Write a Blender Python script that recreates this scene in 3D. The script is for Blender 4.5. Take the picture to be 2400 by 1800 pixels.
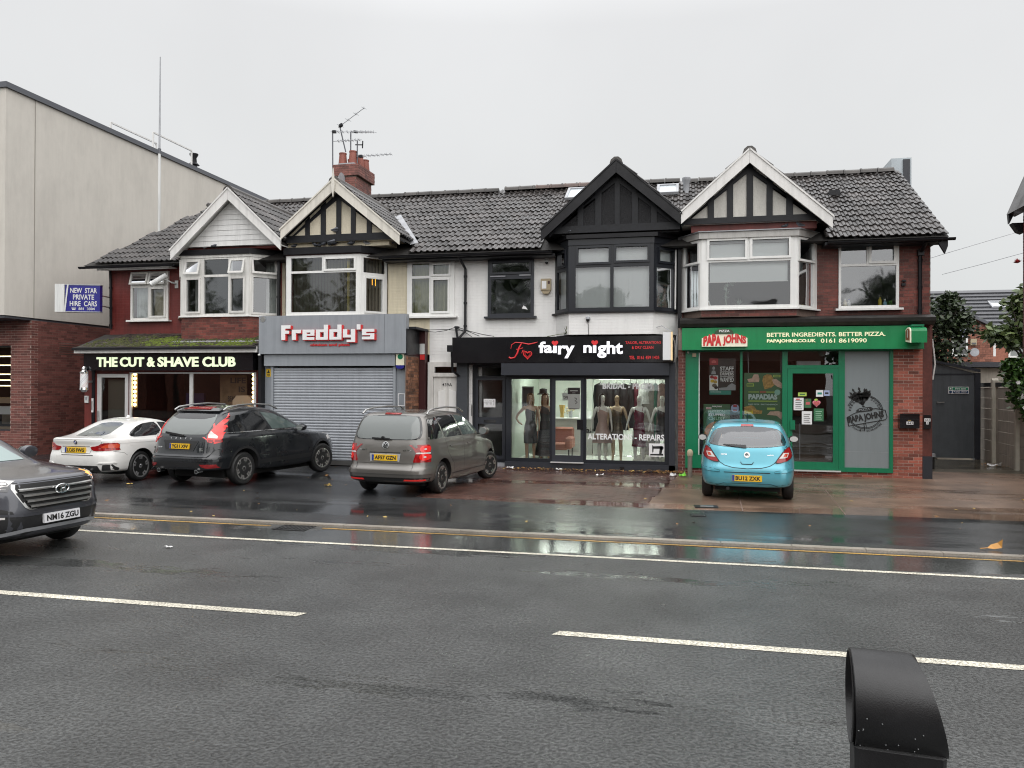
import bpy, bmesh, math, random
from mathutils import Vector, Matrix
from mathutils.bvhtree import BVHTree
R = math.radians
rnd = random.Random(7)
SC = bpy.context.scene
for o in list(bpy.data.objects):
    bpy.data.objects.remove(o)
COL = SC.collection

# ------------------------------------------------------------------ camera, sky, sun, exposure
CAM_YAW, CAM_PITCH, CAM_ROLL = R(12.575), R(0.248), R(0.268)
cd = bpy.data.cameras.new('camera')
cam = bpy.data.objects.new('camera', cd)
COL.objects.link(cam)
fw = Vector((-math.sin(CAM_YAW)*math.cos(CAM_PITCH), math.cos(CAM_YAW)*math.cos(CAM_PITCH), math.sin(CAM_PITCH)))
rt = Vector((math.cos(CAM_YAW), math.sin(CAM_YAW), 0))
up = rt.cross(fw)
rt2 = math.cos(CAM_ROLL)*rt + math.sin(CAM_ROLL)*up
up2 = -math.sin(CAM_ROLL)*rt + math.cos(CAM_ROLL)*up
mw = Matrix((rt2, up2, -fw)).transposed().to_4x4()
mw.translation = (0, 0, 2.12)
cam.matrix_world = mw
cd.sensor_width = 36
cd.lens = 27.477
cd.clip_start = 0.05
cd.clip_end = 900
SC.camera = cam

SUN_EL, SUN_AZ = R(38), R(148)          # high, diffuse, from behind the camera
world = bpy.data.worlds.new('World')
SC.world = world
world.use_nodes = True
wn = world.node_tree
wn.nodes.clear()
def wnode(t, **k):
    n = wn.nodes.new(t)
    for a, b in k.items():
        setattr(n, a, b)
    return n
sky = wnode('ShaderNodeTexSky', sky_type='NISHITA', sun_disc=False, sun_elevation=SUN_EL, sun_rotation=SUN_AZ,
            air_density=1.0, dust_density=5.0, ozone_density=1.0)
hs = wnode('ShaderNodeHueSaturation')
hs.inputs['Saturation'].default_value = 0.06
wn.links.new(sky.outputs[0], hs.inputs['Color'])
# unbroken rain cloud: paler and brighter towards the zenith all round
tc = wnode('ShaderNodeTexCoord')
sx = wnode('ShaderNodeSeparateXYZ')
wn.links.new(tc.outputs['Generated'], sx.inputs[0])
ramp = wnode('ShaderNodeValToRGB')
ramp.color_ramp.elements[0].position = 0.0
ramp.color_ramp.elements[0].color = (0.49, 0.505, 0.503, 1)
ramp.color_ramp.elements[1].position = 1.0
ramp.color_ramp.elements[1].color = (1.6, 1.6, 1.62, 1)
e = ramp.color_ramp.elements.new(0.42)
e.color = (0.535, 0.54, 0.548, 1)
wn.links.new(sx.outputs['Z'], ramp.inputs[0])
mul = wnode('ShaderNodeVectorMath', operation='SCALE')
mul.inputs['Scale'].default_value = 10.2
cn = wnode('ShaderNodeTexNoise')          # faint unevenness in the cloud
cn.inputs['Scale'].default_value = 2.2
cn.inputs['Detail'].default_value = 5
wn.links.new(tc.outputs['Generated'], cn.inputs['Vector'])
cm = wnode('ShaderNodeMapRange')
for k, v in zip(('From Min', 'From Max', 'To Min', 'To Max'), (.3, .7, .955, 1.045)):
    cm.inputs[k].default_value = v
wn.links.new(cn.outputs['Fac'], cm.inputs['Value'])
cv = wnode('ShaderNodeVectorMath', operation='SCALE')
wn.links.new(ramp.outputs[0], cv.inputs[0])
wn.links.new(cm.outputs[0], cv.inputs['Scale'])
wn.links.new(cv.outputs[0], mul.inputs[0])
mixw = wnode('ShaderNodeMix', data_type='RGBA')
mixw.inputs['Factor'].default_value = 0.94
wn.links.new(hs.outputs[0], mixw.inputs['A'])
wn.links.new(mul.outputs[0], mixw.inputs['B'])
bg = wnode('ShaderNodeBackground')
bg.inputs['Strength'].default_value = 0.1
wn.links.new(mixw.outputs['Result'], bg.inputs['Color'])
wo = wnode('ShaderNodeOutputWorld')
wn.links.new(bg.outputs[0], wo.inputs[0])

sl = bpy.data.lights.new('sun', 'SUN')
sl.energy = 1.5
sl.angle = R(100)
sl.color = (1.0, 0.97, 0.94)
sun = bpy.data.objects.new('sun', sl)
COL.objects.link(sun)
sd = Vector((math.sin(SUN_AZ)*math.cos(SUN_EL), math.cos(SUN_AZ)*math.cos(SUN_EL), math.sin(SUN_EL)))
sun.rotation_euler = (-sd).to_track_quat('-Z', 'Y').to_euler()
sun.location = (0, -10, 30)

SC.view_settings.view_transform = 'Standard'
SC.view_settings.look = 'None'
SC.view_settings.exposure = 0.58
SC.view_settings.gamma = 1.0
SC.view_settings.use_curve_mapping = False
SC.render.engine = 'CYCLES'
SC.cycles.use_denoising = True
SC.cycles.filter_width = 1.1
SC.cycles.max_bounces = 8
SC.cycles.transparent_max_bounces = 16
SC.cycles.sample_clamp_indirect = 6.0
SC.cycles.caustics_reflective = False
SC.cycles.caustics_refractive = False

# ------------------------------------------------------------------ materials
def mat(name, col, r=0.6, metal=0.0, var=0.0, vs=3.0, bump=0.0, bs=60.0, coat=0.0, emit=0.0, ecol=None,
        dirt=0.0, rvar=0.0, spec=0.5, pieces=0.0, streak=0.0):
    """A Principled material. var: soft colour variation, dirt: darker weathering stains, pieces: value change from piece to piece."""
    m = bpy.data.materials.new(name)
    m.use_nodes = True
    nt = m.node_tree
    b = nt.nodes['Principled BSDF']
    L = nt.links.new
    b.inputs['Base Color'].default_value = (*col, 1)
    b.inputs['Roughness'].default_value = r
    b.inputs['Metallic'].default_value = metal
    b.inputs['Specular IOR Level'].default_value = spec
    b.inputs['Coat Weight'].default_value = coat
    b.inputs['Coat Roughness'].default_value = 0.06
    if emit:
        b.inputs['Emission Color'].default_value = (*(ecol or col), 1)
        b.inputs['Emission Strength'].default_value = emit
    geo = None
    def pos():
        nonlocal geo
        if geo is None:
            geo = nt.nodes.new('ShaderNodeNewGeometry')
        return geo
    def noise(scale, detail=4, rough=.6, sc3=None):
        n = nt.nodes.new('ShaderNodeTexNoise')
        n.inputs['Scale'].default_value = scale
        n.inputs['Detail'].default_value = detail
        n.inputs['Roughness'].default_value = rough
        if sc3:
            mp = nt.nodes.new('ShaderNodeMapping')
            mp.inputs['Scale'].default_value = sc3
            L(pos().outputs['Position'], mp.inputs[0])
            L(mp.outputs[0], n.inputs['Vector'])
        else:
            L(pos().outputs['Position'], n.inputs['Vector'])
        return n
    cur = None
    def mulcol(facsock, lo, hi, a=0.3, bb=0.7):
        nonlocal cur
        rp = nt.nodes.new('ShaderNodeMapRange')
        rp.inputs['From Min'].default_value = a
        rp.inputs['From Max'].default_value = bb
        rp.inputs['To Min'].default_value = lo
        rp.inputs['To Max'].default_value = hi
        L(facsock, rp.inputs['Value'])
        v = nt.nodes.new('ShaderNodeVectorMath')
        v.operation = 'SCALE'
        if cur is None:
            v.inputs[0].default_value = col
        else:
            L(cur, v.inputs[0])
        L(rp.outputs[0], v.inputs['Scale'])
        cur = v.outputs[0]
    if var:
        mulcol(noise(vs).outputs['Fac'], 1-var, 1+var)
    if dirt:
        mulcol(noise(0.9, 8, .7, (1.3, 1.3, 0.5)).outputs['Fac'], 1-dirt, 1.0, .35, .55)
    if streak:
        mulcol(noise(6, 5, .6, (1.6, 1.6, 0.12)).outputs['Fac'], 1-streak, 1.0, .36, .56)
    if pieces:
        oi = nt.nodes.new('ShaderNodeObjectInfo')
        ad = nt.nodes.new('ShaderNodeMath')
        ad.operation = 'ADD'
        L(oi.outputs['Random'], ad.inputs[0])
        L(pos().outputs['Random Per Island'], ad.inputs[1])
        fr = nt.nodes.new('ShaderNodeMath')
        fr.operation = 'FRACT'
        L(ad.outputs[0], fr.inputs[0])
        mulcol(fr.outputs[0], 1-pieces, 1+pieces*.8, 0, 1)
    if cur is not None:
        L(cur, b.inputs['Base Color'])
    if rvar:
        rp = nt.nodes.new('ShaderNodeMapRange')
        rp.inputs['From Min'].default_value = .3
        rp.inputs['From Max'].default_value = .7
        rp.inputs['To Min'].default_value = max(.03, r-rvar)
        rp.inputs['To Max'].default_value = min(1, r+rvar)
        L(noise(2.3, 5).outputs['Fac'], rp.inputs['Value'])
        L(rp.outputs[0], b.inputs['Roughness'])
    if bump:
        bn = nt.nodes.new('ShaderNodeBump')
        bn.inputs['Strength'].default_value = bump
        bn.inputs['Distance'].default_value = 0.01
        L(noise(bs, 3).outputs['Fac'], bn.inputs['Height'])
        L(bn.outputs[0], b.inputs['Normal'])
    m['rgb'] = col
    return m

def glass(name, tint=(0.92, 0.95, 0.94), refl=0.10, warp=0.15, rough=0.0):
    m = bpy.data.materials.new(name)
    m.use_nodes = True
    nt = m.node_tree
    nt.nodes.clear()
    L = nt.links.new
    out = nt.nodes.new('ShaderNodeOutputMaterial')
    tr = nt.nodes.new('ShaderNodeBsdfTransparent')
    tr.inputs[0].default_value = (*tint, 1)
    gl = nt.nodes.new('ShaderNodeBsdfGlossy')
    gl.inputs['Roughness'].default_value = rough
    gl.inputs['Color'].default_value = (.95, .97, 1, 1)
    fr = nt.nodes.new('ShaderNodeFresnel')
    fr.inputs['IOR'].default_value = 1.5
    ad = nt.nodes.new('ShaderNodeMath')
    ad.operation = 'ADD'
    ad.use_clamp = True
    ad.inputs[1].default_value = refl
    L(fr.outputs[0], ad.inputs[0])
    mx = nt.nodes.new('ShaderNodeMixShader')
    L(ad.outputs[0], mx.inputs[0])
    L(tr.outputs[0], mx.inputs[1])
    L(gl.outputs[0], mx.inputs[2])
    L(mx.outputs[0], out.inputs[0])
    if warp:
        g = nt.nodes.new('ShaderNodeNewGeometry')
        n = nt.nodes.new('ShaderNodeTexNoise')
        n.inputs['Scale'].default_value = 1.6
        n.inputs['Detail'].default_value = 1
        L(g.outputs['Position'], n.inputs['Vector'])
        bn = nt.nodes.new('ShaderNodeBump')
        bn.inputs['Strength'].default_value = warp
        bn.inputs['Distance'].default_value = 0.02
        L(n.outputs['Fac'], bn.inputs['Height'])
        L(bn.outputs[0], gl.inputs['Normal'])
        L(bn.outputs[0], fr.inputs['Normal'])
    return m

MT = {}
def mk(name, *a, **k):
    MT[name] = mat(name, *a, **k)
    return MT[name]

# ------------------------------------------------------------------ mesh building
OFF = {}
class MB:
    """Collects shapes in world (or car-local) coordinates; build() links them as ONE mesh object."""
    def __init__(s):
        s.v, s.f = [], []
    def add(s, vs, fs):
        n = len(s.v)
        s.v += [tuple(p) for p in vs]
        s.f += [tuple(i+n for i in q) for q in fs]
        return s
    def box(s, x0, x1, y0, y1, z0, z1):
        v = [(x, y, z) for z in (z0, z1) for y in (y0, y1) for x in (x0, x1)]
        return s.add(v, [(0, 2, 3, 1), (4, 5, 7, 6), (0, 1, 5, 4), (2, 6, 7, 3), (0, 4, 6, 2), (1, 3, 7, 5)])
    def obox(s, c, ax, ay, az):
        c, ax, ay, az = map(Vector, (c, ax, ay, az))
        v = [c+ax*i+ay*j+az*k for k in (-1, 1) for j in (-1, 1) for i in (-1, 1)]
        return s.add(v, [(0, 2, 3, 1), (4, 5, 7, 6), (0, 1, 5, 4), (2, 6, 7, 3), (0, 4, 6, 2), (1, 3, 7, 5)])
    def prism(s, poly, d, fn=None):
        """poly: points (a, b); d: (d0, d1). fn(a, b, d) -> xyz; default extrudes a wall outline in x, z along y."""
        fn = fn or (lambda a, b, d: (a, d, b))
        n = len(poly)
        v = [fn(a, b, d[0]) for a, b in poly] + [fn(a, b, d[1]) for a, b in poly]
        return s.add(v, [tuple(range(n)), tuple(range(2*n-1, n-1, -1))] + [(i, i+n, (i+1) % n+n, (i+1) % n) for i in range(n)])
    def bar(s, p, q, w, h=None):
        """A square bar from p to q."""
        p, q = Vector(p), Vector(q)
        h = h or w
        d = q-p
        t = d.normalized()
        a = t.cross(Vector((0, 0, 1)))
        if a.length < 1e-4:
            a = Vector((1, 0, 0))
        a.normalize()
        b = a.cross(t)
        return s.obox((p+q)/2, a*w/2, d/2, b*h/2)
    def tube(s, pts, r, n=8, caps=True):
        pts = [Vector(p) for p in pts]
        rs = r if isinstance(r, (list, tuple)) else [r]*len(pts)
        rings = []
        ref = None
        for i, p in enumerate(pts):
            t = (pts[min(i+1, len(pts)-1)]-pts[max(i-1, 0)]).normalized()
            if ref is None:
                ref = Vector((0, 0, 1)) if abs(t.z) < .9 else Vector((1, 0, 0))
            a = t.cross(ref).normalized()
            b = a.cross(t).normalized()
            ref = b
            rings.append([p+(a*math.cos(2*math.pi*k/n)+b*math.sin(2*math.pi*k/n))*rs[i] for k in range(n)])
        v = [q for rg in rings for q in rg]
        f = []
        for i in range(len(pts)-1):
            for k in range(n):
                f.append((i*n+k, i*n+(k+1) % n, (i+1)*n+(k+1) % n, (i+1)*n+k))
        if caps:
            f += [tuple(range(n-1, -1, -1)), tuple((len(pts)-1)*n+k for k in range(n))]
        return s.add(v, f)
    def lathe(s, prof, c=(0, 0, 0), axis='z', n=20, sx=1, sy=1):
        """prof: (radius, height) pairs."""
        v = []
        for r_, h in prof:
            for k in range(n):
                a = 2*math.pi*k/n
                x, y = r_*math.cos(a)*sx, r_*math.sin(a)*sy
                p = {'z': (x, y, h), 'y': (x, h, -y), 'x': (h, x, y)}[axis]
                v.append((p[0]+c[0], p[1]+c[1], p[2]+c[2]))
        f = []
        for i in range(len(prof)-1):
            for k in range(n):
                f.append((i*n+k, i*n+(k+1) % n, (i+1)*n+(k+1) % n, (i+1)*n+k))
        f += [tuple(range(n-1, -1, -1)), tuple((len(prof)-1)*n+k for k in range(n))]
        return s.add(v, f)
    def slab(s, u0, u1, v0, v1, holes, fn, t0, t1):
        """A slab from u0..u1, v0..v1 with rectangular holes (u0, u1, v0, v1); fn(u, v, t) -> xyz, thickness t0..t1."""
        us = sorted({u0, u1, *[min(max(h[i], u0), u1) for h in holes for i in (0, 1)]})
        vs = sorted({v0, v1, *[min(max(h[i], v0), v1) for h in holes for i in (2, 3)]})
        for j in range(len(vs)-1):
            run = None
            for i in range(len(us)-1):
                cu, cv = (us[i]+us[i+1])/2, (vs[j]+vs[j+1])/2
                solid = not any(h[0] < cu < h[1] and h[2] < cv < h[3] for h in holes)
                if solid:
                    run = (run[0] if run else us[i], us[i+1])
                if run and (not solid or i == len(us)-2):
                    s._sl(run[0], run[1], vs[j], vs[j+1], fn, t0, t1)
                    run = None
        return s
    def _sl(s, a, b, c, d, fn, t0, t1):
        v = [fn(u, w, t) for t in (t0, t1) for w in (c, d) for u in (a, b)]
        s.add(v, [(0, 1, 3, 2), (4, 6, 7, 5), (0, 4, 5, 1), (2, 3, 7, 6), (0, 2, 6, 4), (1, 5, 7, 3)])
    def text(s, body, fn, u0, u1, v0, v1, t=0.004, bold=0.0, shear=0.0, res=3):
        vs, fs = glyphs(body, bold, shear, res)
        x0, x1 = min(p[0] for p in vs), max(p[0] for p in vs)
        y0, y1 = min(p[1] for p in vs), max(p[1] for p in vs)
        k = [fn(u0+(p[0]-x0)/(x1-x0)*(u1-u0), v0+(p[1]-y0)/(y1-y0)*(v1-v0), t if p[2] > 0 else 0) for p in vs]
        return s.add(k, fs)
    def build(s, name, m, parent=None, smooth=False, bevel=0):
        off = OFF.get(parent.name, Vector((0, 0, 0))) if parent else Vector((0, 0, 0))
        me = bpy.data.meshes.new(name)
        me.from_pydata([tuple(Vector(p)-off) for p in s.v], [], s.f)
        bm = bmesh.new()
        bm.from_mesh(me)
        if smooth == 'weld':
            bmesh.ops.remove_doubles(bm, verts=bm.verts, dist=1e-4)
        bmesh.ops.recalc_face_normals(bm, faces=bm.faces)
        if bevel:
            try:
                bmesh.ops.bevel(bm, geom=bm.edges, offset=bevel, segments=1, affect='EDGES', clamp_overlap=True)
            except Exception:
                pass
        bm.to_mesh(me)
        bm.free()
        me.materials.append(MT[m] if isinstance(m, str) else m)
        if smooth:
            me.polygons.foreach_set('use_smooth', [True]*len(me.polygons))
            me.set_sharp_from_angle(angle=R(38))
        o = bpy.data.objects.new(name, me)
        COL.objects.link(o)
        if parent:
            o.parent = parent
            OFF[o.name] = off
        return o

_GL = {}
def glyphs(body, bold, shear, res):
    k = (body, bold, shear, res)
    if k not in _GL:
        cu = bpy.data.curves.new('glyphs', 'FONT')
        cu.body = body
        cu.extrude = 0.01
        cu.offset = bold
        cu.shear = shear
        cu.resolution_u = res
        ob = bpy.data.objects.new('glyphs', cu)
        COL.objects.link(ob)
        dg = bpy.context.evaluated_depsgraph_get()
        me = bpy.data.meshes.new_from_object(ob.evaluated_get(dg))
        vs = [tuple(v.co) for v in me.vertices]
        fs = [tuple(p.vertices) for p in me.polygons]
        bpy.data.objects.remove(ob)
        bpy.data.curves.remove(cu)
        bpy.data.meshes.remove(me)
        _GL[k] = (vs, fs)
    return _GL[k]

def tag(o, label=None, cat=None, group=None, kind=None):
    for k, v in (('label', label), ('category', cat), ('group', group), ('kind', kind)):
        if v:
            o[k] = v
    return o
def thing(name, label, cat, loc=(0, 0, 0), rz=0, group=None, off=True):
    """An Empty at the thing's base; its parts are built in world coordinates (off) or in its own (off=False)."""
    o = bpy.data.objects.new(name, None)
    COL.objects.link(o)
    o.location = loc
    o.rotation_euler = (0, 0, rz)
    o.empty_display_size = .2
    OFF[o.name] = Vector(loc) if off else Vector((0, 0, 0))
    return tag(o, label, cat, group)
def solo(mb, name, m, label, cat, group=None, kind=None, smooth=False):
    """A thing that is one mesh, with its origin at its base."""
    xs, ys, zs = zip(*mb.v)
    c = Vector(((min(xs)+max(xs))/2, (min(ys)+max(ys))/2, min(zs)))
    mb.v = [tuple(Vector(p)-c) for p in mb.v]
    o = mb.build(name, m, None, smooth)
    o.location = c
    return tag(o, label, cat, group, kind)
def struct(mb, name, m, parent=None, smooth=False):
    o = mb.build(name, m, parent, smooth)
    if not parent:
        o['kind'] = 'structure'
    return o
def copies(mesh, name, mats, parent):
    """One linked object per matrix, all sharing the mesh, children of the parent."""
    off = Matrix.Translation(-OFF.get(parent.name, Vector((0, 0, 0))))
    for m in mats:
        o = bpy.data.objects.new(name, mesh)
        COL.objects.link(o)
        o.parent = parent
        o.matrix_local = off @ m
def mesh_of(mb, name, m, smooth=False):
    o = mb.build(name, m, None, smooth)
    me = o.data
    bpy.data.objects.remove(o)
    return me
def XZ(y):                      # wall facing the road at depth y: u = x, v = z, t = towards the road
    return lambda u, v, t: (u, y-t, v)
def copy_tree(o, parent=None):
    c = o.copy()
    COL.objects.link(c)
    c.parent = parent
    OFF[c.name] = OFF.get(o.name, Vector((0, 0, 0)))
    for ch in list(o.children):
        copy_tree(ch, c)
    return c
# ------------------------------------------------------------------ palette
mk('white_paint', (.80, .79, .77), .45, dirt=.08, streak=.04)
mk('upvc', (.80, .80, .78), .3, var=.03, streak=.06)
mk('upvc_old', (.70, .69, .66), .35, var=.05, streak=.16)
mk('board_white', (.74, .73, .71), .4, streak=.12, dirt=.06)
mk('board_cream', (.70, .67, .60), .45, streak=.16, dirt=.1)
mk('clad_white', (.72, .72, .71), .4, streak=.14)
mk('black_paint', (.008, .008, .010), .42, var=.25, vs=6, rvar=.12, spec=.3)
mk('black_gloss', (.010, .010, .012), .16, rvar=.05, coat=.3)
mk('black_render', (.008, .008, .010), .55, bump=.9, bs=55, var=.3, vs=30, spec=.3)
mk('anthracite', (.030, .033, .041), .36, var=.1, spec=.4)
mk('anthracite_dark', (.014, .016, .021), .33, var=.1, spec=.4)
mk('pebbledash', (.66, .60, .47), .8, bump=.8, bs=70, dirt=.22, var=.08, vs=30)
mk('pebbledash_grey', (.60, .585, .54), .8, bump=.8, bs=70, dirt=.22, var=.08, vs=30)
mk('timber_dark', (.010, .011, .014), .5, var=.3, vs=9, spec=.35)
mk('tile', (.042, .037, .035), .28, pieces=.55, var=.45, vs=1.6, rvar=.16, dirt=.2)
mk('tile_low', (.047, .040, .032), .6, pieces=.5, var=.4, vs=3)
mk('ridge', (.055, .05, .046), .45, pieces=.3, var=.4)
mk('ridge_red', (.10, .068, .058), .5, pieces=.4, var=.3)
mk('roof_deck', (.03, .028, .026), .7)
mk('moss', (.085, .115, .012), .95, var=.5, vs=9, bump=.9, bs=80)
mk('moss_dark', (.05, .055, .015), .95, var=.5, vs=9, bump=.9, bs=80)
mk('lead', (.34, .35, .37), .35, var=.2)
mk('mortar', (.46, .37, .32), .85, var=.15, vs=20)
mk('mortar_dark', (.17, .12, .10), .85, var=.2, vs=20)
mk('mortar_dirty', (.16, .115, .095), .85, var=.2, vs=20)
mk('brick_bright', (.30, .088, .058), .62, pieces=.55, var=.2, vs=30, bump=.4, bs=90)
mk('brick_upper', (.17, .043, .031), .55, pieces=.42, var=.25, vs=12, dirt=.45, bump=.4, bs=90)
mk('brick_retail', (.175, .062, .050), .7, pieces=.4, var=.15, vs=30, bump=.4, bs=90)
mk('brick_mixed', (.22, .10, .055), .7, pieces=.65, var=.25, vs=20, bump=.4, bs=90)
mk('brick_chimney', (.20, .075, .060), .6, pieces=.3, dirt=.45, var=.2, vs=8, bump=.4, bs=90)
mk('brick_far', (.26, .105, .07), .8, pieces=.35, var=.2, vs=8)
mk('red_paint', (.17, .026, .020), .5, dirt=.35, streak=.25, var=.12)
mk('maroon_paint', (.048, .013, .014), .4, dirt=.3)
mk('terracotta', (.27, .085, .06), .6, dirt=.25, var=.15)
mk('grey_metal', (.275, .295, .32), .38, streak=.10, var=.04)
mk('shutter_metal', (.33, .35, .38), .30, var=.06, streak=.1)
mk('steel', (.55, .55, .54), .28, metal=.9, var=.1)
mk('chrome', (.8, .8, .8), .08, metal=1)
mk('alu', (.62, .62, .61), .4, metal=.35)
mk('green_paint', (.004, .175, .078), .30, var=.06, streak=.08)
mk('green_fascia', (.004, .235, .075), .28, var=.05, streak=.1)
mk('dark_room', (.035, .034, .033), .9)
mk('grey_room', (.26, .26, .27), .9)
mk('pale_room', (.72, .74, .70), .8)
mk('blind_white', (.80, .82, .83), .7)
mk('blind_olive', (.42, .41, .25), .8, var=.15)
mk('blind_dark', (.16, .145, .11), .7)
mk('blind_yellow', (.62, .52, .14), .7)
mk('net_curtain', (.36, .37, .36), .9, var=.15, vs=6)
mk('beige_curtain', (.42, .36, .25), .9)
mk('black_cloth', (.02, .02, .023), .75, var=.3)
mk('white_print', (.80, .80, .80), .5)
mk('black_print', (.012, .012, .012), .5)
mk('red_print', (.62, .03, .03), .45)
mk('sign_blue', (.014, .014, .20), .35, streak=.1)
mk('sign_white_old', (.66, .67, .66), .5, streak=.2)
mk('letters_lit', (.72, .80, .55), .4, emit=.34, ecol=(.80, .95, .62))
mk('letters_lit_white', (.8, .8, .85), .4, emit=.42, ecol=(.95, .95, 1.0))
mk('letters_lit_cream', (.8, .78, .5), .4, emit=.22, ecol=(1, .98, .65))
mk('letters_red', (.58, .025, .03), .4, emit=.12, ecol=(.9, .05, .05))
mk('bulb', (1, .8, .5), .4, emit=7.0, ecol=(1, .62, .25))
mk('tube_warm', (1, .9, .6), .4, emit=2.2, ecol=(1, .85, .5))
mk('lamp_orange', (1, .5, .05), .4, emit=2.4, ecol=(1, .42, .03))
mk('ceiling_lamp', (1, 1, 1), .4, emit=17.0, ecol=(.92, 1, .90))
mk('leaf_dead', (.26, .13, .04), .7, pieces=.6)
mk('leaf_yellow', (.55, .38, .10), .6, pieces=.4)
mk('litter_white', (.75, .75, .75), .6)
mk('litter_green', (.25, .7, .08), .5)
mk('rubber', (.012, .012, .012), .55, var=.3, vs=20)
mk('plastic_black', (.010, .010, .011), .38, rvar=.1)
G_WIN = glass('window_glass', (.90, .93, .92), .11, .25, .035)
G_SOFT = glass('bay_glass', (.93, .96, .95), .045, .25, .03)
G_SHOP = glass('shop_glass', (.95, .97, .95), .05, .08)
G_DARKSHOP = glass('dark_shop_glass', (.80, .82, .82), .035, .08)
G_MATT = mk('frosted_film', (.23, .26, .27), .25, streak=.05)

# painted brick: shallow courses under thick paint
def painted_brick(name, col, depth=.5, **k):
    m = mat(name, col, .45, **k)
    nt = m.node_tree
    L = nt.links.new
    g = nt.nodes.new('ShaderNodeNewGeometry')
    sp = nt.nodes.new('ShaderNodeSeparateXYZ')
    L(g.outputs['Position'], sp.inputs[0])
    cb = nt.nodes.new('ShaderNodeCombineXYZ')
    ad = nt.nodes.new('ShaderNodeMath')
    L(sp.outputs[0], ad.inputs[0])
    L(sp.outputs[1], ad.inputs[1])
    L(ad.outputs[0], cb.inputs[0])
    L(sp.outputs[2], cb.inputs[1])
    bt = nt.nodes.new('ShaderNodeTexBrick')
    bt.inputs['Scale'].default_value = 1
    bt.inputs['Brick Width'].default_value = .225
    bt.inputs['Row Height'].default_value = .075
    bt.inputs['Mortar Size'].default_value = .006
    bt.inputs['Mortar Smooth'].default_value = .6
    L(cb.outputs[0], bt.inputs['Vector'])
    n = nt.nodes.new('ShaderNodeTexNoise')
    n.inputs['Scale'].default_value = 2.2
    L(g.outputs['Position'], n.inputs['Vector'])
    mlt = nt.nodes.new('ShaderNodeMath')
    mlt.operation = 'MULTIPLY'
    L(bt.outputs['Fac'], mlt.inputs[0])
    L(n.outputs['Fac'], mlt.inputs[1])
    bp = nt.nodes.new('ShaderNodeBump')
    bp.invert = True
    bp.inputs['Strength'].default_value = depth
    bp.inputs['Distance'].default_value = .012
    L(mlt.outputs[0], bp.inputs['Height'])
    L(bp.outputs[0], nt.nodes['Principled BSDF'].inputs['Normal'])
    MT[name] = m
painted_brick('white_brick', (.82, .815, .80), .6, dirt=.07, streak=.04)
painted_brick('cream_brick', (.70, .63, .47), .6, dirt=.12, streak=.10)
painted_brick('red_brick_paint', (.165, .026, .021), .5, dirt=.35, streak=.25)
painted_brick('grey_brick_paint', (.045, .05, .058), .5)

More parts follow.
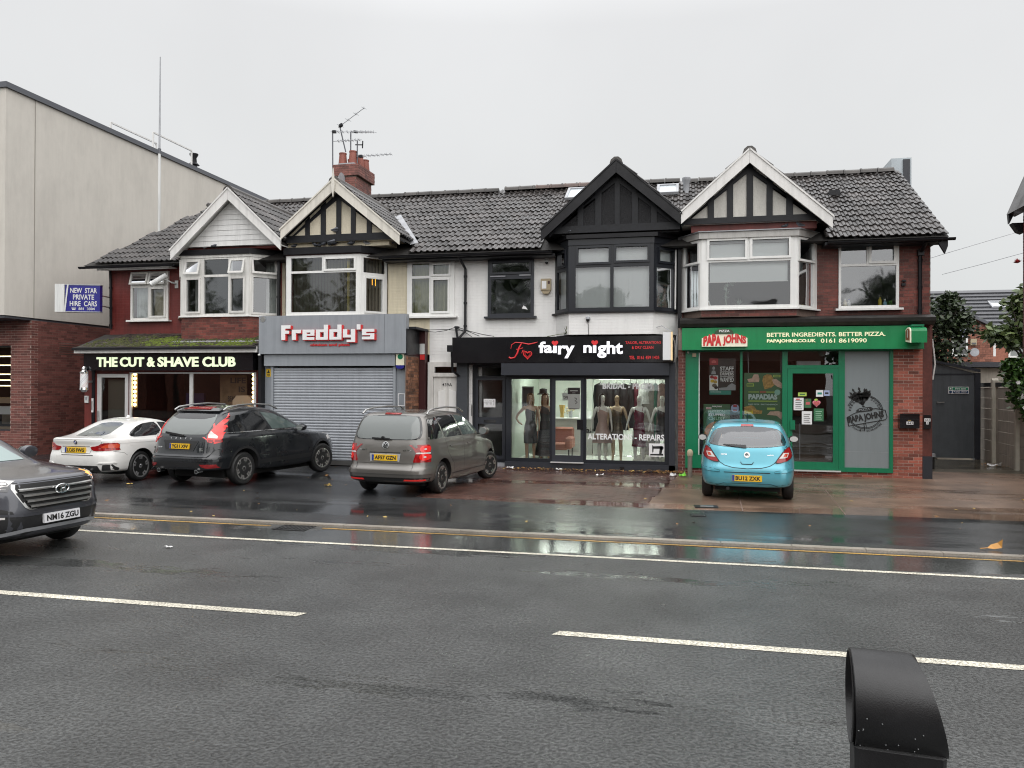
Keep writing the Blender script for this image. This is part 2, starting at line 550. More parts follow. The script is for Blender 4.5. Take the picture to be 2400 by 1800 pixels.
# wet ground
def wet(name, col, rough, bump, bscale, puddle, var=.25, pr=.06, grit=0.0, stretch=(.16, 1, 1), pscale=.55, lo=.50, hi=.60, spec=.5, col2=None, ruts=(), bd=.012):
    """Wet paving: fine aggregate relief that flattens out under standing water."""
    m = bpy.data.materials.new(name)
    m.use_nodes = True
    nt = m.node_tree
    L = nt.links.new
    b = nt.nodes['Principled BSDF']
    b.inputs['Specular IOR Level'].default_value = spec
    g = nt.nodes.new('ShaderNodeNewGeometry')
    def noise(sc, det, mapsc=None, rough_=.6):
        n = nt.nodes.new('ShaderNodeTexNoise')
        n.inputs['Scale'].default_value = sc
        n.inputs['Detail'].default_value = det
        n.inputs['Roughness'].default_value = rough_
        if mapsc:
            mp = nt.nodes.new('ShaderNodeMapping')
            mp.inputs['Scale'].default_value = mapsc
            L(g.outputs['Position'], mp.inputs[0])
            L(mp.outputs[0], n.inputs['Vector'])
        else:
            L(g.outputs['Position'], n.inputs['Vector'])
        return n
    def rng(sock, a, bb, c, d):
        r_ = nt.nodes.new('ShaderNodeMapRange')
        r_.interpolation_type = 'SMOOTHSTEP'
        for k, v in zip(('From Min', 'From Max', 'To Min', 'To Max'), (a, bb, c, d)):
            r_.inputs[k].default_value = v
        L(sock, r_.inputs['Value'])
        return r_.outputs[0]
    def op(o, a, bb):
        q = nt.nodes.new('ShaderNodeMath')
        q.operation = o
        for i, s_ in enumerate((a, bb)):
            if isinstance(s_, (int, float)):
                q.inputs[i].default_value = s_
            else:
                L(s_, q.inputs[i])
        return q.outputs[0]
    big = noise(pscale, 7, stretch, .62)
    fac = big.outputs['Fac']
    if ruts:                                  # worn tracks and seams along the road hold the water
        sp = nt.nodes.new('ShaderNodeSeparateXYZ')
        L(g.outputs['Position'], sp.inputs[0])
        wob = op('ADD', sp.outputs[1], op('MULTIPLY', noise(.5, 3).outputs['Fac'], .5))
        for c_, w_, s_ in ruts:
            q_ = op('DIVIDE', op('SUBTRACT', wob, c_+.25), w_)
            fac = op('ADD', fac, op('MULTIPLY', op('EXPONENT', op('MULTIPLY', op('MULTIPLY', q_, q_), -1), 0), s_))
        fine = noise(9, 4, (.3, 1, 1))
        fac = op('ADD', fac, op('MULTIPLY', op('SUBTRACT', fine.outputs['Fac'], .5), .35))
    pud = op('MULTIPLY', rng(fac, lo, hi, 0, 1), puddle)
    oi = nt.nodes.new('ShaderNodeObjectInfo')
    isl = op('FRACT', op('ADD', oi.outputs['Random'], g.outputs['Random Per Island']), 0)
    v1 = op('MULTIPLY', rng(noise(1.1, 6).outputs['Fac'], .3, .7, 1-var, 1+var), rng(noise(.28, 5, (.5, 1, 1)).outputs['Fac'], .35, .65, 1-var*.7, 1+var*.7))
    agg = noise(bscale, 2)
    v2 = rng(agg.outputs['Fac'], .35, .65, 1-grit, 1+grit)
    v3 = rng(isl, 0, 1, 1-.3*bool(col2), 1+.3*bool(col2))
    f = op('MULTIPLY', op('MULTIPLY', v1, v2), v3)
    sc = nt.nodes.new('ShaderNodeVectorMath')
    sc.operation = 'SCALE'
    sc.inputs[0].default_value = col
    L(f, sc.inputs['Scale'])
    L(sc.outputs[0], b.inputs['Base Color'])
    L(rng(pud, 0, 1, rough, pr), b.inputs['Roughness'])
    bp = nt.nodes.new('ShaderNodeBump')
    bp.inputs['Distance'].default_value = bd
    L(agg.outputs['Fac'], bp.inputs['Height'])
    L(rng(pud, 0, 1, bump, bump*.04), bp.inputs['Strength'])
    bp2 = nt.nodes.new('ShaderNodeBump')
    bp2.inputs['Distance'].default_value = .02
    bp2.inputs['Strength'].default_value = .035
    L(noise(3.2, 2).outputs['Fac'], bp2.inputs['Height'])
    L(bp.outputs[0], bp2.inputs['Normal'])
    L(bp2.outputs[0], b.inputs['Normal'])
    MT[name] = m
wet('road', (.056, .058, .057), .36, 1.0, 36, 1.0, .22, .08, .42, (.2, 1, 1), .7, .60, .70, bd=.020,
    ruts=((10.4, .55, .30), (8.75, .22, .10), (7.9, .30, .16), (5.2, .25, .13), (4.15, .18, .15), (3.45, .035, .26), (2.2, .2, .07)))
wet('pavement', (.034, .035, .036), .27, .30, 55, 1.0, .3, .07, .25, lo=.46, hi=.66)
wet('tarmac_yard', (.026, .027, .029), .26, .3, 55, 1.0, .3, .07, .25, lo=.46, hi=.64)
wet('concrete_yard', (.17, .112, .080), .34, .35, 45, 1.0, .35, .08, .25, lo=.48, hi=.64)
wet('paver', (.085, .042, .033), .28, .3, 60, 1.0, .3, .08, .2, col2=1, lo=.46, hi=.62)
wet('alley', (.10, .085, .06), .3, .3, 45, 1.0, .35, .05, .2, lo=.42, hi=.58)
wet('kerbstone', (.30, .27, .23), .3, .2, 60, .6, .2, .1, .2)
wet('line_white', (.56, .53, .44), .4, .7, 55, .4, .16, .15, .5)
wet('line_yellow', (.42, .24, .05), .3, .3, 45, .5, .35, .1, .5)
wet('earth', (.05, .045, .035), .8, .5, 20, 0, .3)

# ------------------------------------------------------------------ ground
b = MB().add([(-420, -420, -.03), (420, -420, -.03), (420, 420, -.03), (-420, 420, -.03)], [(0, 1, 2, 3)])
struct(b, 'ground', 'earth')
def sheet(name, m, pts, z, parent=None):
    return struct(MB().add([(x, y, z) for x, y in pts], [tuple(range(len(pts)))]), name, m, parent)
road = sheet('road', 'road', [(-120, 1.2), (120, 1.2), (120, 10.93), (-120, 10.93)], 0)
sheet('near_pavement', 'tarmac_yard', [(-120, -6), (120, -6), (120, 1.2), (-120, 1.2)], .06)
pave = sheet('pavement', 'pavement', [(-120, 11.07), (120, 11.07), (120, 13.88), (3, 13.93), (-.8, 13.8), (-4.9, 14.1), (-9, 13.9), (-120, 13.9)], .026)
kerb = struct(MB().box(-120, 120, 10.935, 11.065, -.05, .018), 'kerb', 'kerbstone')
km = mesh_of(MB().box(-.4525, .4525, -.07, .07, 0, .048), 'kerb_stone', 'kerbstone')
copies(km, 'kerb_stone', [Matrix.Translation((-16+.915*i+.45, 11.0, -.015)) for i in range(40)], kerb)
yard_t = sheet('tarmac_forecourt', 'tarmac_yard', [(-60, 13.9), (-9, 13.9), (-4.9, 14.1), (-5.6, 17.2), (-6.2, 20.4), (-60, 20.6)], .022)
yard_c = sheet('concrete_forecourt', 'concrete_yard', [(-.74, 13.8), (3, 13.93), (30, 13.88), (30, 21.8), (5.2, 21.8), (5.2, 20.6), (-.05, 20.6)], .022)
alley = sheet('alley_ground', 'alley', [(5.2, 21.8), (30, 21.8), (30, 60), (5.2, 60)], .02)
yard_p = sheet('block_paving', 'mortar_dark', [(-4.9, 14.1), (-.74, 13.8), (-.05, 20.6), (-6.2, 20.6), (-5.6, 17.2)], .012)
struct(MB().bar((2.6, 13.95, .023), (3.0, 19.9, .023), .014, .004), 'slab_joint', 'mortar_dark', yard_c)   # joints of the concrete slabs
struct(MB().bar((.95, 13.9, .023), (1.02, 16.2, .023), .016, .004), 'slab_joint', 'mortar_dark', yard_c)
struct(MB().bar((-.7, 16.9, .023), (5.4, 17.05, .023), .014, .004), 'slab_joint', 'mortar_dark', yard_c)
# block pavers laid in rows turned by 45 degrees; the 300 nearest are single pieces
pm = mesh_of(MB().box(-.0985, .0985, -.0485, .0485, -.02, .0), 'paver', 'paver')
spots = []
def inside(px, py):
    if not 13.85 < py < 20.3: return False
    xl = -4.95-(py-14.1)*.20
    xr = -.76+(py-13.8)*.10
    return xl < px < xr and py > 14.12-(px+4.9)*.075
spots = []
ca = math.cos(R(45)); sa = math.sin(R(45))
for row in range(-90, 90):
    for k in range(-60, 60):
        u, v = k*.2+(row % 2)*.1, row*.1
        px, py = -3.0+u*ca-v*sa, 17.0+u*sa+v*ca
        if inside(px, py):
            spots.append((px, py))
spots.sort(key=lambda p: p[1]*1.0+abs(p[0])*.02)
def pav_m(p):
    return Matrix.Translation((p[0], p[1], .024+rnd.uniform(-.0016, .0016))) @ Matrix.Rotation(R(45)+rnd.uniform(-.012, .012), 4, 'Z') @ Matrix.Rotation(rnd.uniform(-.004, .004), 4, 'X')
copies(pm, 'paver', [pav_m(p) for p in spots[:300]], yard_p)
b = MB()
for p in spots[300:]:
    M_ = pav_m(p)
    b.add([M_ @ Vector(q) for q in ((-.0985, -.0485, 0), (.0985, -.0485, 0), (.0985, .0485, 0), (-.0985, .0485, 0), (-.0985, -.0485, -.02), (.0985, -.0485, -.02), (.0985, .0485, -.02), (-.0985, .0485, -.02))],
          [(0, 1, 2, 3), (0, 4, 5, 1), (1, 5, 6, 2), (2, 6, 7, 3), (3, 7, 4, 0)])
o = b.build('block_pavers', 'paver', yard_p)
o['kind'] = 'stuff'
# painted lines
sheet('yellow_line', 'line_yellow', [(-60, 10.74), (-6.15, 10.76), (-6.15, 10.82), (-60, 10.80)], .004)
sheet('yellow_line', 'line_yellow', [(-5.3, 10.76), (60, 10.80), (60, 10.86), (-5.3, 10.82)], .004)
sheet('edge_line', 'line_white', [(-60, 9.68), (60, 9.80), (60, 9.89), (-60, 9.77)], .004)
for x0 in (-12.5, -1.12, 8.0, 17.0, -23.0):
    w = 9.0 if x0 == -12.5 else 6.2
    sheet('centre_line', 'line_white', [(x0, 6.62), (x0+w, 6.60), (x0+w+.05, 6.72), (x0+.05, 6.74)], .004)
# gully grate by the kerb, one stop-tap cover
g = thing('drain_grate', 'black iron drain grate set in the gutter by the kerb', 'drain', (-5.72, 10.74, 0))
MB().slab(-5.98, -5.46, 10.52, 10.92, [(-5.94+.06*i, -5.905+.06*i, 10.56, 10.88) for i in range(8)], lambda u, v, t: (u, v, t), -.02, .008).build('frame', 'plastic_black', g)
MB().box(-5.98, -5.46, 10.52, 10.92, -.028, -.021).build('sump', 'black_print', g)
g = thing('cover_plate', 'small black metal cover lying askew at the edge of the concrete', 'drain cover', (.35, 14.2, .026))
MB().obox((.35, 14.2, .036), (.2, .02, 0), (-.01, .10, .004), (0, 0, .008)).build('plate', 'plastic_black', g)
MB().obox((.36, 14.15, .05), (.11, .01, 0), (-.004, .03, .004), (0, 0, .004)).build('handle', 'steel', g)
g = thing('stop_tap_cover', 'small dark square cover in the wet footway before the blue car', 'drain cover', (.2, 13.2, .026))
MB().obox((.2, 13.2, .03), (.12, .01, 0), (-.01, .09, 0), (0, 0, .004)).build('plate', 'plastic_black', g)
MB().obox((.2, 13.2, .0345), (.09, .007, 0), (-.007, .065, 0), (0, 0, .002)).build('lid', 'rubber', g)
# ------------------------------------------------------------------ terrace: shared builders
def seg_fn(org, ang):
    ox, oy = org
    dx, dy = math.cos(ang), math.sin(ang)
    nx, ny = dy, -dx
    return lambda u, v, t: (ox+u*dx+t*nx, oy+u*dy+t*ny, v)
def window(parent, org, ang, W, z0, z1, panes, sash=(), openw=(), fm='upvc', gm=None, d=.035, sill=None, name='window', label=None):
    """frame mesh > pane, sash children; panes: (u0, u1, z0, z1); sash: indices with a raised casement; openw: top-hung and ajar."""
    fn = seg_fn(org, ang)
    w = MB().slab(0, W, z0, z1, panes, fn, -d, d).build(name, fm, parent)
    if label: w['label'] = label
    for i, (a, b, c, e) in enumerate(panes):
        g = fn
        if i in openw:
            al = R(15)
            g = (lambda top: (lambda u, v, t: fn(u, top-(top-v)*math.cos(al)-0*t, t+(top-v)*math.sin(al))))(e+.04)
        if i in sash or i in openw:
            k = .05
            t0 = d+.002 if i not in openw else d-.01
            MB().slab(a-k, b+k, c-k, e+k, [(a+.005, b-.005, c+.005, e-.005)], g, t0, t0+.03).build('sash', fm, w)
        tz = .0 if i not in openw else d
        MB().add([g(a, c, tz), g(b, c, tz), g(b, e, tz), g(a, e, tz)], [(0, 1, 2, 3)]).build('pane', gm or G_WIN, w)
    if sill:
        MB().slab(-.08, W+.08, z0-.05, z0-.002, [], fn, -.05, .13).build('sill', sill, parent)
    return w
def wall_bricks(parent, fn, u0, u1, v0, v1, holes, m, limit=300, proud=.006, key=None, course=.075, ln=.225, rest='brickwork', seed=1):
    """Brick by brick on a wall face fn(u, v, t): up to `limit` single brick objects, the rest joined. Returns how many were single."""
    r = random.Random(seed)
    L_ = []
    n = int((v1-v0)/course+.5)
    for j in range(n):
        c, e = v0+j*course+.005, v0+(j+1)*course-.005
        u = u0-(j % 2)*ln/2-r.uniform(0, .003)
        while u < u1:
            a, b = max(u+.005, u0), min(u+ln-.005, u1)
            u += ln
            cuts = [(a, b)]
            for h in holes:
                if h[2] < (c+e)/2 < h[3]:
                    nc = []
                    for p, q in cuts:
                        if q <= h[0] or p >= h[1]:
                            nc.append((p, q))
                        else:
                            if p < h[0]-.02: nc.append((p, h[0]-.003))
                            if q > h[1]+.02: nc.append((h[1]+.003, q))
                    cuts = nc
            L_ += [(p, q, c, e, r.uniform(.6, 1.2)*proud) for p, q in cuts if q-p > .03]
    key = key or (lambda q: 0)
    L_.sort(key=key)
    um = mesh_of(MB().box(-.5, .5, -.5, .5, -.5, .5), 'brick', m)
    o0, ou, ov, ot = (Vector(fn(*q)) for q in ((0, 0, 0), (1, 0, 0), (0, 1, 0), (0, 0, 1)))
    U, V, T = ou-o0, ov-o0, ot-o0
    ms = []
    for p, q, c, e, t in L_[:limit]:
        M_ = Matrix((U*(q-p), T*(t+.02), V*(e-c))).transposed().to_4x4()
        M_.translation = o0+U*(p+q)/2+V*(c+e)/2+T*(t-.02)/2
        ms.append(M_)
    copies(um, 'brick', ms, parent)
    if len(L_) > limit:
        b = MB()
        for p, q, c, e, t in L_[limit:]:
            b._sl(p, q, c, e, fn, -.01, t)
        o = b.build(rest, m, parent)
        o['kind'] = 'stuff'
    return min(limit, len(L_))

# double-roman roof tile: two rolls, thick wet front edge
TW, TG, TL = .33, .365, .42
def tile_mesh(m):
    b = MB()
    prof = [(0, .024), (.022, .042), (.052, .046), (.082, .024), (.095, .010), (.165, .010), (.172, .024), (.194, .042), (.224, .046), (.254, .024), (.266, .010), (.328, .010)]
    v, f = [], []
    n = len(prof)
    for yy, dz in ((0, .028), (TL, 0.0)):
        v += [(u-TW/2, yy, h+dz) for u, h in prof]
    v += [(u-TW/2, 0, h+.006) for u, h in prof]
    for i in range(n-1):
        f.append((i, i+1, n+i+1, n+i))
        f.append((2*n+i, 2*n+i+1, i+1, i))
    b.add(v, f)
    return mesh_of(b, 'tile', m)
TILE = tile_mesh('tile')
SL = .605                                   # rise of the main roof per metre of depth
ME, ZE = 19.72, 5.655                       # eaves line of the tiles
RIDGE_Y, RIDGE_Z = 24.0, ZE+SL*(24.0-ME)
def main_z(y): return ZE+SL*(y-ME)
ANG = math.atan(SL)
GABLES = []                                  # (apex x, apex z, slope, x left, x right)
def under_gable(x, y, z):
    for ax, az, s, xl, xr in GABLES:
        if xl-.05 < x < xr+.05 and az-abs(x-ax)*s+.02 > z and y < 23.2:
            return True
    return False
def main_tiles(roof, x0, x1, left=None, mesh=None):
    rows = int((RIDGE_Y-ME)/math.cos(ANG)/TG+.3)
    ms, i0 = [], 0
    for j in range(rows):
        y = ME+j*TG*math.cos(ANG)
        z = main_z(y)
        n = int(round((x1-x0)/TW))
        w = (x1-x0)/n
        for i in range(n):
            x = x0+(i+.5)*w
            if left and x-w/2 < left(y+.2): continue
            if under_gable(x, y+.25, main_z(y+.25)): continue
            M_ = Matrix.Translation((x, y, z+.03+rnd.uniform(-.004, .006))) @ Matrix.Rotation(ANG+rnd.uniform(-.012, .012), 4, 'X') @ Matrix.Rotation(rnd.uniform(-.008, .008), 4, 'Z') @ Matrix.Diagonal((w/TW, 1, 1, 1))
            ms.append(M_)
    copies(mesh or TILE, 'tile', ms[:300], roof)
    return len(ms)
def ridge_row(roof, x0, x1, y, z, m, name='ridge_tile', ln=.45, sag=None):
    me = mesh_of(MB().prism([(-.13, -.05), (-.11, .03), (-.05, .075), (.05, .075), (.11, .03), (.13, -.05)], (0, ln-.012), lambda a, b, d: (d, a, b)).prism([(-.145, -.05), (-.12, .035), (-.055, .088), (.055, .088), (.12, .035), (.145, -.05)], (0, .045), lambda a, b, d: (d, a, b)), name, m)
    n = int((x1-x0)/ln)
    copies(me, name, [Matrix.Translation((x0+i*ln, y, z+(sag(x0+i*ln) if sag else 0)+rnd.uniform(-.006, .006))) @ Matrix.Rotation(rnd.uniform(-.015, .015), 4, 'Y') for i in range(n)], roof)
def gable_roof(roof, g, side, tiled, mesh=None):
    """One slope of a bay gable: deck, tiles; side -1 left, +1 right."""
    ax, az, s, xl, xr = g
    xe = xr if side > 0 else xl
    zf = az-abs(xe-ax)*s
    yb_a = ME+(az-ZE)/SL
    yb_f = ME+max(0, (zf-ZE))/SL
    y0 = 19.2
    P_ = [(ax, y0+.06, az-.05), (ax, yb_a, az-.05), (xe, yb_f, zf-.05), (xe, y0+.06, zf-.05)]
    MB().add(P_+[(p[0], p[1], p[2]-.05) for p in P_], [(0, 1, 2, 3), (4, 7, 6, 5), (0, 3, 7, 4), (1, 5, 6, 2), (2, 6, 7, 3), (0, 4, 5, 1)]).build('gable_deck', 'roof_deck', roof)
    a = math.atan(s)
    ln = abs(xe-ax)/math.cos(a)
    ms = []
    for j in range(int(ln/TG+.04)):
        d = ln-j*TG                           # distance of the tile's lower edge from the ridge, down the slope
        x = ax+side*d*math.cos(a)
        z = az-d*math.sin(a)
        zz = z+.5*TG*math.sin(a)
        yend = ME+(zz-ZE)/SL+.12
        n = int((yend-y0)/TW)
        for i in range(n):
            y = y0+.02+(i+.5)*TW
            # local x runs along the gable ridge, local y up the slope
            ex = Vector((0, side*1.0, 0))
            ey = Vector((-side*math.cos(a), 0, math.sin(a)))
            ez = ex.cross(ey)
            M_ = Matrix((ex, ey, ez)).transposed().to_4x4()
            M_.translation = Vector((x, y, z))+ez*.012
            ms.append(M_)
    if side > 0:
        MB().prism([(ax-.16, az-.07), (ax-.13, az+.02), (ax-.05, az+.085), (ax+.05, az+.085), (ax+.13, az+.02), (ax+.16, az-.07)], (19.2, yb_a+.2)).build('gable_ridge', 'ridge', roof)
    if tiled:
        copies(mesh or TILE, 'tile', ms, roof)
    else:
        b = MB()
        for M_ in ms:
            b.add([M_ @ v.co for v in TILE.vertices], [tuple(p.vertices) for p in TILE.polygons])
        o = b.build('gable_tiling', 'tile', roof)
        o['kind'] = 'stuff'
    return len(ms)
def gable_front(h, g, board, panel, timber, posts, beam, y=19.5, boards=False, bw=.30, infill=None):
    ax, az, s, xl, xr = g
    zl, zr = az-(ax-xl)*s, az-(xr-ax)*s
    # bargeboards, butted at the apex; feet cut plumb
    for sd, xe, ze in ((-1, xl, zl), (1, xr, zr)):
        o = MB().prism([(ax+sd*.003, az), (xe, ze), (xe, ze-bw*.86), (ax+sd*.003, az-bw*1.02)], (19.19, 19.24)).build('bargeboard', board, h)
        MB().prism([(ax+sd*.01, az+.035), (xe+sd*.03, ze+.03), (xe+sd*.03, ze-.02), (ax+sd*.01, az-.012)], (19.165, 19.188)).build('verge_strip', board, o)
    # soffit boards behind the bargeboards
    for sd, xe, ze in ((-1, xl, zl), (1, xr, zr)):
        MB().prism([(ax, az-.10), (xe, ze-.10), (xe, ze-.13), (ax, az-.13)], (19.245, 19.62)).build('soffit', board if boards else timber, h)
    zi = az-bw
    poly = [(xl+.32, beam[0]), (xr-.32, beam[0])]
    k = lambda x: zi+.12-abs(x-ax)*s
    xa, xb = max(xl+.02, ax-(zi+.12-beam[0])/s), min(xr-.02, ax+(zi+.12-beam[0])/s)
    wall = MB().prism([(xa, beam[0]), (xb, beam[0]), (xb, k(xb)), (ax, zi+.12), (xa, k(xa))], (y, y+.7)).build('gable_wall', panel, h)
    if boards:
        z = beam[0]
        i = 0
        while z < zi:
            z2 = z+.145
            x0, x1 = max(xl+.1, ax-(zi+.1-z)/s), min(xr-.1, ax+(zi+.1-z)/s)
            x0b, x1b = max(xl+.1, ax-(zi+.1-z2)/s), min(xr-.1, ax+(zi+.1-z2)/s)
            if x1b-x0b > .02:
                MB().add([(x0, y-.022, z+.004), (x1, y-.022, z+.004), (x1b, y-.010, z2), (x0b, y-.010, z2), (x0, y-.001, z+.004), (x1, y-.001, z+.004), (x1b, y-.001, z2), (x0b, y-.001, z2)],
                         [(0, 1, 2, 3), (4, 7, 6, 5), (0, 4, 5, 1), (1, 5, 6, 2), (2, 6, 7, 3), (3, 7, 4, 0)]).build('cladding_board', 'clad_white', wall)
            z = z2
        return wall
    MB().box(xa, xb, y-.035, y-.001, beam[0], beam[1]).build('beam', timber, wall)
    for p, q in posts:
        m_ = (p+q)/2
        top0, top1 = k(p)-.03, k(q)-.03
        MB().prism([(p, beam[1]+.002), (q, beam[1]+.002), (q, top1), (p, top0)] if not p < ax < q else [(p, beam[1]+.002), (q, beam[1]+.002), (q, k(q)-.03), (ax, zi+.09), (p, k(p)-.03)], (y-.032, y-.001)).build('post', timber, wall)
    for sd in (-1, 1):                       # raking timbers under the soffit
        xe = xa if sd < 0 else xb
        MB().prism([(ax, zi+.02), (xe, k(xe)-.10), (xe, k(xe)-.26 if k(xe)-.26 > beam[0] else beam[0]+.01), (ax, zi-.15)], (y-.030, y-.002)).build('rake', timber, wall)
    return wall
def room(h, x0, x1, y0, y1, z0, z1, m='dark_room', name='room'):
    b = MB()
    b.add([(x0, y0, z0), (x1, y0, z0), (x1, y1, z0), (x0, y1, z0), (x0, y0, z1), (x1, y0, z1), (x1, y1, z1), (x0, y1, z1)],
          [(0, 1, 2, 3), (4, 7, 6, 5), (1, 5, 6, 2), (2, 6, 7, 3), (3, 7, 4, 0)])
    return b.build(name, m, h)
def bay(h, P, zs, z1, front, fs, fo, sides, fm, gm, apron, az0, sill, post=.09):
    """Canted bay: P = outer left, front left, front right, outer right (x, y). Returns its windows."""
    out = []
    pts = [Vector((*p, 0)) for p in P]
    # apron wall and the sill board round it
    inner = [(p[0]+(.12 if i == 0 else -.12 if i == 3 else 0)*0, p[1]) for i, p in enumerate(P)]
    MB().prism(list(P)+[(P[3][0], 20.5), (P[0][0], 20.5)], (az0, zs-.045), lambda a, b, d: (a, b, d)).build('bay_apron', apron, h)
    k = .07
    MB().prism([(P[0][0]-.12, P[0][1]), (P[1][0]-.05, P[1][1]-k), (P[2][0]+.05, P[2][1]-k), (P[3][0]+.12, P[3][1]), (P[3][0], 20.45), (P[0][0], 20.45)], (zs-.043, zs-.004), lambda a, b, d: (a, b, d)).build('bay_sill', sill, h)
    for i in range(3):
        p, q = P[i], P[i+1]
        W = math.dist(p, q)
        ang = math.atan2(q[1]-p[1], q[0]-p[0])
        pn = front if i == 1 else sides[i//2]
        if pn is None: continue
        pan = [(u0-p[0], u1-p[0], a, b) for u0, u1, a, b in pn] if i == 1 else [(u0*W, u1*W, a, b) for u0, u1, a, b in pn]
        out.append(window(h, p, ang, W, zs, z1, pan, fs if i == 1 else (1,) if len(pn) > 1 and fs else (), fo if i == 1 else (fo and i == 2 and (0,)) or (), fm, gm))
    for i in (1, 2):
        MB().lathe([(.055, zs), (.055, z1)], (P[i][0], P[i][1]+.035, 0), n=10).build('corner_post', fm, h)
    return out
def vertical_blind(h, x0, x1, y, z0, z1, m, w=.085, turn=0, name='blind_slat', odd=None):
    n = int((x1-x0)/w)
    c, s_ = math.cos(turn), math.sin(turn)
    for i in range(n):
        x = x0+(i+.5)*(x1-x0)/n
        tt = turn+rnd.uniform(-.06, .06)
        a = (w*.53*math.cos(tt), w*.53*math.sin(tt))
        MB().add([(x-a[0], y-a[1], z0), (x+a[0], y+a[1], z0), (x+a[0], y+a[1], z1), (x-a[0], y-a[1], z1)], [(0, 1, 2, 3)]).build(name, odd[1] if odd and i in odd[0] else m, h)
def curtain(h, x0, x1, y, z0, z1, m, waves=9, amp=.03, name='curtain'):
    n = waves*6
    v = []
    for i in range(n+1):
        x = x0+(x1-x0)*i/n
        yy = y+amp*math.sin(2*math.pi*waves*i/n)+amp*.4*math.sin(5.3*i)
        v += [(x, yy, z0), (x, yy, z1)]
    return MB().add(v, [(2*i, 2*i+2, 2*i+3, 2*i+1) for i in range(n)]).build(name, m, h, smooth=True)
def gutter(h, x0, x1, y=19.66, z=5.60, m='black_paint'):
    v, f = [], []
    pr = [(math.cos(a)*.062, math.sin(a)*.062) for a in [math.pi+math.pi*i/6 for i in range(7)]]
    MB().prism(pr+[(.05, 0), (0, -.045), (-.05, 0)], (x0, x1), lambda a, b, d: (d, y+a, z+b)).build('gutter', m, h)
def downpipe(h, pts, m='black_paint', r=.037):
    o = MB().tube(pts, r, 8).build('downpipe', m, h, smooth=True)
    for i in range(len(pts)-1):
        p, q = Vector(pts[i]), Vector(pts[i+1])
        if abs(p.z-q.z) > 1:
            for t in (.12, .55, .92):
                c = p.lerp(q, t)
                MB().lathe([(r+.012, -.03), (r+.012, .03)], c, n=8).build('pipe_clip', m, o)

GABLES += [(-12.295, 7.54, .93, -14.07, -10.70), (-9.156, 7.63, .84, -10.70, -7.31), (-1.697, 7.70, .89, -3.56, -.142), (1.442, 7.766, .907, -.136, 3.286)]
UP_Y = 20.2
def house_shell(h, x0, x1, wallm, holes, z0=2.75, parts=None):
    """Upper front wall (with holes), party walls, rear wall, roof with its tiles."""
    for i, (a, b, m) in enumerate(parts or [(x0, x1, wallm)]):
        MB().slab(a, b, z0, 5.62, holes, XZ(UP_Y), -.24, 0).build('front_wall', m, h)
    MB().box(x0+.01, x0+.2, UP_Y+.245, 28.3, 0, 5.6).box(x1-.2, x1-.01, UP_Y+.245, 28.3, 0, 5.6).box(x0+.21, x1-.21, 28.1, 28.3, 0, 5.6).build('rear_walls', 'brick_upper' if wallm != 'white_brick' else 'white_brick', h)
def house_roof(h, x0, x1, xt0, xt1, left=None, ridge='ridge', sag=None, tm=None):
    l0 = left(ME) if left else x0
    l1 = left(RIDGE_Y) if left else x0
    zr = RIDGE_Z
    V = [(l0, ME-.02, ZE-.02), (x1, ME-.02, ZE-.02), (x1, RIDGE_Y, zr-.02), (l1, RIDGE_Y, zr-.02)]
    back = [(x1, 28.5, ZE), (l0, 28.5, ZE)]
    roof = MB().add(V+back, [(0, 1, 2, 3), (3, 2, 4, 5), (0, 5, 4, 1)]+[(0, 3, 5), (1, 4, 2)]).build('roof', 'roof_deck', h)
    n = main_tiles(roof, xt0, xt1, left, tm)
    ridge_row(roof, max(l1, xt0), xt1, RIDGE_Y, RIDGE_Z+.10, ridge, sag=sag)
    return roof
# ================================================================== house 1: barber's, red painted
def fw_(x0, P):
    return [(a-x0, b-x0, c, d) for a, b, c, d in P]
h1 = thing('terraced_house', 'red painted end house with white clad gable over the barber shop', 'house', (-14.0, 20.2, 0))
hole_s1 = (-16.09, -14.83, 4.055, 5.485)
hole_b1 = (-14.30, -11.28, 3.3, 5.7)
house_shell(h1, -16.85, -11.2, 'red_brick_paint', [hole_s1, hole_b1], 3.3, parts=[(-16.85, -14.3, 'red_brick_paint'), (-11.28, -11.2, 'red_brick_paint')])
roof1 = house_roof(h1, -17.35, -11.2, -17.35, -11.2, left=lambda y: -17.35+(y-ME)*.29)
gable_front(h1, GABLES[0], 'board_white', 'clad_white', 'timber_dark', [], (6.02, 6.1), boards=True)
gable_roof(roof1, GABLES[0], -1, False)
gable_roof(roof1, GABLES[0], 1, True)
gutter(h1, -17.45, -14.3)
MB().box(-16.95, -14.55, 19.78, 19.83, 5.50, 5.60).build('fascia_board', 'board_white', h1)
MB().box(-16.95, -14.55, 19.84, 20.19, 5.55, 5.57).build('eaves_soffit', 'board_white', h1)
window(h1, (-16.09, 20.17), 0, 1.26, 4.055, 5.485, fw_(-16.09, [(-16.02, -15.50, 4.12, 5.01), (-15.385, -14.945, 4.17, 4.965), (-16.02, -15.53, 5.14, 5.42), (-15.40, -14.94, 5.14, 5.42)]), sash=(1,), openw=(2, 3), fm='upvc_old', sill='upvc')
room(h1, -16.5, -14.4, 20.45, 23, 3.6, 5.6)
curtain(h1, -16.02, -15.5, 20.33, 4.1, 5.1, 'net_curtain', 5)
MB().box(-15.42, -14.9, 20.33, 20.34, 4.1, 5.02).build('roller_blind', 'beige_curtain', h1)
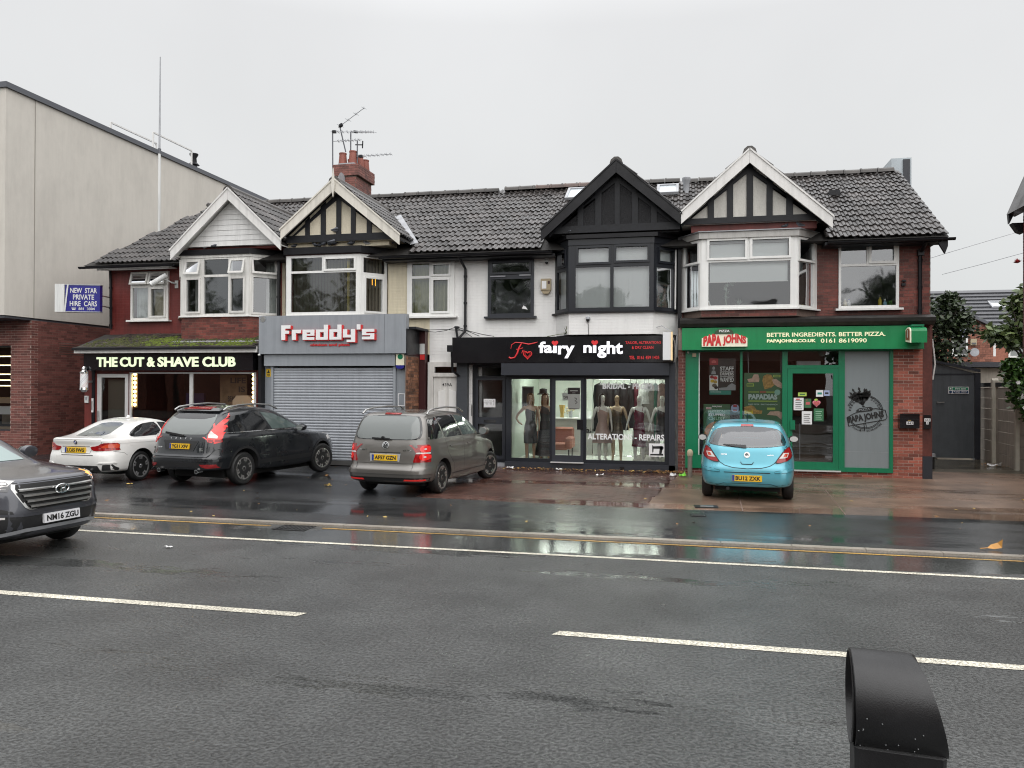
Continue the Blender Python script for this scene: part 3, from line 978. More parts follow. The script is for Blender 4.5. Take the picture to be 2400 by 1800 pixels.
bw1 = bay(h1, [(-14.42, 20.2), (-13.985, 19.6), (-11.86, 19.6), (-11.27, 20.2)], 4.10, 5.715,
    [(-13.80, -13.41, 4.21, 5.12), (-13.26, -12.5, 4.15, 5.18), (-12.41, -12.02, 4.21, 5.12), (-13.80, -13.42, 5.30, 5.62), (-13.26, -12.5, 5.245, 5.675), (-12.40, -12.03, 5.30, 5.62)], (0, 2), (3, 5),
    [[(.12, .88, 4.2, 5.15), (.12, .88, 5.27, 5.65)], [(.10, .82, 5.29, 5.64), (.10, .90, 4.17, 5.16)]], 'upvc_old', None, 'mortar_dirty', 3.32, 'upvc')
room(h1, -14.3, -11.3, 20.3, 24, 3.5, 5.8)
curtain(h1, -13.9, -13.65, 20.1, 4.12, 5.7, 'net_curtain', 3)
curtain(h1, -11.75, -11.45, 20.3, 4.12, 5.7, 'net_curtain', 3)
n = wall_bricks(h1, XZ(19.6), -13.985, -11.86, 3.32, 4.05, [], 'brick_upper', 110, seed=3)
sfn = seg_fn((-11.86, 19.6), math.atan2(.6, .59))
wall_bricks(h1, sfn, 0, .84, 3.32, 4.05, [], 'brick_upper', 60, seed=4)
# head of the bay: black felt edge over a white board
MB().prism([(-14.52, 20.19), (-14.02, 19.50), (-11.82, 19.50), (-11.2, 20.19)], (5.80, 5.95), lambda a, b, d: (a, b, d)).build('bay_roof_edge', 'black_paint', h1)
MB().prism([(-14.46, 20.19), (-14.0, 19.545), (-11.84, 19.545), (-11.23, 20.19)], (5.722, 5.798), lambda a, b, d: (a, b, d)).build('bay_head', 'upvc_old', h1)
MB().box(-14.0, -10.95, 19.62, 20.19, 5.955, 6.015).build('brick_course', 'red_paint', h1)
# lean-to tiled roof over the shop, mossy
LEAN0, LEAN1 = (19.0, 3.21), (20.19, 3.66)
la = math.atan2(LEAN1[1]-LEAN0[1], LEAN1[0]-LEAN0[0])
lroof = MB().prism([(19.0, 3.19), (20.195, 3.64), (20.195, 3.56), (19.0, 3.11)], (-17.0, -11.22), lambda a, b, d: (d, a, b)).build('lean_to_roof', 'roof_deck', h1)
FT = mesh_of(MB().add([(-.08, 0, .022), (.08, 0, .022), (.08, .26, .006), (-.08, .26, .006), (-.08, 0, 0), (.08, 0, 0)], [(0, 1, 2, 3), (4, 5, 1, 0)]), 'tile', 'tile_low')
ms = []
for j in range(7):
    for i in range(34):
        x = -16.92+.168*i+(j % 2)*.08+.08
        if x > -11.3: continue
        y, z = 19.0+j*.175*math.cos(la)*1.0-.03, 3.19+(j*.175*math.cos(la)-.03)*math.tan(la)
        if x < -16.92+.0+j*.12: continue
        ms.append(Matrix.Translation((x, y, z+.006+rnd.uniform(0, .008))) @ Matrix.Rotation(la+rnd.uniform(-.03, .03), 4, 'X') @ Matrix.Rotation(rnd.uniform(-.03, .03), 4, 'Z'))
copies(FT, 'tile', ms[:300], lroof)
def moss(h, m, spots, name='moss'):
    b = MB()
    r = random.Random(11)
    for x, y, rad, n in spots:
        for _ in range(n):
            a, d = r.uniform(0, 6.28), rad*math.sqrt(r.random())
            px, py = x+d*math.cos(a)*1.6, y+d*math.sin(a)
            if not -16.9 < px < -11.25 or not 18.97 < py < 20.15: continue
            pz = 3.20+(py-19.0)*math.tan(la)
            s_ = r.uniform(.018, .05)
            b.lathe([(s_, 0), (s_*.85, s_*.5), (s_*.3, s_*.85)], (px, py, pz), n=6)
    o = b.build(name, m, h)
    o['kind'] = 'stuff'
moss(lroof, 'moss', [(-14.45, 19.35, .34, 260), (-14.3, 19.62, .25, 140), (-13.7, 19.2, .25, 90), (-12.4, 19.2, .26, 150), (-11.9, 19.28, .3, 190), (-13.1, 19.12, .2, 60)])
moss(lroof, 'moss_dark', [(-16.2, 19.3, .4, 220), (-15.4, 19.5, .5, 300), (-14.9, 19.1, .3, 160), (-13.2, 19.4, .4, 160), (-11.8, 19.6, .3, 140)])
MB().box(-16.98, -11.25, 18.95, 19.0, 3.03, 3.185).box(-16.985, -16.94, 19.003, 19.4, 3.03, 3.16).build('fascia_board', 'board_white', h1)
v = MB().prism([(18.93, 3.20), (18.86, 3.17), (18.86, 3.12), (18.93, 3.12)], (-16.98, -11.25), lambda a, b, d: (d, a, b)).build('gutter', 'black_paint', h1)
MB().prism([(-14.03, 19.57), (-11.82, 19.57), (-11.3, 20.15), (-11.3, 19.4), (-11.8, 19.3), (-14.1, 19.3)], (3.33, 3.35), lambda a, b, d: (a, b, d+(b-19.3)*.25)).build('lead_flashing', 'lead', h1)
# shop front
MB().slab(-16.92, -11.42, .02, 2.56, [(-16.49, -15.46, .08, 2.46), (-15.42, -11.45, .62, 2.5)], XZ(19.3), -.2, 0).build('shop_front', 'red_paint', h1)
MB().box(-16.66, -16.565, 19.27, 19.298, .02, 2.56).build('pilaster', 'black_paint', h1)
dr = MB().slab(-16.485, -15.465, .09, 2.45, [(-16.345, -15.57, .95, 2.35), (-16.345, -15.57, .16, .85)], XZ(19.31), -.02, .03).build('door', 'alu', h1)
MB().add([(-16.345, 19.3, .16), (-15.57, 19.3, .16), (-15.57, 19.3, 2.35), (-16.345, 19.3, 2.35)], [(0, 1, 2, 3)]).build('pane', G_DARKSHOP, dr)
MB().box(-16.44, -16.41, 19.22, 19.26, 1.0, 1.4).build('handle', 'steel', dr)
sf = MB().slab(-15.42, -11.455, .62, 2.5, [(-15.35, -13.5, .68, 2.46), (-13.40, -11.52, .68, 2.46)], XZ(19.31), -.03, .03).build('shop_window', 'alu', h1)
for a, b in ((-15.35, -13.5), (-13.4, -11.52)):
    MB().add([(a, 19.3, .68), (b, 19.3, .68), (b, 19.3, 2.46), (a, 19.3, 2.46)], [(0, 1, 2, 3)]).build('pane', G_DARKSHOP, sf)
room(h1, -16.8, -11.4, 19.45, 23.5, .03, 2.9)
MB().box(-16.3, -15.6, 19.5, 19.52, .2, 2.3).build('door_blind', 'blind_dark', h1)
for k, (x, zs) in enumerate(((-15.28, [2.44-.124*i for i in range(8)]), (-11.55, [2.43-.123*i for i in range(7)]))):
    t = thing('bulb_strip', 'column of round glowing bulbs beside the barber door' if k == 0 else 'column of round glowing bulbs at the right edge of the barber window', 'lights', (x, 19.36, zs[-1]-.07), group='bulb strips in the barber window')
    MB().box(x-.06, x+.06, 19.36, 19.39, zs[-1]-.07, zs[0]+.06).build('backing', 'blind_dark', t)
    bm_ = mesh_of(MB().lathe([(.012, -.04), (.034, -.02), (.045, .01), (.034, .04), (.012, .052)], n=12), 'bulb', 'bulb', True)
    copies(bm_, 'bulb', [Matrix.Translation((x, 19.325, z)) for z in zs], t)
t = thing('cardboard_poster', 'brown poster hung high inside the barber window reading LIFE IS BEAUTIFUL', 'poster', (-12.5, 19.9, 1.55))
MB().box(-12.95, -12.1, 19.9, 19.915, 1.55, 2.44).build('sheet', mk('brown_card', (.16, .10, .055), .9, var=.3, vs=4), t)
b = MB()
for s_, a, c, z in (('LIFE', -12.62, -12.14, 2.2), ('IS', -12.36, -12.16, 1.95), ('BEAUTIFUL', -12.7, -12.12, 1.68)):
    b.text(s_, XZ(19.899), a, c, z, z+.16, bold=.02)
b.build('lettering', 'black_print', t)
t = thing('cardboard_box', 'pale brown box with sloping shoulders low in the barber window', 'box', (-12.0, 19.55, .7))
MB().prism([(-12.3, .7), (-11.66, .7), (-11.66, 1.72), (-11.82, 1.86), (-12.18, 1.86), (-12.3, 1.72)], (19.5, 19.72)).build('carton', mk('carton', (.42, .30, .20), .8), t)
MB().box(-12.0, -11.96, 19.495, 19.499, .72, 1.7).build('tape', 'beige_curtain', t)
t = thing('barber_chair', 'blue barber chair glimpsed deep inside the dark shop', 'chair', (-14.4, 20.6, .03))
nav = mk('navy_leather', (.02, .025, .10), .35)
MB().box(-14.75, -14.15, 20.4, 20.9, .5, .65).build('seat', nav, t)
MB().box(-14.75, -14.15, 20.9, 21.0, .65, 1.9).build('backrest', nav, t)
MB().lathe([(.3, .03), (.28, .06), (.06, .1), (.06, .5)], (-14.45, 20.65, 0)).build('pedestal', 'chrome', t)
# sign board, pole, small fittings
t = thing('shop_sign', 'black shop sign with glowing pale letters THE CUT & SHAVE CLUB', 'sign', (-14.1, 19.1, 2.54))
MB().box(-16.75, -11.42, 19.06, 19.28, 2.545, 3.025).build('board', 'black_gloss', t)
b = MB()
for s_, a, c in (('THE', -16.31, -15.63), ('CUT', -15.55, -14.77), ('&', -14.68, -14.42), ('SHAVE', -14.34, -13.06), ('CLUB', -12.94, -11.93)):
    b.text(s_, XZ(19.058), a, c, 2.645, 2.92, .02, bold=.035)
b.build('lettering', 'letters_lit', t)
t = thing('barber_pole', 'red white and blue striped barber pole with silver caps', 'barber pole', (-16.66, 18.98, 1.93))
MB().lathe([(.105, 2.06), (.105, 2.46)], (-16.66, 18.98, 0), n=24).build('cylinder', 'white_print', t, True)
for k, m in enumerate(('sign_blue', 'red_print')):
    b = MB()
    for s_ in range(2):
        v, f = [], []
        for i in range(19):
            a = math.pi*k/2+i*.175
            z = 2.06+i*.4/18
            for d in (0, .55):
                v.append((-16.66+.1065*math.cos(a+d+s_*math.pi), 18.98+.1065*math.sin(a+d+s_*math.pi), z))
        f = [(2*i, 2*i+1, 2*i+3, 2*i+2) for i in range(18)]
        b.add(v, f)
    b.build('stripe', m, t)
MB().lathe([(.115, 2.46), (.12, 2.50), (.06, 2.56), (.075, 2.6), (.03, 2.66)], (-16.66, 18.98, 0), n=20).build('cap', 'chrome', t, True)
MB().lathe([(.07, 1.93), (.12, 2.0), (.115, 2.06)], (-16.66, 18.98, 0), n=20).build('base', 'chrome', t, True)
MB().box(-16.69, -16.63, 19.0, 19.29, 2.2, 2.26).build('bracket', 'steel', t)
b = thing('intercom', 'small white entry panel on the red pillar under the barber pole', 'intercom', (-16.83, 19.3, 1.62))
MB().box(-16.89, -16.77, 19.26, 19.298, 1.62, 1.82).build('case', 'sign_white_old', b)
MB().box(-16.86, -16.80, 19.255, 19.259, 1.70, 1.79).build('speaker', 'lead', b)
b = thing('door_handle_plate', 'tall white pull plate on the black pilaster by the barber door', 'handle', (-16.61, 19.27, 1.35))
MB().box(-16.64, -16.59, 19.24, 19.268, 1.35, 1.75).build('plate', 'white_print', b)
MB().box(-16.63, -16.60, 19.22, 19.239, 1.42, 1.68).build('grip', 'steel', b)
t = thing('projecting_sign', 'blue double sided box sign reading NEW STAR PRIVATE HIRE CARS, white frame broken', 'sign', (-16.92, 19.6, 4.18))
# hangs at the left corner, square to the street: faces the road obliquely
ca_, sa_ = math.cos(R(24)), -math.sin(R(24))
sfn = lambda u, v, t_: (-17.55+u*.93+t_*.30, 19.30+u*.30-t_*.95, v)
MB().slab(0, .98, 4.26, 5.02, [], sfn, -.09, .09).build('case', 'sign_blue', t)
MB().slab(-.02, 1.0, 4.235, 4.262, [], sfn, -.10, .10).slab(-.02, 1.0, 5.018, 5.045, [], sfn, -.10, .10).build('rim', 'lead', t)
MB().slab(-.30, -.03, 4.24, 5.05, [], sfn, -.08, .08).build('end_case', 'sign_white_old', t)
MB().prism([(-.03, 4.24), (.01, 4.24), (.10, 5.04), (.06, 5.04)], (.095, .11), lambda a, b, d: sfn(a, b, d)).build('broken_strip', 'sign_white_old', t)
b = MB()
for s_, a, c, z, hh in (('NEW  STAR', .14, .90, 4.79, .15), ('PRIVATE', .22, .82, 4.60, .15), ('HIRE  CARS', .13, .90, 4.41, .15), ('881  3304', .38, .84, 4.30, .075)):
    b.text(s_, lambda u, v, t_: sfn(u, v, .091+t_), a, c, z, z+hh, .003, bold=.02)
b.slab(.20, .29, 4.30, 4.335, [], sfn, .091, .094).slab(.18, .31, 4.345, 4.365, [], sfn, .091, .094)
b.build('lettering', 'sign_white_old', t)
MB().bar((-16.85, 20.19, 4.75), sfn(.9, 4.75, -.05), .03).bar((-16.85, 20.19, 4.45), sfn(.9, 4.45, -.05), .03).build('bracket', 'steel', t)
t = thing('security_camera', 'pale bullet camera on the red wall beside the small window', 'camera', (-14.62, 20.0, 5.1))
MB().tube([(-15.02, 19.62, 5.02), (-14.68, 19.86, 5.32)], .075, 12).build('body', 'sign_white_old', t)
MB().tube([(-15.025, 19.616, 5.015), (-15.02, 19.62, 5.02)], .06, 12).build('lens', 'black_gloss', t)
MB().bar((-14.75, 19.82, 5.22), (-14.6, 20.0, 5.12), .03).bar((-14.6, 20.0, 5.12), (-14.58, 20.19, 5.1), .04).box(-14.63, -14.53, 20.17, 20.198, 4.98, 5.2).build('bracket', 'sign_white_old', t)
downpipe(h1, [(-16.80, 20.14, 5.55), (-16.78, 20.14, 5.2), (-16.76, 20.14, 3.8)])

# ================================================================== house 2: chicken shop, half-timbered gable
h2 = thing('terraced_house', 'cream painted house with cream and black timbered gable over the shuttered shop', 'house', (-8.6, 20.2, 0))
hole_s2 = (-7.43, -6.09, 4.035, 5.52)
hole_b2 = (-11.1, -8.1, 3.0, 5.7)
house_shell(h2, -11.2, -5.6, 'cream_brick', [hole_s2, hole_b2], 3.0, parts=[(-11.2, -11.1, 'cream_brick'), (-8.1, -6.8, 'cream_brick'), (-6.8, -5.6, 'white_brick')])
roof2 = house_roof(h2, -11.2, -5.6, -11.2, -5.6)
P2 = [(-10.119, -9.99), (-9.661, -9.521), (-9.21, -9.072), (-8.786, -8.653), (-8.333, -8.193)]
gable_front(h2, GABLES[1], 'board_cream', 'pebbledash', 'timber_dark', P2, (6.03, 6.22))
MB().prism([(-9.156-.05, 7.45), (-9.156, 7.14), (-9.156+.05, 7.45), (-9.156, 7.92)], (19.13, 19.18)).build('finial', 'board_cream', h2)
gable_roof(roof2, GABLES[1], -1, False)
gable_roof(roof2, GABLES[1], 1, True)
ax, az, s, xl, xr = GABLES[1]
pa, pb = Vector((ax+.55, ME+(az-.55*s-ZE)/SL, az-.55*s+.09)), Vector((xr+.02, ME+.25, ZE+.30))
MB().add([pa, pb, pb+Vector((.24, -.02, .05)), pa+Vector((.20, 0, .05))], [(0, 1, 2, 3)]).build('valley_strip', 'lead', h2)
gutter(h2, -8.05, -5.6)
MB().box(-8.0, -5.6, 19.75, 20.19, 5.5, 5.56).build('eaves_board', 'black_paint', h2)
window(h2, (-7.43, 20.17), 0, 1.34, 4.035, 5.52, fw_(-7.43, [(-7.295, -6.80, 4.13, 5.06), (-6.685, -6.265, 4.16, 5.01), (-7.295, -6.80, 5.13, 5.47), (-6.685, -6.24, 5.16, 5.42)]), sash=(1, 3), sill='upvc')
room(h2, -7.7, -5.8, 20.6, 23, 3.6, 5.6)
curtain(h2, -7.35, -6.18, 20.36, 4.06, 5.5, 'blind_olive', 11, .035)
bay(h2, [(-11.15, 20.2), (-10.71, 19.6), (-8.565, 19.6), (-8.06, 20.2)], 4.06, 5.69,
    [(-10.585, -8.675, 4.145, 5.205), (-10.585, -9.665, 5.265, 5.625), (-9.555, -8.72, 5.30, 5.575)], (2,), (),
    [None, [(.10, .93, 5.20, 5.60), (.18, .82, 4.16, 5.05)]], 'upvc', None, 'cream_brick', 3.2, 'upvc')
room(h2, -11.05, -8.1, 20.3, 24, 3.5, 5.8)
vertical_blind(h2, -10.6, -8.66, 19.76, 4.12, 5.66, 'blind_dark', .09, R(68), odd=((17,), 'blind_yellow'))
vertical_blind(h2, -8.62, -8.15, 20.1, 4.12, 5.6, 'blind_dark', .09, R(60))
t = thing('ceiling_lamp', 'small glowing orange lantern seen through the cream house bay window', 'lamp', (-8.47, 20.35, 4.92))
MB().lathe([(.03, 4.92), (.085, 4.96), (.10, 5.02), (.07, 5.1), (.03, 5.12)], (-8.47, 20.35, 0), n=8).build('shade', 'lamp_orange', t)
MB().tube([(-8.47, 20.35, 5.12), (-8.47, 20.35, 5.75)], .008, 5).build('cord', 'black_paint', t)
MB().prism([(-11.17, 20.19), (-10.76, 19.48), (-8.50, 19.48), (-7.9, 20.19)], (5.72, 5.90), lambda a, b, d: (a, b, d)).build('bay_roof_edge', 'black_paint', h2)
MB().prism([(-11.15, 20.19), (-10.72, 19.55), (-8.56, 19.55), (-8.03, 20.19)], (5.692, 5.718), lambda a, b, d: (a, b, d)).build('bay_head', 'maroon_paint', h2)
MB().box(-10.75, -7.75, 19.62, 20.19, 5.903, 6.025).build('gable_base', 'cream_brick', h2)
downpipe(h2, [(-11.16, 19.95, 5.75), (-11.16, 19.95, 5.5), (-11.16, 19.95, 3.9)], r=.05)
MB().tube([(-8.02, 20.17, 5.5), (-8.0, 20.17, 4.9), (-8.02, 20.17, 4.0)], .009, 5).build('cable', 'black_paint', h2)
# chimney stack on the party wall
ch = MB().box(-11.21, -10.51, 23.67, 24.93, 7.2, 8.99).box(-11.31, -10.41, 23.62, 24.98, 8.992, 9.36).build('chimney', 'mortar_dirty', h2)
wall_bricks(ch, XZ(23.67), -11.21, -10.51, 7.9, 8.97, [], 'brick_chimney', 80, seed=8)
wall_bricks(ch, seg_fn((-10.51, 23.67), R(90)), 0, 1.26, 7.9, 8.97, [], 'brick_chimney', 110, seed=9)
wall_bricks(ch, XZ(23.62), -11.31, -10.41, 8.995, 9.36, [], 'brick_chimney', 40, seed=10)
wall_bricks(ch, seg_fn((-10.41, 23.62), R(90)), 0, 1.36, 8.995, 9.36, [], 'brick_chimney', 60, seed=11)
MB().prism([(-11.25, 9.36), (-10.47, 9.36), (-10.6, 9.43), (-11.1, 9.43)], (23.7, 24.9)).build('flaunching', 'lead', ch)
pot = [(.145, 0), (.15, .05), (.135, .2), (.12, .36), (.132, .37), (.132, .41), (.10, .41), (.10, .3)]
for i, (x, y, k) in enumerate(((-11.08, 23.9, 1), (-10.70, 23.85, 1.08), (-10.66, 24.3, 1), (-10.64, 24.72, .95), (-11.05, 24.5, .9))):
    MB().lathe([(a*.95, 9.40+b_*k) for a, b_ in pot], (x, y, 0), n=16).build('chimney_pot', 'terracotta', ch, True)
# shop front, standing forward of the house
MB().box(-11.22, -7.06, 19.22, 20.19, 2.97, 3.3).build('shop_roof', 'black_paint', h2)
MB().slab(-11.2, -7.06, .02, 2.68, [(-10.85, -7.43, .02, 2.66)], XZ(19.2), -.15, 0).build('shop_front', 'grey_metal', h2)
for x in (-10.92, -7.428):
    MB().box(x, x+.068, 19.12, 19.198, .05, 2.65).build('shutter_guide', 'grey_metal', h2)
MB().box(-11.22, -11.13, 19.0, 19.19, .02, 2.95).build('pilaster', 'black_paint', h2)
MB().box(-7.055, -7.03, 19.0, 20.19, .0, 2.94).build('side_wall', 'mortar_dirty', h2)
wall_bricks(h2, seg_fn((-7.03, 19.02), R(90)), 0, .95, .02, 2.90, [], 'brick_mixed', 180, course=.076, seed=13)
MB().box(-7.05, -7.01, 19.0, 20.15, 2.945, 3.62).build('side_boarding', 'black_paint', h2)
MB().box(-7.04, -6.85, 19.97, 20.195, .02, 3.62).build('maroon_pier', 'maroon_paint', h2)
MB().box(-7.05, -6.83, 19.2, 20.19, 3.622, 3.68).build('flat_roof_edge', 'timber_dark', h2)
MB().box(-7.0, -6.86, 19.955, 19.968, 3.0, 3.28).build('poster_scrap', 'sign_white_old', h2)
MB().box(-6.99, -6.86, 19.955, 19.968, 2.85, 2.99).build('poster_scrap', 'red_print', h2)
st = thing('roller_shutter', 'closed grey steel roller shutter across the chicken shop front', 'shutter', (-9.14, 19.18, .06))
sm = mesh_of(MB().prism([(-.008, 0), (.004, .006), (.014, .03), (.014, .045), (.004, .068), (-.008, .073)], (-1.708, 1.708), lambda a, b, d: (d, -a, b)), 'slat', 'shutter_metal')
copies(sm, 'slat', [Matrix.Translation((-9.14, 19.17, .16+.0745*i)) for i in range(33)], st)
MB().box(-10.848, -7.432, 19.15, 19.19, .045, .158).build('bottom_rail', 'steel', st)
MB().box(-11.09, -7.36, 19.06, 19.19, 2.665, 2.975).build('shutter_box', 'grey_metal', st)
t = thing('shop_sign', "grey panel sign with raised white and red letters Freddy's", 'sign', (-9.1, 19.0, 2.98))
MB().box(-11.2, -7.03, 18.98, 19.215, 2.985, 4.0).build('panel', 'grey_metal', t)
MB().box(-7.62, -7.617, 18.976, 18.979, 2.99, 3.995).build('panel_seam', 'black_paint', t)
MB().lathe([(.075, -.004), (.075, 0)], (-11.08, 18.978, 3.91), 'y', 20).lathe([(.05, -.006), (.05, -.004)], (-11.08, 18.978, 3.91), 'y', 16).build('round_mark', 'steel', t)
# block letters on a grid: each rectangle (x0, x1, z0, z1), x-height 1, stroke .3
LET = {
 'F': (.78, [(0, .34, 0, 1.45), (.34, .78, 1.12, 1.45), (.34, .66, .62, .92)]),
 'r': (.78, [(0, .34, 0, 1.0), (.34, .78, .66, 1.0)]),
 'e': (1.0, [(0, .34, 0, 1.0), (.34, 1.0, .72, 1.0), (.66, 1.0, .40, .72), (.34, .66, .40, .58), (.34, 1.0, 0, .26)]),
 'd': (1.0, [(.66, 1.0, 0, 1.45), (0, .34, 0, 1.0), (.34, .66, .74, 1.0), (.34, .66, 0, .26)]),
 'y': (1.0, [(0, .34, .2, 1.0), (.66, 1.0, -.25, 1.0), (.34, .66, .2, .46), (.3, .66, -.25, -.02)]),
 "'": (.3, [(0, .3, .95, 1.45)]),
 's': (1.0, [(0, .34, .4, 1.0), (.34, 1.0, .72, 1.0), (.34, .66, .4, .58), (.66, 1.0, 0, .58), (0, .66, 0, .26)]),
}
u, face, back = 0, MB(), MB()
tot = sum(LET[c][0]+.13 for c in "Freddy's")-.13
kx, kz = (10.49-7.86)/tot, .27
for c in "Freddy's":
    w, rs = LET[c]
    for a, b_, e_, g_ in rs:
        X0, X1 = -10.49+(u+a)*kx, -10.49+(u+b_)*kx
        Z0, Z1 = 3.345+e_*kz, 3.345+g_*kz
        face.box(X0, X1, 18.885, 18.90, Z0, Z1)
        back.box(X0+.018, X1+.03, 18.902, 18.978, Z0-.02, Z1-.012)
    u += w+.13
face.build('letter_faces', 'white_print', t)
back.build('letter_sides', 'red_print', t)
MB().text('chicken and pizza', XZ(18.978), -9.69, -8.57, 3.165, 3.25, .02, bold=.03).build('small_lettering', 'red_print', t)
t = thing('alarm_box', 'cream alarm box with dark blue base at the right of the grey shutter', 'alarm box', (-7.22, 19.1, 2.60))
MB().box(-7.33, -7.10, 19.06, 19.195, 2.68, 2.975).build('case', mk('cream_plastic', (.75, .72, .55), .4), t)
MB().prism([(-7.335, 2.678), (-7.095, 2.678), (-7.11, 2.62), (-7.16, 2.59), (-7.27, 2.59), (-7.32, 2.62)], (19.055, 19.195)).build('base', 'sign_blue', t)
MB().lathe([(.07, -.004), (.07, 0)], (-7.21, 19.058, 2.90), 'y', 16, 1, 1).build('badge', 'green_paint', t)
t = thing('warning_sign', 'small yellow warning notice on the left of the grey shutter', 'sign', (-11.02, 19.19, 2.38))
MB().box(-11.09, -10.955, 19.185, 19.197, 2.38, 2.59).build('plate', mk('warn_yellow', (.75, .48, .02), .4), t)
MB().prism([(-11.07, 2.47), (-10.975, 2.47), (-11.0225, 2.57)], (19.181, 19.184)).build('triangle', 'black_print', t)
MB().box(-11.07, -10.975, 19.181, 19.184, 2.40, 2.415).box(-11.07, -10.975, 19.181, 19.184, 2.43, 2.445).build('print', 'black_print', t)
t = thing('dome_camera', 'tiny pale dome camera under the left end of the grey sign', 'camera', (-11.18, 18.95, 2.93))
MB().lathe([(.035, 0), (.03, .03), (.01, .045)], (-11.17, 18.95, 2.945), n=10).build('dome', 'sign_white_old', t, True)
MB().box(-11.2, -11.14, 18.95, 18.998, 2.95, 2.982).build('mount', 'grey_metal', t)
MB().slab(-7.32, -7.13, 1.62, 1.95, [(-7.30, -7.15, 1.64, 1.93)], XZ(19.198), 0, .004).build('outline_mark', 'white_print', h2)
# 439A front door
dz = MB().slab(-6.81, -5.955, .06, 2.79, [(-6.665, -5.97, .1, 2.40), (-6.62, -5.975, 2.5, 2.665)], XZ(20.14), -.05, .06).build('door_frame', 'upvc_old', h2)
MB().add([(-6.62, 20.14, 2.5), (-5.975, 20.14, 2.5), (-5.975, 20.14, 2.665), (-6.62, 20.14, 2.665)], [(0, 1, 2, 3)]).build('pane', G_DARKSHOP, dz)
dd = MB().slab(-6.66, -5.97, .1, 2.395, [], XZ(20.14), -.04, .0).build('front_door', 'upvc_old', h2)
for a in (-6.525, -6.215):
    MB().prism([(a, .95), (a+.19, .95), (a+.19, 2.06 if a < -6.4 else 2.0), (a, 2.0 if a < -6.4 else 2.06)], (20.118, 20.139)).build('door_panel', 'upvc', dd)
MB().text('439A', XZ(20.138), -6.42, -6.14, 2.14, 2.225, .004, bold=.012).build('number', 'black_print', dd)
MB().lathe([(.02, -.03), (.028, 0)], (-6.74, 20.075, 1.33), 'y', 8).box(-6.77, -6.71, 20.078, 20.079, 1.27, 1.45).build('handle', 'steel', dd)
MB().box(-6.8, -5.6, UP_Y-.0, UP_Y+.2, 2.79, 3.0).build('door_lintel', 'white_brick', h2)
MB().slab(-5.95, -5.6, .02, 2.79, [], XZ(20.2), -.2, 0).build('door_side_wall', 'white_brick', h2)
room(h2, -6.8, -5.95, 20.2, 22, .05, 2.9)
# ================================================================== house 3: dress shop, white walls and black gable
h3 = thing('terraced_house', 'white painted house with all black gable and bay over the dress shop', 'house', (-2.9, 20.2, 0))
hole_s3 = (-5.165, -3.92, 3.995, 5.52)
hole_b3 = (-3.28, -.26, 3.3, 5.7)
house_shell(h3, -5.6, -.12, 'white_brick', [hole_s3, hole_b3], 2.9, parts=[(-5.6, -3.28, 'white_brick'), (-.26, -.12, 'white_brick')])
roof3 = house_roof(h3, -5.6, -.12, -5.6, -.12, sag=lambda x: .02)
P3 = [(-2.677, -2.532), (-2.235, -2.08), (-1.755, -1.627), (-1.324, -1.182), (-.863, -.723)]
gable_front(h3, GABLES[2], 'black_paint', 'black_render', 'timber_dark', P3, (6.0, 6.18))
gable_roof(roof3, GABLES[2], -1, False)
gable_roof(roof3, GABLES[2], 1, False)
ridge_row(roof3, -4.6, -2.4, RIDGE_Y-.02, RIDGE_Z+.115, 'ridge_red')
def skylight(roof, x, y, w, l):
    c = Vector((x, y, main_z(y)+.09))
    ex, ey = Vector((1, 0, 0)), Vector((0, math.cos(ANG), math.sin(ANG)))
    ez = ex.cross(ey)
    f = lambda u, v, t: tuple(c+ex*u+ey*v+ez*t)
    s_ = MB().slab(-w/2, w/2, 0, l, [(-w/2+.07, w/2-.07, .07, l-.07)], f, 0, .08).build('skylight', 'lead', roof)
    MB().add([f(-w/2+.07, .07, .04), f(w/2-.07, .07, .04), f(w/2-.07, l-.07, .04), f(-w/2+.07, l-.07, .04)], [(0, 1, 2, 3)]).build('pane', mk('skylight_glass', (.55, .60, .63), .08), s_)
skylight(roof3, -3.15, 22.9, .78, .98)
skylight(roof3, -.55, 22.95, .62, .80)
gutter(h3, -5.6, -3.35)
MB().box(-5.6, -3.3, 19.75, 20.19, 5.50, 5.56).build('eaves_board', 'black_paint', h3)
window(h3, (-5.165, 20.17), 0, 1.245, 3.995, 5.52, fw_(-5.165, [(-5.08, -4.005, 4.075, 4.985), (-5.05, -4.03, 5.16, 5.42)]), sash=(1,), fm='anthracite', sill='anthracite')
room(h3, -5.4, -3.6, 20.6, 23, 3.6, 5.6)
# crumpled black cloth hung across the window
v, f = [], []
nx, nz = 14, 12
for j in range(nz+1):
    for i in range(nx+1):
        s_, t_ = i/nx, j/nz
        top = 5.02-.34*math.sin(math.pi*min(1, s_*1.25))**2*(1 if s_ < .8 else 0)
        x = -5.0+.98*s_
        z = 4.05+(top-4.05)*t_
        v.append((x, 20.34+.035*math.sin(7*s_+5*t_*s_)+.02*math.sin(13*s_-6*t_), z))
f = [(j*(nx+1)+i, j*(nx+1)+i+1, (j+1)*(nx+1)+i+1, (j+1)*(nx+1)+i) for j in range(nz) for i in range(nx)]
MB().add(v, f).build('curtain', mk('grey_cloth', (.06, .06, .065), .7, var=.4, vs=5), h3, smooth=True)
MB().tube([(-4.62, 20.31, 4.95), (-4.5, 20.29, 4.72), (-4.35, 20.28, 4.62), (-4.2, 20.28, 4.75), (-4.08, 20.3, 4.98)], [.02, .035, .04, .03, .02], 8).build('curtain_fold', 'black_cloth', h3, True)
MB().box(-5.09, -4.68, 20.1, 20.12, 5.045, 5.075).box(-4.30, -4.0, 20.1, 20.12, 5.06, 5.09).build('trim_strip', 'lead', h3)
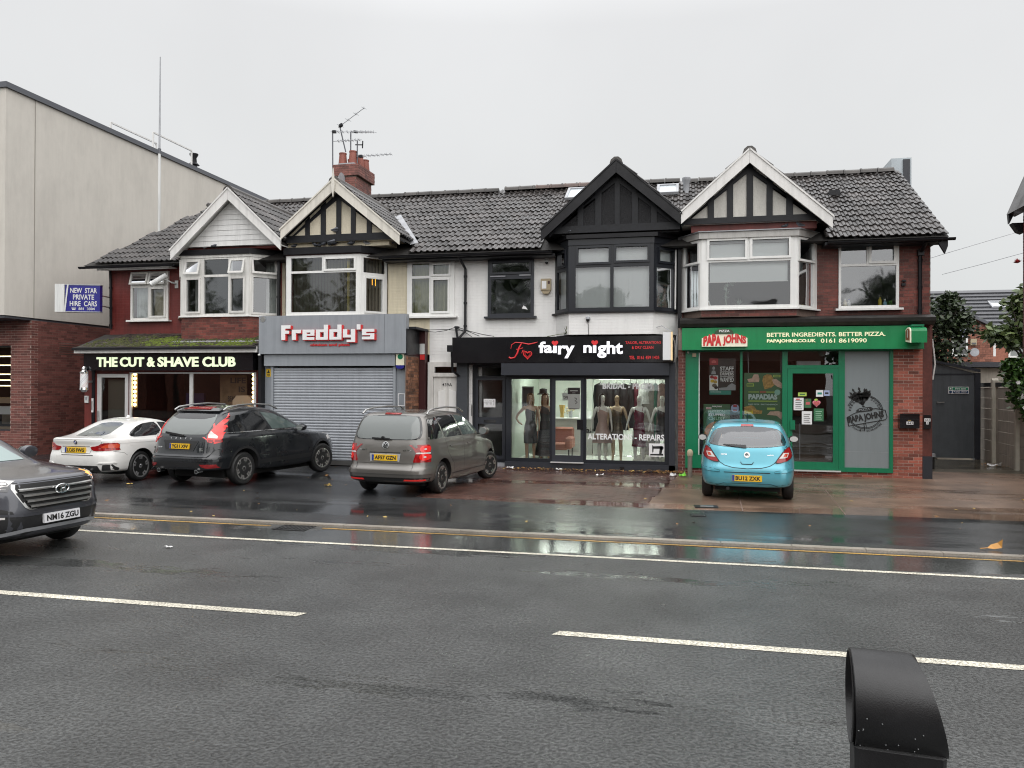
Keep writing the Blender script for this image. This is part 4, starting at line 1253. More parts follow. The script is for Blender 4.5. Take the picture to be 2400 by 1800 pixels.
MB().prism([(-4.24, 4.2), (-4.08, 4.17), (-4.14, 4.25), (-4.2, 4.28)], (20.158, 20.166)).build('torn_paper', 'litter_white', h3)
bay(h3, [(-3.33, 20.2), (-2.905, 19.6), (-.805, 19.6), (-.235, 20.2)], 4.045, 5.70,
    [(-2.74, -1.865, 4.13, 5.15), (-1.785, -.905, 4.135, 5.145), (-2.675, -1.9, 5.26, 5.635), (-1.725, -.945, 5.285, 5.64)], (2, 3), (),
    [[(.14, .86, 4.13, 5.1), (.24, .80, 5.24, 5.58)], [(.10, .80, 4.13, 5.12), (.20, .80, 5.27, 5.56)]], 'anthracite_dark', G_SOFT, 'white_brick', 3.46, 'black_paint')
room(h3, -3.2, -.3, 20.4, 24, 3.5, 5.8)
vertical_blind(h3, -2.8, -.86, 19.75, 4.08, 5.68, 'blind_white', .0885, R(11))
b_ = len(h3.children)
for (xa, ya, xb, yb, n_) in ((-3.22, 20.2, -2.92, 19.78, 6), (-.78, 19.78, -.36, 20.22, 7)):
    for i in range(n_):
        t_ = (i+.5)/n_
        x, y = xa+(xb-xa)*t_, ya+(yb-ya)*t_
        d = Vector((xb-xa, yb-ya, 0)).normalized()*.046
        MB().add([(x-d.x, y-d.y+.02, 4.08), (x+d.x, y+d.y, 4.08), (x+d.x, y+d.y, 5.68), (x-d.x, y-d.y+.02, 5.68)], [(0, 1, 2, 3)]).build('blind_slat', 'blind_white', h3)
MB().prism([(-3.36, 20.19), (-2.96, 19.48), (-.70, 19.48), (-.2, 20.19)], (5.86, 5.96), lambda a, b, d: (a, b, d)).build('bay_roof_edge', 'black_paint', h3)
MB().prism([(-3.34, 20.19), (-2.92, 19.54), (-.78, 19.54), (-.22, 20.19)], (5.703, 5.858), lambda a, b, d: (a, b, d)).build('bay_head', 'anthracite_dark', h3)
MB().box(-3.1, -.2, 19.6, 20.19, 5.962, 6.0).build('gable_base', 'black_paint', h3)
MB().box(-.22, -.13, 20.03, 20.19, 2.9, 5.9).build('party_pipe', 'black_paint', h3)
MB().tube([(-.27, 20.05, 5.6), (-.28, 20.05, 4.1)], .022, 6).build('white_pipe', 'board_white', h3)
downpipe(h3, [(-5.86, 19.70, 5.58), (-5.80, 20.0, 5.36), (-5.78, 20.13, 5.28), (-5.78, 20.13, 3.62), (-5.90, 20.0, 3.44)])
t = thing('meter_box', 'beige alarm box on the white wall between the dark window and the bay', 'alarm box', (-3.59, 20.12, 4.56))
MB().prism([(-3.72, 4.66), (-3.46, 4.66), (-3.46, 4.96), (-3.72, 4.96)], (20.06, 20.195)).prism([(-3.72, 4.66), (-3.46, 4.66), (-3.52, 4.57), (-3.66, 4.57)], (20.08, 20.195)).build('case', mk('beige_plastic', (.38, .31, .20), .5, streak=.1), t)
MB().box(-3.69, -3.57, 20.055, 20.059, 4.70, 4.90).build('label_plate', 'white_print', t)
MB().box(-3.53, -3.48, 20.055, 20.059, 4.82, 4.90).build('lens', 'maroon_paint', t)
t = thing('dome_camera', 'small white dome camera under the eaves beside the black bay', 'camera', (-3.58, 20.15, 5.38))
MB().box(-3.63, -3.53, 20.12, 20.198, 5.40, 5.50).build('mount', 'sign_white_old', t)
MB().lathe([(.045, 5.40), (.04, 5.37), (.015, 5.345)], (-3.58, 20.13, 0), n=12).build('dome', 'black_gloss', t, True)
t = thing('dome_camera', 'grey bulb camera on the white apron below the black bay', 'camera', (-2.42, 19.55, 3.80))
MB().lathe([(.055, 3.84), (.055, 3.89), (.03, 3.91)], (-2.42, 19.56, 0), n=12).build('mount', 'lead', t, True)
MB().lathe([(.05, 3.838), (.04, 3.80), (.015, 3.77)], (-2.42, 19.56, 0), n=12).build('dome', 'black_gloss', t, True)
MB().tube([(-2.42, 19.59, 3.8), (-2.40, 19.59, 3.5), (-2.41, 19.59, 3.42)], .006, 4).build('cable', 'black_paint', t)
t = thing('cable_post', 'short rusty bracket with sagging black wires above the white door', 'cable', (-6.0, 20.15, 3.48))
MB().bar((-5.98, 20.1, 3.42), (-6.03, 20.1, 3.72), .05).box(-6.06, -5.96, 20.06, 20.19, 3.7, 3.75).build('bracket', 'timber_dark', t)
for pts in ([(-7.0, 20.1, 3.63), (-6.6, 20.1, 3.60), (-6.3, 20.1, 3.64), (-6.0, 20.1, 3.74)], [(-6.9, 20.1, 3.66), (-6.3, 20.05, 3.66), (-5.7, 19.95, 3.62), (-5.3, 19.8, 3.46)], [(-6.0, 20.1, 3.73), (-5.6, 20.0, 3.60), (-5.2, 19.9, 3.5), (-4.9, 19.8, 3.45)], [(-6.0, 20.08, 3.7), (-5.7, 20.0, 3.55), (-5.5, 19.8, 3.44)]):
    MB().tube(pts, .009, 5).build('wire', 'black_paint', t)
t = thing('cable_loop', 'thin dark cable looping over the top of the dress shop sign', 'cable', (-1.8, 19.75, 3.43))
MB().tube([(-2.25, 19.72, 3.43), (-2.0, 19.72, 3.53), (-1.75, 19.72, 3.56), (-1.5, 19.72, 3.53), (-1.3, 19.72, 3.43)], .008, 5).build('wire', 'black_paint', t)
t = thing('cable_loop', 'thin pale cable arching behind the lit projecting box sign', 'cable', (-.5, 19.75, 3.43))
MB().tube([(-.95, 19.72, 3.43), (-.85, 19.7, 3.6), (-.6, 19.66, 3.66), (-.38, 19.6, 3.52), (-.27, 19.6, 3.2), (-.25, 19.6, 2.85), (-.30, 19.65, 2.75)], .008, 5).build('wire', 'lead', t)
# weed growing out of the sign top
def sprig(t, c, n, ln, m, r, w=.02):
    b = MB()
    for _ in range(n):
        a, el = r.uniform(0, 6.28), r.uniform(.15, 1.3)
        d = Vector((math.cos(a)*math.cos(el), math.sin(a)*math.cos(el), math.sin(el)))
        L_ = ln*r.uniform(.5, 1)
        s_ = d.cross(Vector((0, 0, 1))).normalized()*w
        p = Vector(c)
        b.add([p, p+d*L_*.5+s_, p+d*L_, p+d*L_*.5-s_], [(0, 1, 2, 3)])
    return b.build('leaves', m, t)
mk('weed_green', (.09, .12, .03), .7, var=.4, vs=30)
t = thing('weed', 'small scruffy weed sprouting on top of the dress shop sign', 'plant', (-3.05, 19.85, 3.44))
sprig(t, (-2.95, 19.75, 3.46), 40, .26, 'weed_green', random.Random(4))
MB().tube([(-3.5, 19.8, 3.43), (-3.2, 19.75, 3.48), (-2.95, 19.75, 3.50), (-2.75, 19.75, 3.44)], .008, 5).build('stem', 'weed_green', t)
# ---- shop front of the dress shop
MB().box(-5.97, -5.68, 19.98, 20.19, .02, 2.77).build('pilaster', 'grey_brick_paint', h3)
MB().box(-.42, -.27, 19.86, 20.19, .0, 2.77).build('pilaster', 'anthracite', h3)
MB().box(-5.67, -4.62, 19.95, 20.19, 2.72, 2.9).build('shop_head', 'anthracite_dark', h3)
MB().slab(-5.67, -4.60, .12, 2.72, [(-5.45, -4.78, .3, 1.14), (-5.45, -4.78, 1.32, 2.31), (-5.47, -4.77, 2.42, 2.66)], XZ(20.32), -.05, .05).build('door_frame', 'anthracite_dark', h3)
d3 = MB().slab(-5.52, -4.70, .2, 2.36, [(-5.45, -4.78, .3, 1.14), (-5.45, -4.78, 1.32, 2.31)], XZ(20.27), -.02, .02).build('side_door', 'anthracite', h3)
for c, e_ in ((.3, 1.14), (1.32, 2.31)):
    MB().add([(-5.45, 20.27, c), (-4.78, 20.27, c), (-4.78, 20.27, e_), (-5.45, 20.27, e_)], [(0, 1, 2, 3)]).build('pane', G_DARKSHOP, d3)
MB().box(-5.28, -4.95, 20.24, 20.25, 1.18, 1.25).build('letter_flap', 'black_gloss', d3)
MB().slab(-5.66, -4.60, .02, .12, [], XZ(20.25), -.2, .12).build('door_step', 'lead', h3)
MB().box(-5.62, -5.585, 20.2, 20.26, 1.35, 1.65).build('door_pull', 'steel', h3)
t = thing('paper_notice', 'white paper sheet with handwritten 441 taped inside the grey door glass', 'notice', (-5.13, 20.255, 1.58))
MB().box(-5.29, -4.97, 20.252, 20.256, 1.585, 1.81).build('sheet', 'white_print', t)
b = MB()
for pts in ([(-5.25, 1.78), (-5.26, 1.70), (-5.18, 1.70)], [(-5.20, 1.78), (-5.20, 1.64)], [(-5.14, 1.78), (-5.15, 1.70), (-5.07, 1.70)], [(-5.09, 1.78), (-5.09, 1.64)], [(-5.04, 1.74), (-5.01, 1.77), (-5.01, 1.64)]):
    b.tube([(x, 20.249, z) for x, z in pts], .005, 4)
b.build('handwriting', 'anthracite', t)
SF = [(-4.455, -3.44, .285, 2.338), (-3.30, -2.62, .37, 2.309), (-2.495, -.525, .28, 2.344)]
fr = MB().slab(-4.60, -.42, .10, 2.45, SF, XZ(19.93), -.05, .03).build('shop_window', 'anthracite_dark', h3)
for a, b_, c, e_ in SF:
    MB().add([(a, 19.93, c), (b_, 19.93, c), (b_, 19.93, e_), (a, 19.93, e_)], [(0, 1, 2, 3)]).build('pane', G_SHOP, fr)
MB().slab(-3.37, -2.57, .22, 2.36, [(-3.285, -2.635, .385, 2.30)], XZ(19.895), -.006, .02).build('door_leaf', 'anthracite', fr)
MB().box(-2.72, -2.57, 19.83, 19.87, 1.05, 1.30).build('door_lock', 'black_gloss', fr)
MB().box(-3.40, -2.55, 19.80, 19.89, .19, .215).build('threshold', 'alu', fr)
MB().slab(-4.62, -.27, .0, .19, [], XZ(19.93), -.2, .07).build('plinth', 'anthracite', h3)
MB().box(-1.63, -1.52, 19.85, 19.858, .06, .13).build('vent', 'black_gloss', h3)
MB().box(-4.67, -.42, 19.64, 19.88, 2.435, 2.74).build('shutter_box', 'anthracite', h3)
MB().box(-6.14, -5.98, 19.66, 20.0, 3.05, 3.22).build('hopper', 'black_paint', h3)
MB().tube([(-6.03, 19.75, 3.05), (-6.03, 19.8, 2.55), (-5.9, 19.95, 2.42)], .035, 8).build('downpipe', 'black_paint', h3, True)
MB().box(-4.62, -.42, 19.885, 19.99, 2.452, 2.9).build('lintel', 'anthracite_dark', h3)  # hidden slab added to stop ceiling light leaking below the sign
# interior, lit from the ceiling
room(h3, -4.58, -.44, 19.96, 24.0, .20, 2.75, 'pale_room', 'shop_interior')
MB().box(-4.6, -.42, 19.99, 24.2, .195, .199).build('shop_floor', mk('grey_floor', (.22, .21, .20), .4), h3)
t = thing('ceiling_light', 'bright flat ceiling light inside the dress shop window', 'light', (-1.9, 20.9, 2.66))
MB().box(-2.3, -1.5, 20.55, 20.8, 2.68, 2.72).build('diffuser', 'ceiling_lamp', t)
t = thing('ceiling_light', 'bright ceiling light inside the dress shop above the counter', 'light', (-3.3, 21.8, 2.66))
MB().box(-4.0, -2.6, 21.7, 21.95, 2.68, 2.72).build('diffuser', 'ceiling_lamp', t)
t = thing('ceiling_light', 'bright ceiling light at the back of the dress shop', 'light', (-1.5, 22.6, 2.66))
MB().box(-2.2, -.8, 22.4, 22.6, 2.68, 2.72).build('diffuser', 'ceiling_lamp', t)
MB().box(-4.56, -4.48, 19.98, 23.9, .2, 2.7).build('partition', mk('mint_wall', (.50, .56, .50), .8), h3)
t = thing('shop_counter', 'grey panelled shop counter with dark shop name on its front', 'counter', (-3.0, 22.4, .2))
MB().box(-4.2, -2.0, 22.2, 22.7, .2, 1.22).build('body', mk('counter_grey', (.48, .48, .46), .5), t)
MB().box(-4.22, -1.98, 22.15, 22.75, 1.222, 1.26).build('top', 'white_print', t)
MB().slab(-4.15, -2.05, .35, 1.1, [(-4.1, -3.1, .4, 1.05), (-3.05, -2.1, .4, 1.05)], XZ(22.2), 0, .012).build('panelling', 'counter_grey' if 'counter_grey' in MT else 'lead', t)
MB().text('fairy nig', XZ(22.198), -2.85, -2.05, .78, 1.0, .006, bold=.03).build('lettering', 'black_print', t)
t = thing('armchair', 'pink velvet armchair in front of the shop counter', 'armchair', (-3.55, 21.3, .2), 0)
pk = mk('pink_velvet', (.36, .15, .11), .75, var=.15)
MB().box(-3.95, -3.15, 21.0, 21.6, .42, .60).build('seat', pk, t, bevel=.03)
MB().box(-4.0, -3.85, 20.95, 21.65, .45, .95).build('armrest', pk, t, bevel=.05)
MB().box(-3.2, -3.02, 20.95, 21.65, .45, .78).build('armrest', pk, t, bevel=.05)
MB().box(-3.95, -3.05, 21.55, 21.75, .45, 1.02).build('backrest', pk, t, bevel=.05)
for x in (-3.9, -3.1):
    for y in (21.0, 21.65):
        MB().bar((x, y, .2), (x, y, .44), .03).build('leg', 'black_gloss', t)
t = thing('framed_mirror', 'grey framed mirror leaning behind the two long dresses', 'mirror', (-4.25, 20.9, .9))
MB().slab(-4.38, -4.05, 1.5, 2.15, [(-4.35, -4.08, 1.53, 2.12)], XZ(20.9), 0, .02).build('frame', 'lead', t)
MB().box(-4.35, -4.08, 20.895, 20.899, 1.53, 2.12).build('glass', 'anthracite', t)
MB().bar((-4.2, 20.92, .2), (-4.2, 20.92, 1.5), .04).build('stand', 'lead', t)
t = thing('wall_calendar', 'black and white printed notice on the dress shop glass door', 'poster', (-2.82, 19.96, 1.55))
MB().box(-2.98, -2.66, 19.945, 19.949, 1.56, 1.95).build('sheet', 'white_print', t)
MB().box(-2.98, -2.66, 19.945, 19.949, 1.953, 2.12).build('header', 'anthracite', t)
MB().box(-2.92, -2.72, 19.941, 19.944, 2.03, 2.05).box(-2.86, -2.78, 19.941, 19.944, 1.98, 1.99).build('print', 'white_print', t)
MB().tube([(-2.80, 19.943, 1.86), (-2.74, 19.943, 1.83), (-2.79, 19.943, 1.78), (-2.73, 19.943, 1.75), (-2.78, 19.943, 1.70)], .01, 4).build('motif', 'black_print', t)
MB().box(-2.95, -2.68, 19.941, 19.944, 1.57, 1.585).build('print', 'black_print', t)
t = thing('open_sign', 'white hanging sign saying OPEN in the dress shop', 'sign', (-3.1, 20.4, 1.7))
MB().box(-3.19, -2.95, 20.4, 20.41, 1.78, 1.98).build('board', 'white_print', t)
MB().text('OPEN', XZ(20.399), -3.17, -2.97, 1.83, 1.90, .003, bold=.02).build('lettering', 'black_print', t)
MB().tube([(-3.15, 20.405, 1.98), (-3.07, 20.405, 2.1), (-2.99, 20.405, 1.98)], .004, 4).build('cord', 'black_print', t)
t = thing('counter_clutter', 'gold vase of dried flowers on the shop counter', 'vase', (-3.35, 22.4, 1.26))
MB().lathe([(.06, 1.262), (.05, 1.35), (.07, 1.5), (.09, 1.62)], (-3.5, 22.35, 0), n=12).build('vase', mk('brass', (.6, .42, .15), .3, metal=.8), t)
b = MB()
r = random.Random(2)
for _ in range(40):
    b.lathe([(.02, 0), (.025, .02), (.01, .04)], (-3.25+r.gauss(0, .08), 22.35+r.gauss(0, .05), 1.48+r.gauss(0, .05)), n=5)
b.build('flowers', mk('dry_flowers', (.65, .55, .35), .8), t)
MB().lathe([(.05, 1.262), (.06, 1.45)], (-3.25, 22.35, 0), n=10).build('pot', 'lead', t)
t = thing('counter_boxes', 'small white packets standing on the counter beside the vase', 'packets', (-2.8, 22.4, 1.26))
for i, (x, w, hh) in enumerate(((-3.0, .12, .14), (-2.82, .16, .18), (-2.6, .1, .1), (-2.45, .16, .08))):
    MB().box(x, x+w, 22.3, 22.4, 1.262, 1.262+hh).build('packet', 'white_print', t)
t = thing('wall_shelf_sign', 'pink strip sign high on the shop back wall', 'sign', (-3.2, 23.9, 2.3))
MB().box(-3.55, -2.95, 23.85, 23.9, 2.38, 2.5).build('board', mk('pink_print', (.75, .3, .35), .5), t)
MB().box(-3.5, -3.0, 23.845, 23.849, 2.42, 2.46).build('print', 'white_print', t)
# lettering on the glass
t = thing('window_lettering', 'grey white letters BRIDAL - PROM across the top of the dress window', 'lettering', (-1.5, 19.92, 2.1))
MB().text('BRIDAL - PROM', XZ(19.924), -2.08, -.85, 2.09, 2.24, .003, bold=.03).build('letters', 'white_print', t)
t = thing('window_lettering', 'white letters ALTERATIONS - REPAIRS across the lower dress window', 'lettering', (-1.5, 19.92, .85))
MB().text('ALTERATIONS - REPAIRS', XZ(19.924), -2.46, -.535, .80, .955, .003, bold=.028).build('letters', 'white_print', t)
t = thing('window_sticker', 'white sticker with a black sewing machine drawn on it', 'sticker', (-.72, 19.92, .4))
MB().box(-.91, -.53, 19.922, 19.926, .40, .73).build('sheet', 'white_print', t)
b = MB()
for P_ in ([(-.88, .43), (-.56, .43), (-.56, .475), (-.88, .465)], [(-.83, .60), (-.62, .60), (-.62, .67), (-.80, .66), (-.83, .69)], [(-.66, .47), (-.60, .47), (-.56, .66), (-.64, .66)], [(-.83, .52), (-.80, .52), (-.795, .66), (-.83, .66)], [(-.82, .48), (-.81, .48), (-.81, .52), (-.82, .52)]):
    b.prism(P_, (19.918, 19.921))
b.lathe([(.05, 0), (.05, .003)], (-.60, 19.918, .62), 'y', 14)
b.build('drawing', 'black_print', t)

# sign board with swash initial, hearts and lettering
t = thing('shop_sign', 'black gloss sign board of the dress shop reading fairy night with red hearts', 'sign', (-3.2, 19.65, 2.75))
MB().box(-6.0, -.30, 19.67, 20.0, 2.755, 3.42).build('board', 'black_gloss', t)
f65 = XZ(19.668)
b = MB()
b.text('fa', f65, -3.69, -3.33, 3.0, 3.295, .02, bold=.03)
b.text('ry', f65, -3.19, -2.765, 2.865, 3.19, .02, bold=.03)
b.box(-3.315, -3.225, 19.648, 19.668, 3.0, 3.185)
b.text('n', f65, -2.54, -2.33, 3.0, 3.195, .02, bold=.03)
b.box(-2.30, -2.215, 19.648, 19.668, 3.0, 3.185)
b.text('ght', f65, -2.19, -1.55, 2.87, 3.29, .02, bold=.03)
b.build('lettering', 'letters_lit_white', t)
def heart(c, s_, y, b, hollow=0):
    P_ = []
    for i in range(28):
        a = 2*math.pi*i/28
        P_.append((c[0]+s_*16*math.sin(a)**3/16, c[1]+s_*(13*math.cos(a)-5*math.cos(2*a)-2*math.cos(3*a)-math.cos(4*a))/16))
    if hollow:
        b.tube([(x, y, z) for x, z in P_+P_[:1]], hollow, 5, False)
    else:
        b.prism(P_, (y-.015, y))
b = MB()
heart((-3.27, 3.25), .085, 19.664, b)
heart((-2.255, 3.25), .085, 19.664, b)
heart((-3.98, 2.96), .11, 19.66, b, .012)
heart((-3.98, 2.965), .07, 19.66, b, .007)
b.tube([(-4.47, 19.66, 2.90), (-4.42, 19.66, 2.87), (-4.32, 19.66, 2.89), (-4.25, 19.66, 3.0), (-4.2, 19.66, 3.15), (-4.14, 19.66, 3.25)], [.02, .018, .016, .022, .022, .012], 6)
b.tube([(-4.42, 19.66, 3.12), (-4.40, 19.66, 3.22), (-4.30, 19.66, 3.28), (-4.15, 19.66, 3.27), (-3.95, 19.66, 3.23), (-3.80, 19.66, 3.26), (-3.72, 19.66, 3.285)], [.006, .009, .012, .012, .016, .014, .006], 6)
b.tube([(-4.28, 19.66, 3.10), (-4.18, 19.66, 3.11), (-4.10, 19.66, 3.14)], .009, 5)
b.text('F', f65, -4.14, -4.06, 3.0, 3.08, .012, shear=.3)
b.build('red_marks', 'letters_red', t)
b = MB()
b.text('TAILOR, ALTERATIONS', f65, -1.49, -.615, 3.205, 3.285, .008, bold=.012)
b.text('& DRY CLEAN', f65, -1.33, -.80, 3.09, 3.165, .008, bold=.012)
b.text('TEL  0161 459 1405', f65, -1.395, -.655, 2.835, 2.92, .008, bold=.012)
b.build('small_lettering', 'letters_red', t)
t = thing('projecting_sign', 'white lit box sign standing out from the dress shop corner', 'sign', (-.43, 19.4, 2.8))
MB().box(-.56, -.37, 19.30, 19.66, 2.805, 3.48).build('case', mk('lit_box', (.66, .67, .68), .4, emit=.04, ecol=(1, 1, 1)), t)
MB().box(-.368, -.33, 19.28, 19.66, 2.80, 3.485).build('face', mk('lit_face', (.75, .55, .32), .4, emit=.2, ecol=(1, .78, .42)), t)
MB().box(-.329, -.326, 19.38, 19.5, 3.0, 3.12).box(-.329, -.326, 19.42, 19.55, 3.2, 3.35).build('motif', 'black_print', t)

# ---- tailor's dummies
SKINS = {'tan': mk('dummy_tan', (.43, .28, .19), .35), 'sand': mk('dummy_sand', (.50, .37, .24), .35), 'white': mk('dummy_white', (.72, .71, .66), .3)}
def dummy(loc, rz, skin, arm_l, arm_r, label, dress, hair=None, bald=False):
    """Standing mannequin: one continuous skinned body (1.75 m), dress and wig as children."""
    t = thing('mannequin', label, 'mannequin', loc, rz, 'mannequins in the dress shop window', off=False)
    V = [(0, 0, .93), (0, .005, 1.05), (0, 0, 1.2), (0, .01, 1.36), (0, .01, 1.44), (0, -.01, 1.50), (0, -.02, 1.58), (0, -.015, 1.68), (0, -.01, 1.73)]
    rad = [(.145, .10), (.105, .085), (.12, .095), (.135, .085), (.07, .055), (.042, .042), (.068, .075), (.072, .085), (.04, .045)]
    E_ = [(i, i+1) for i in range(8)]
    def chain(root, pts, rs):
        k = root
        for p, r_ in zip(pts, rs):
            V.append(p)
            rad.append((r_, r_) if not isinstance(r_, tuple) else r_)
            E_.append((k, len(V)-1))
            k = len(V)-1
    for s_, am in ((-1, arm_l), (1, arm_r)):
        chain(3, [(s_*.15, .01, 1.40), (s_*.185, .01, 1.36)]+[(s_*(.185+a), -b, z) for a, b, z in am], [.05, .047, .037, .031, .024, (.032, .018), (.02, .012)])
    for s_, fwd in ((-1, .06), (1, -.03)):
        chain(0, [(s_*.085, 0, .86), (s_*.092, -.01-fwd*.3, .68), (s_*.095, -fwd*.6-.01, .48), (s_*.095, -fwd*.7+.02, .33), (s_*.095, -fwd+.02, .10), (s_*.1, -fwd-.03, .045), (s_*.108, -fwd-.13, .018)], [.088, .074, .054, .054, .034, .034, .022])
    me = bpy.data.meshes.new('body')
    me.from_pydata(V, E_, [])
    ob = bpy.data.objects.new('body', me)
    COL.objects.link(ob)
    ob.modifiers.new('skin', 'SKIN').use_smooth_shade = True
    for i, r_ in enumerate(rad):
        me.skin_vertices[0].data[i].radius = r_
    me.skin_vertices[0].data[0].use_root = True
    ob.modifiers.new('sub', 'SUBSURF').levels = 1
    dg = bpy.context.evaluated_depsgraph_get()
    m2 = bpy.data.meshes.new_from_object(ob.evaluated_get(dg))
    bpy.data.objects.remove(ob)
    m2.materials.clear()
    m2.materials.append(SKINS[skin])
    bo = bpy.data.objects.new('body', m2)
    COL.objects.link(bo)
    bo.parent = t
    # dress: rings (z, half width, half depth, forward offset)
    m, rings, straps = dress
    v, n = [], 20
    for z, w, d, fo in rings:
        for k in range(n):
            a = 2*math.pi*k/n
            wob = 1+.05*math.sin(6*a+z*3) if z < .9 else 1
            v.append((w*wob*math.cos(a), d*wob*math.sin(a)-fo, z+(.03*math.sin(a*2) if z == rings[0][0] else 0)))
    f = [(i*n+k, i*n+(k+1) % n, (i+1)*n+(k+1) % n, (i+1)*n+k) for i in range(len(rings)-1) for k in range(n)]
    MB().add(v, f).build('dress', m, t, smooth=True)
    if straps:
        for s_ in (-1, 1):
            MB().tube([(s_*.09, -.085, 1.33), (s_*.10, -.05, 1.42), (s_*.10, .06, 1.40)], .007, 5).build('strap', m, t)
    if hair:
        hm, ln = hair
        prof = [(.03, 1.775), (.075, 1.75), (.098, 1.68), (.10, 1.6), (.105, 1.52), (.09, 1.52-ln*.5), (.05, 1.52-ln)]
        v = []
        for r_, z in prof:
            for k in range(16):
                a = R(-50)+R(280)*k/15
                ww = 1+.08*math.sin(9*a+z*20)
                v.append((r_*ww*math.cos(a), .015+r_*ww*math.sin(a)*(1 if math.sin(a) > 0 else .75), z))
        f = [(i*16+k, i*16+k+1, (i+1)*16+k+1, (i+1)*16+k) for i in range(len(prof)-1) for k in range(15)]
        MB().add(v, f).build('wig', hm, t, smooth=True)
    # small face relief
    MB().lathe([(.002, -.104), (.012, -.09)], (0, 0, 1.61), 'y', 6, 1, 1.3).build('nose', SKINS[skin], t)
    MB().box(-.022, .022, -.093, -.088, 1.565, 1.573).build('mouth', mk('lip', (.3, .12, .1), .5) if 'lip' not in MT else 'lip', t)
    for s_ in (-1, 1):
        MB().box(s_*.032-.014, s_*.032+.014, -.092, -.084, 1.632, 1.64).build('eye', 'timber_dark', t)
    return t
DOWN = [(.03, .02, 1.22), (.045, .01, 1.08), (.05, .04, .96), (.05, .06, .84), (.045, .07, .78)]
HIP = [(.14, -.02, 1.22), (.19, .0, 1.10), (.12, .08, 1.0), (.05, .09, .96), (.02, .09, .93)]
OUT = [(.05, .0, 1.22), (.09, .0, 1.08), (.12, .05, .97), (.14, .08, .86), (.15, .09, .80)]
blk = mk('dress_black', (.012, .012, .014), .5, var=.2, vs=6)
blk2 = mk('satin_black', (.015, .015, .017), .28)
mk('wig_blond', (.22, .13, .07), .6, var=.3, vs=30); mk('wig_brown', (.14, .06, .03), .6, var=.3, vs=30); mk('wig_black', (.012, .010, .010), .5)
LONG = [(1.33, .135, .10, .0), (1.25, .14, .115, .01), (1.06, .115, .10, 0), (.92, .155, .125, 0), (.7, .17, .14, 0), (.45, .165, .15, .02)]
MAXI = [(1.40, .12, .085, .0), (1.25, .14, .11, .01), (1.06, .115, .095, 0), (.92, .16, .125, 0), (.5, .20, .17, 0), (.12, .26, .24, 0)]
MINI = [(1.33, .135, .10, .0), (1.24, .14, .115, .01), (1.06, .112, .097, 0), (.90, .155, .125, 0), (.62, .175, .15, 0)]
SLIP = [(1.33, .135, .10, .0), (1.24, .14, .115, .01), (1.06, .115, .10, 0), (.90, .152, .122, 0), (.62, .165, .14, 0), (.5, .17, .15, .01), (.42, .18, .15, .02)]
FLARE = [(1.33, .135, .10, .0), (1.24, .14, .115, .01), (1.05, .11, .10, 0), (.9, .16, .13, 0), (.68, .22, .18, 0), (.5, .27, .22, 0)]
zb = .2
dummy((-4.02, 20.28, zb), R(8), 'tan', HIP, DOWN, 'tan mannequin with hand on hip in strapless black midi dress', (blk, LONG, False), ('wig_blond', .12))
dummy((-3.66, 20.45, zb), R(12), 'tan', DOWN, DOWN, 'tan mannequin with long brown wig in full length black dress', (blk, MAXI, False), ('wig_brown', .22))
t = thing('hat_stand', 'round black hat on a thin stand behind the long haired mannequin', 'hat', (-3.78, 20.85, zb))
MB().tube([(-3.78, 20.85, zb), (-3.78, 20.85, 1.95)], .012, 6).build('stand', 'black_gloss', t)
MB().lathe([(.17, 1.93), (.17, 1.95), (.11, 1.97), (.10, 2.08), (.04, 2.1)], (-3.78, 20.85, 0), n=20).build('hat', 'black_cloth', t, True)
dummy((-2.12, 20.30, zb), R(24), 'white', OUT, DOWN, 'white mannequin with long black wig in dusty pink flared dress', (mk('dress_blush', (.40, .27, .235), .4, var=.12, vs=8), FLARE, True), ('wig_black', .34))
dummy((-1.76, 20.48, zb), R(-6), 'sand', DOWN, OUT, 'sand coloured bald mannequin in bronze satin mini dress', (mk('dress_bronze', (.085, .065, .042), .22, metal=.3, var=.4, vs=14), MINI, True))
dummy((-1.18, 20.30, zb), R(-2), 'white', OUT, OUT, 'bald white mannequin in wine red satin dress', (mk('dress_wine', (.12, .006, .028), .24, var=.3, vs=12), SLIP, True))
dummy((-.60, 20.32, zb), R(-8), 'white', OUT, DOWN, 'bald white mannequin in short black dress at the right edge of the window', (blk2, MINI, True))
# ---- rail of clothes behind them
t = thing('clothes_rail', 'silver rail standing across the window behind the mannequins', 'clothes rail', (-1.5, 21.0, zb))
MB().tube([(-2.45, 21.0, zb), (-2.45, 21.0, 2.34), (-.5, 21.0, 2.34), (-.5, 21.0, zb)], .014, 8).build('frame', 'chrome', t, True)
MB().tube([(-2.45, 21.0, .3), (-.5, 21.0, .3)], .012, 6).build('lower_bar', 'chrome', t)
cols = [('black_leather', (.012, .012, .014), .3)]*5+[('wine_cloth', (.10, .008, .02), .5), ('white_cloth', (.6, .6, .58), .6), ('stone_cloth', (.26, .235, .205), .7), ('emerald_cloth', (.008, .11, .06), .5), ('mauve_cloth', (.27, .18, .165), .6)]
desc = ['black leather jacket leftmost on the clothes rail', 'long black coat second from the left on the rail', 'black jacket behind the bronze mini dress', 'black padded jacket in the middle of the rail', 'black shiny coat with rolled sleeves on the rail',
        'dark red garment half hidden between hanging jackets', 'white ruffled blouse on a black hanger', 'long stone coloured gown hanging beside the white blouse', 'emerald green gown hanging near the right end', 'mauve gown rightmost on the clothes rail']
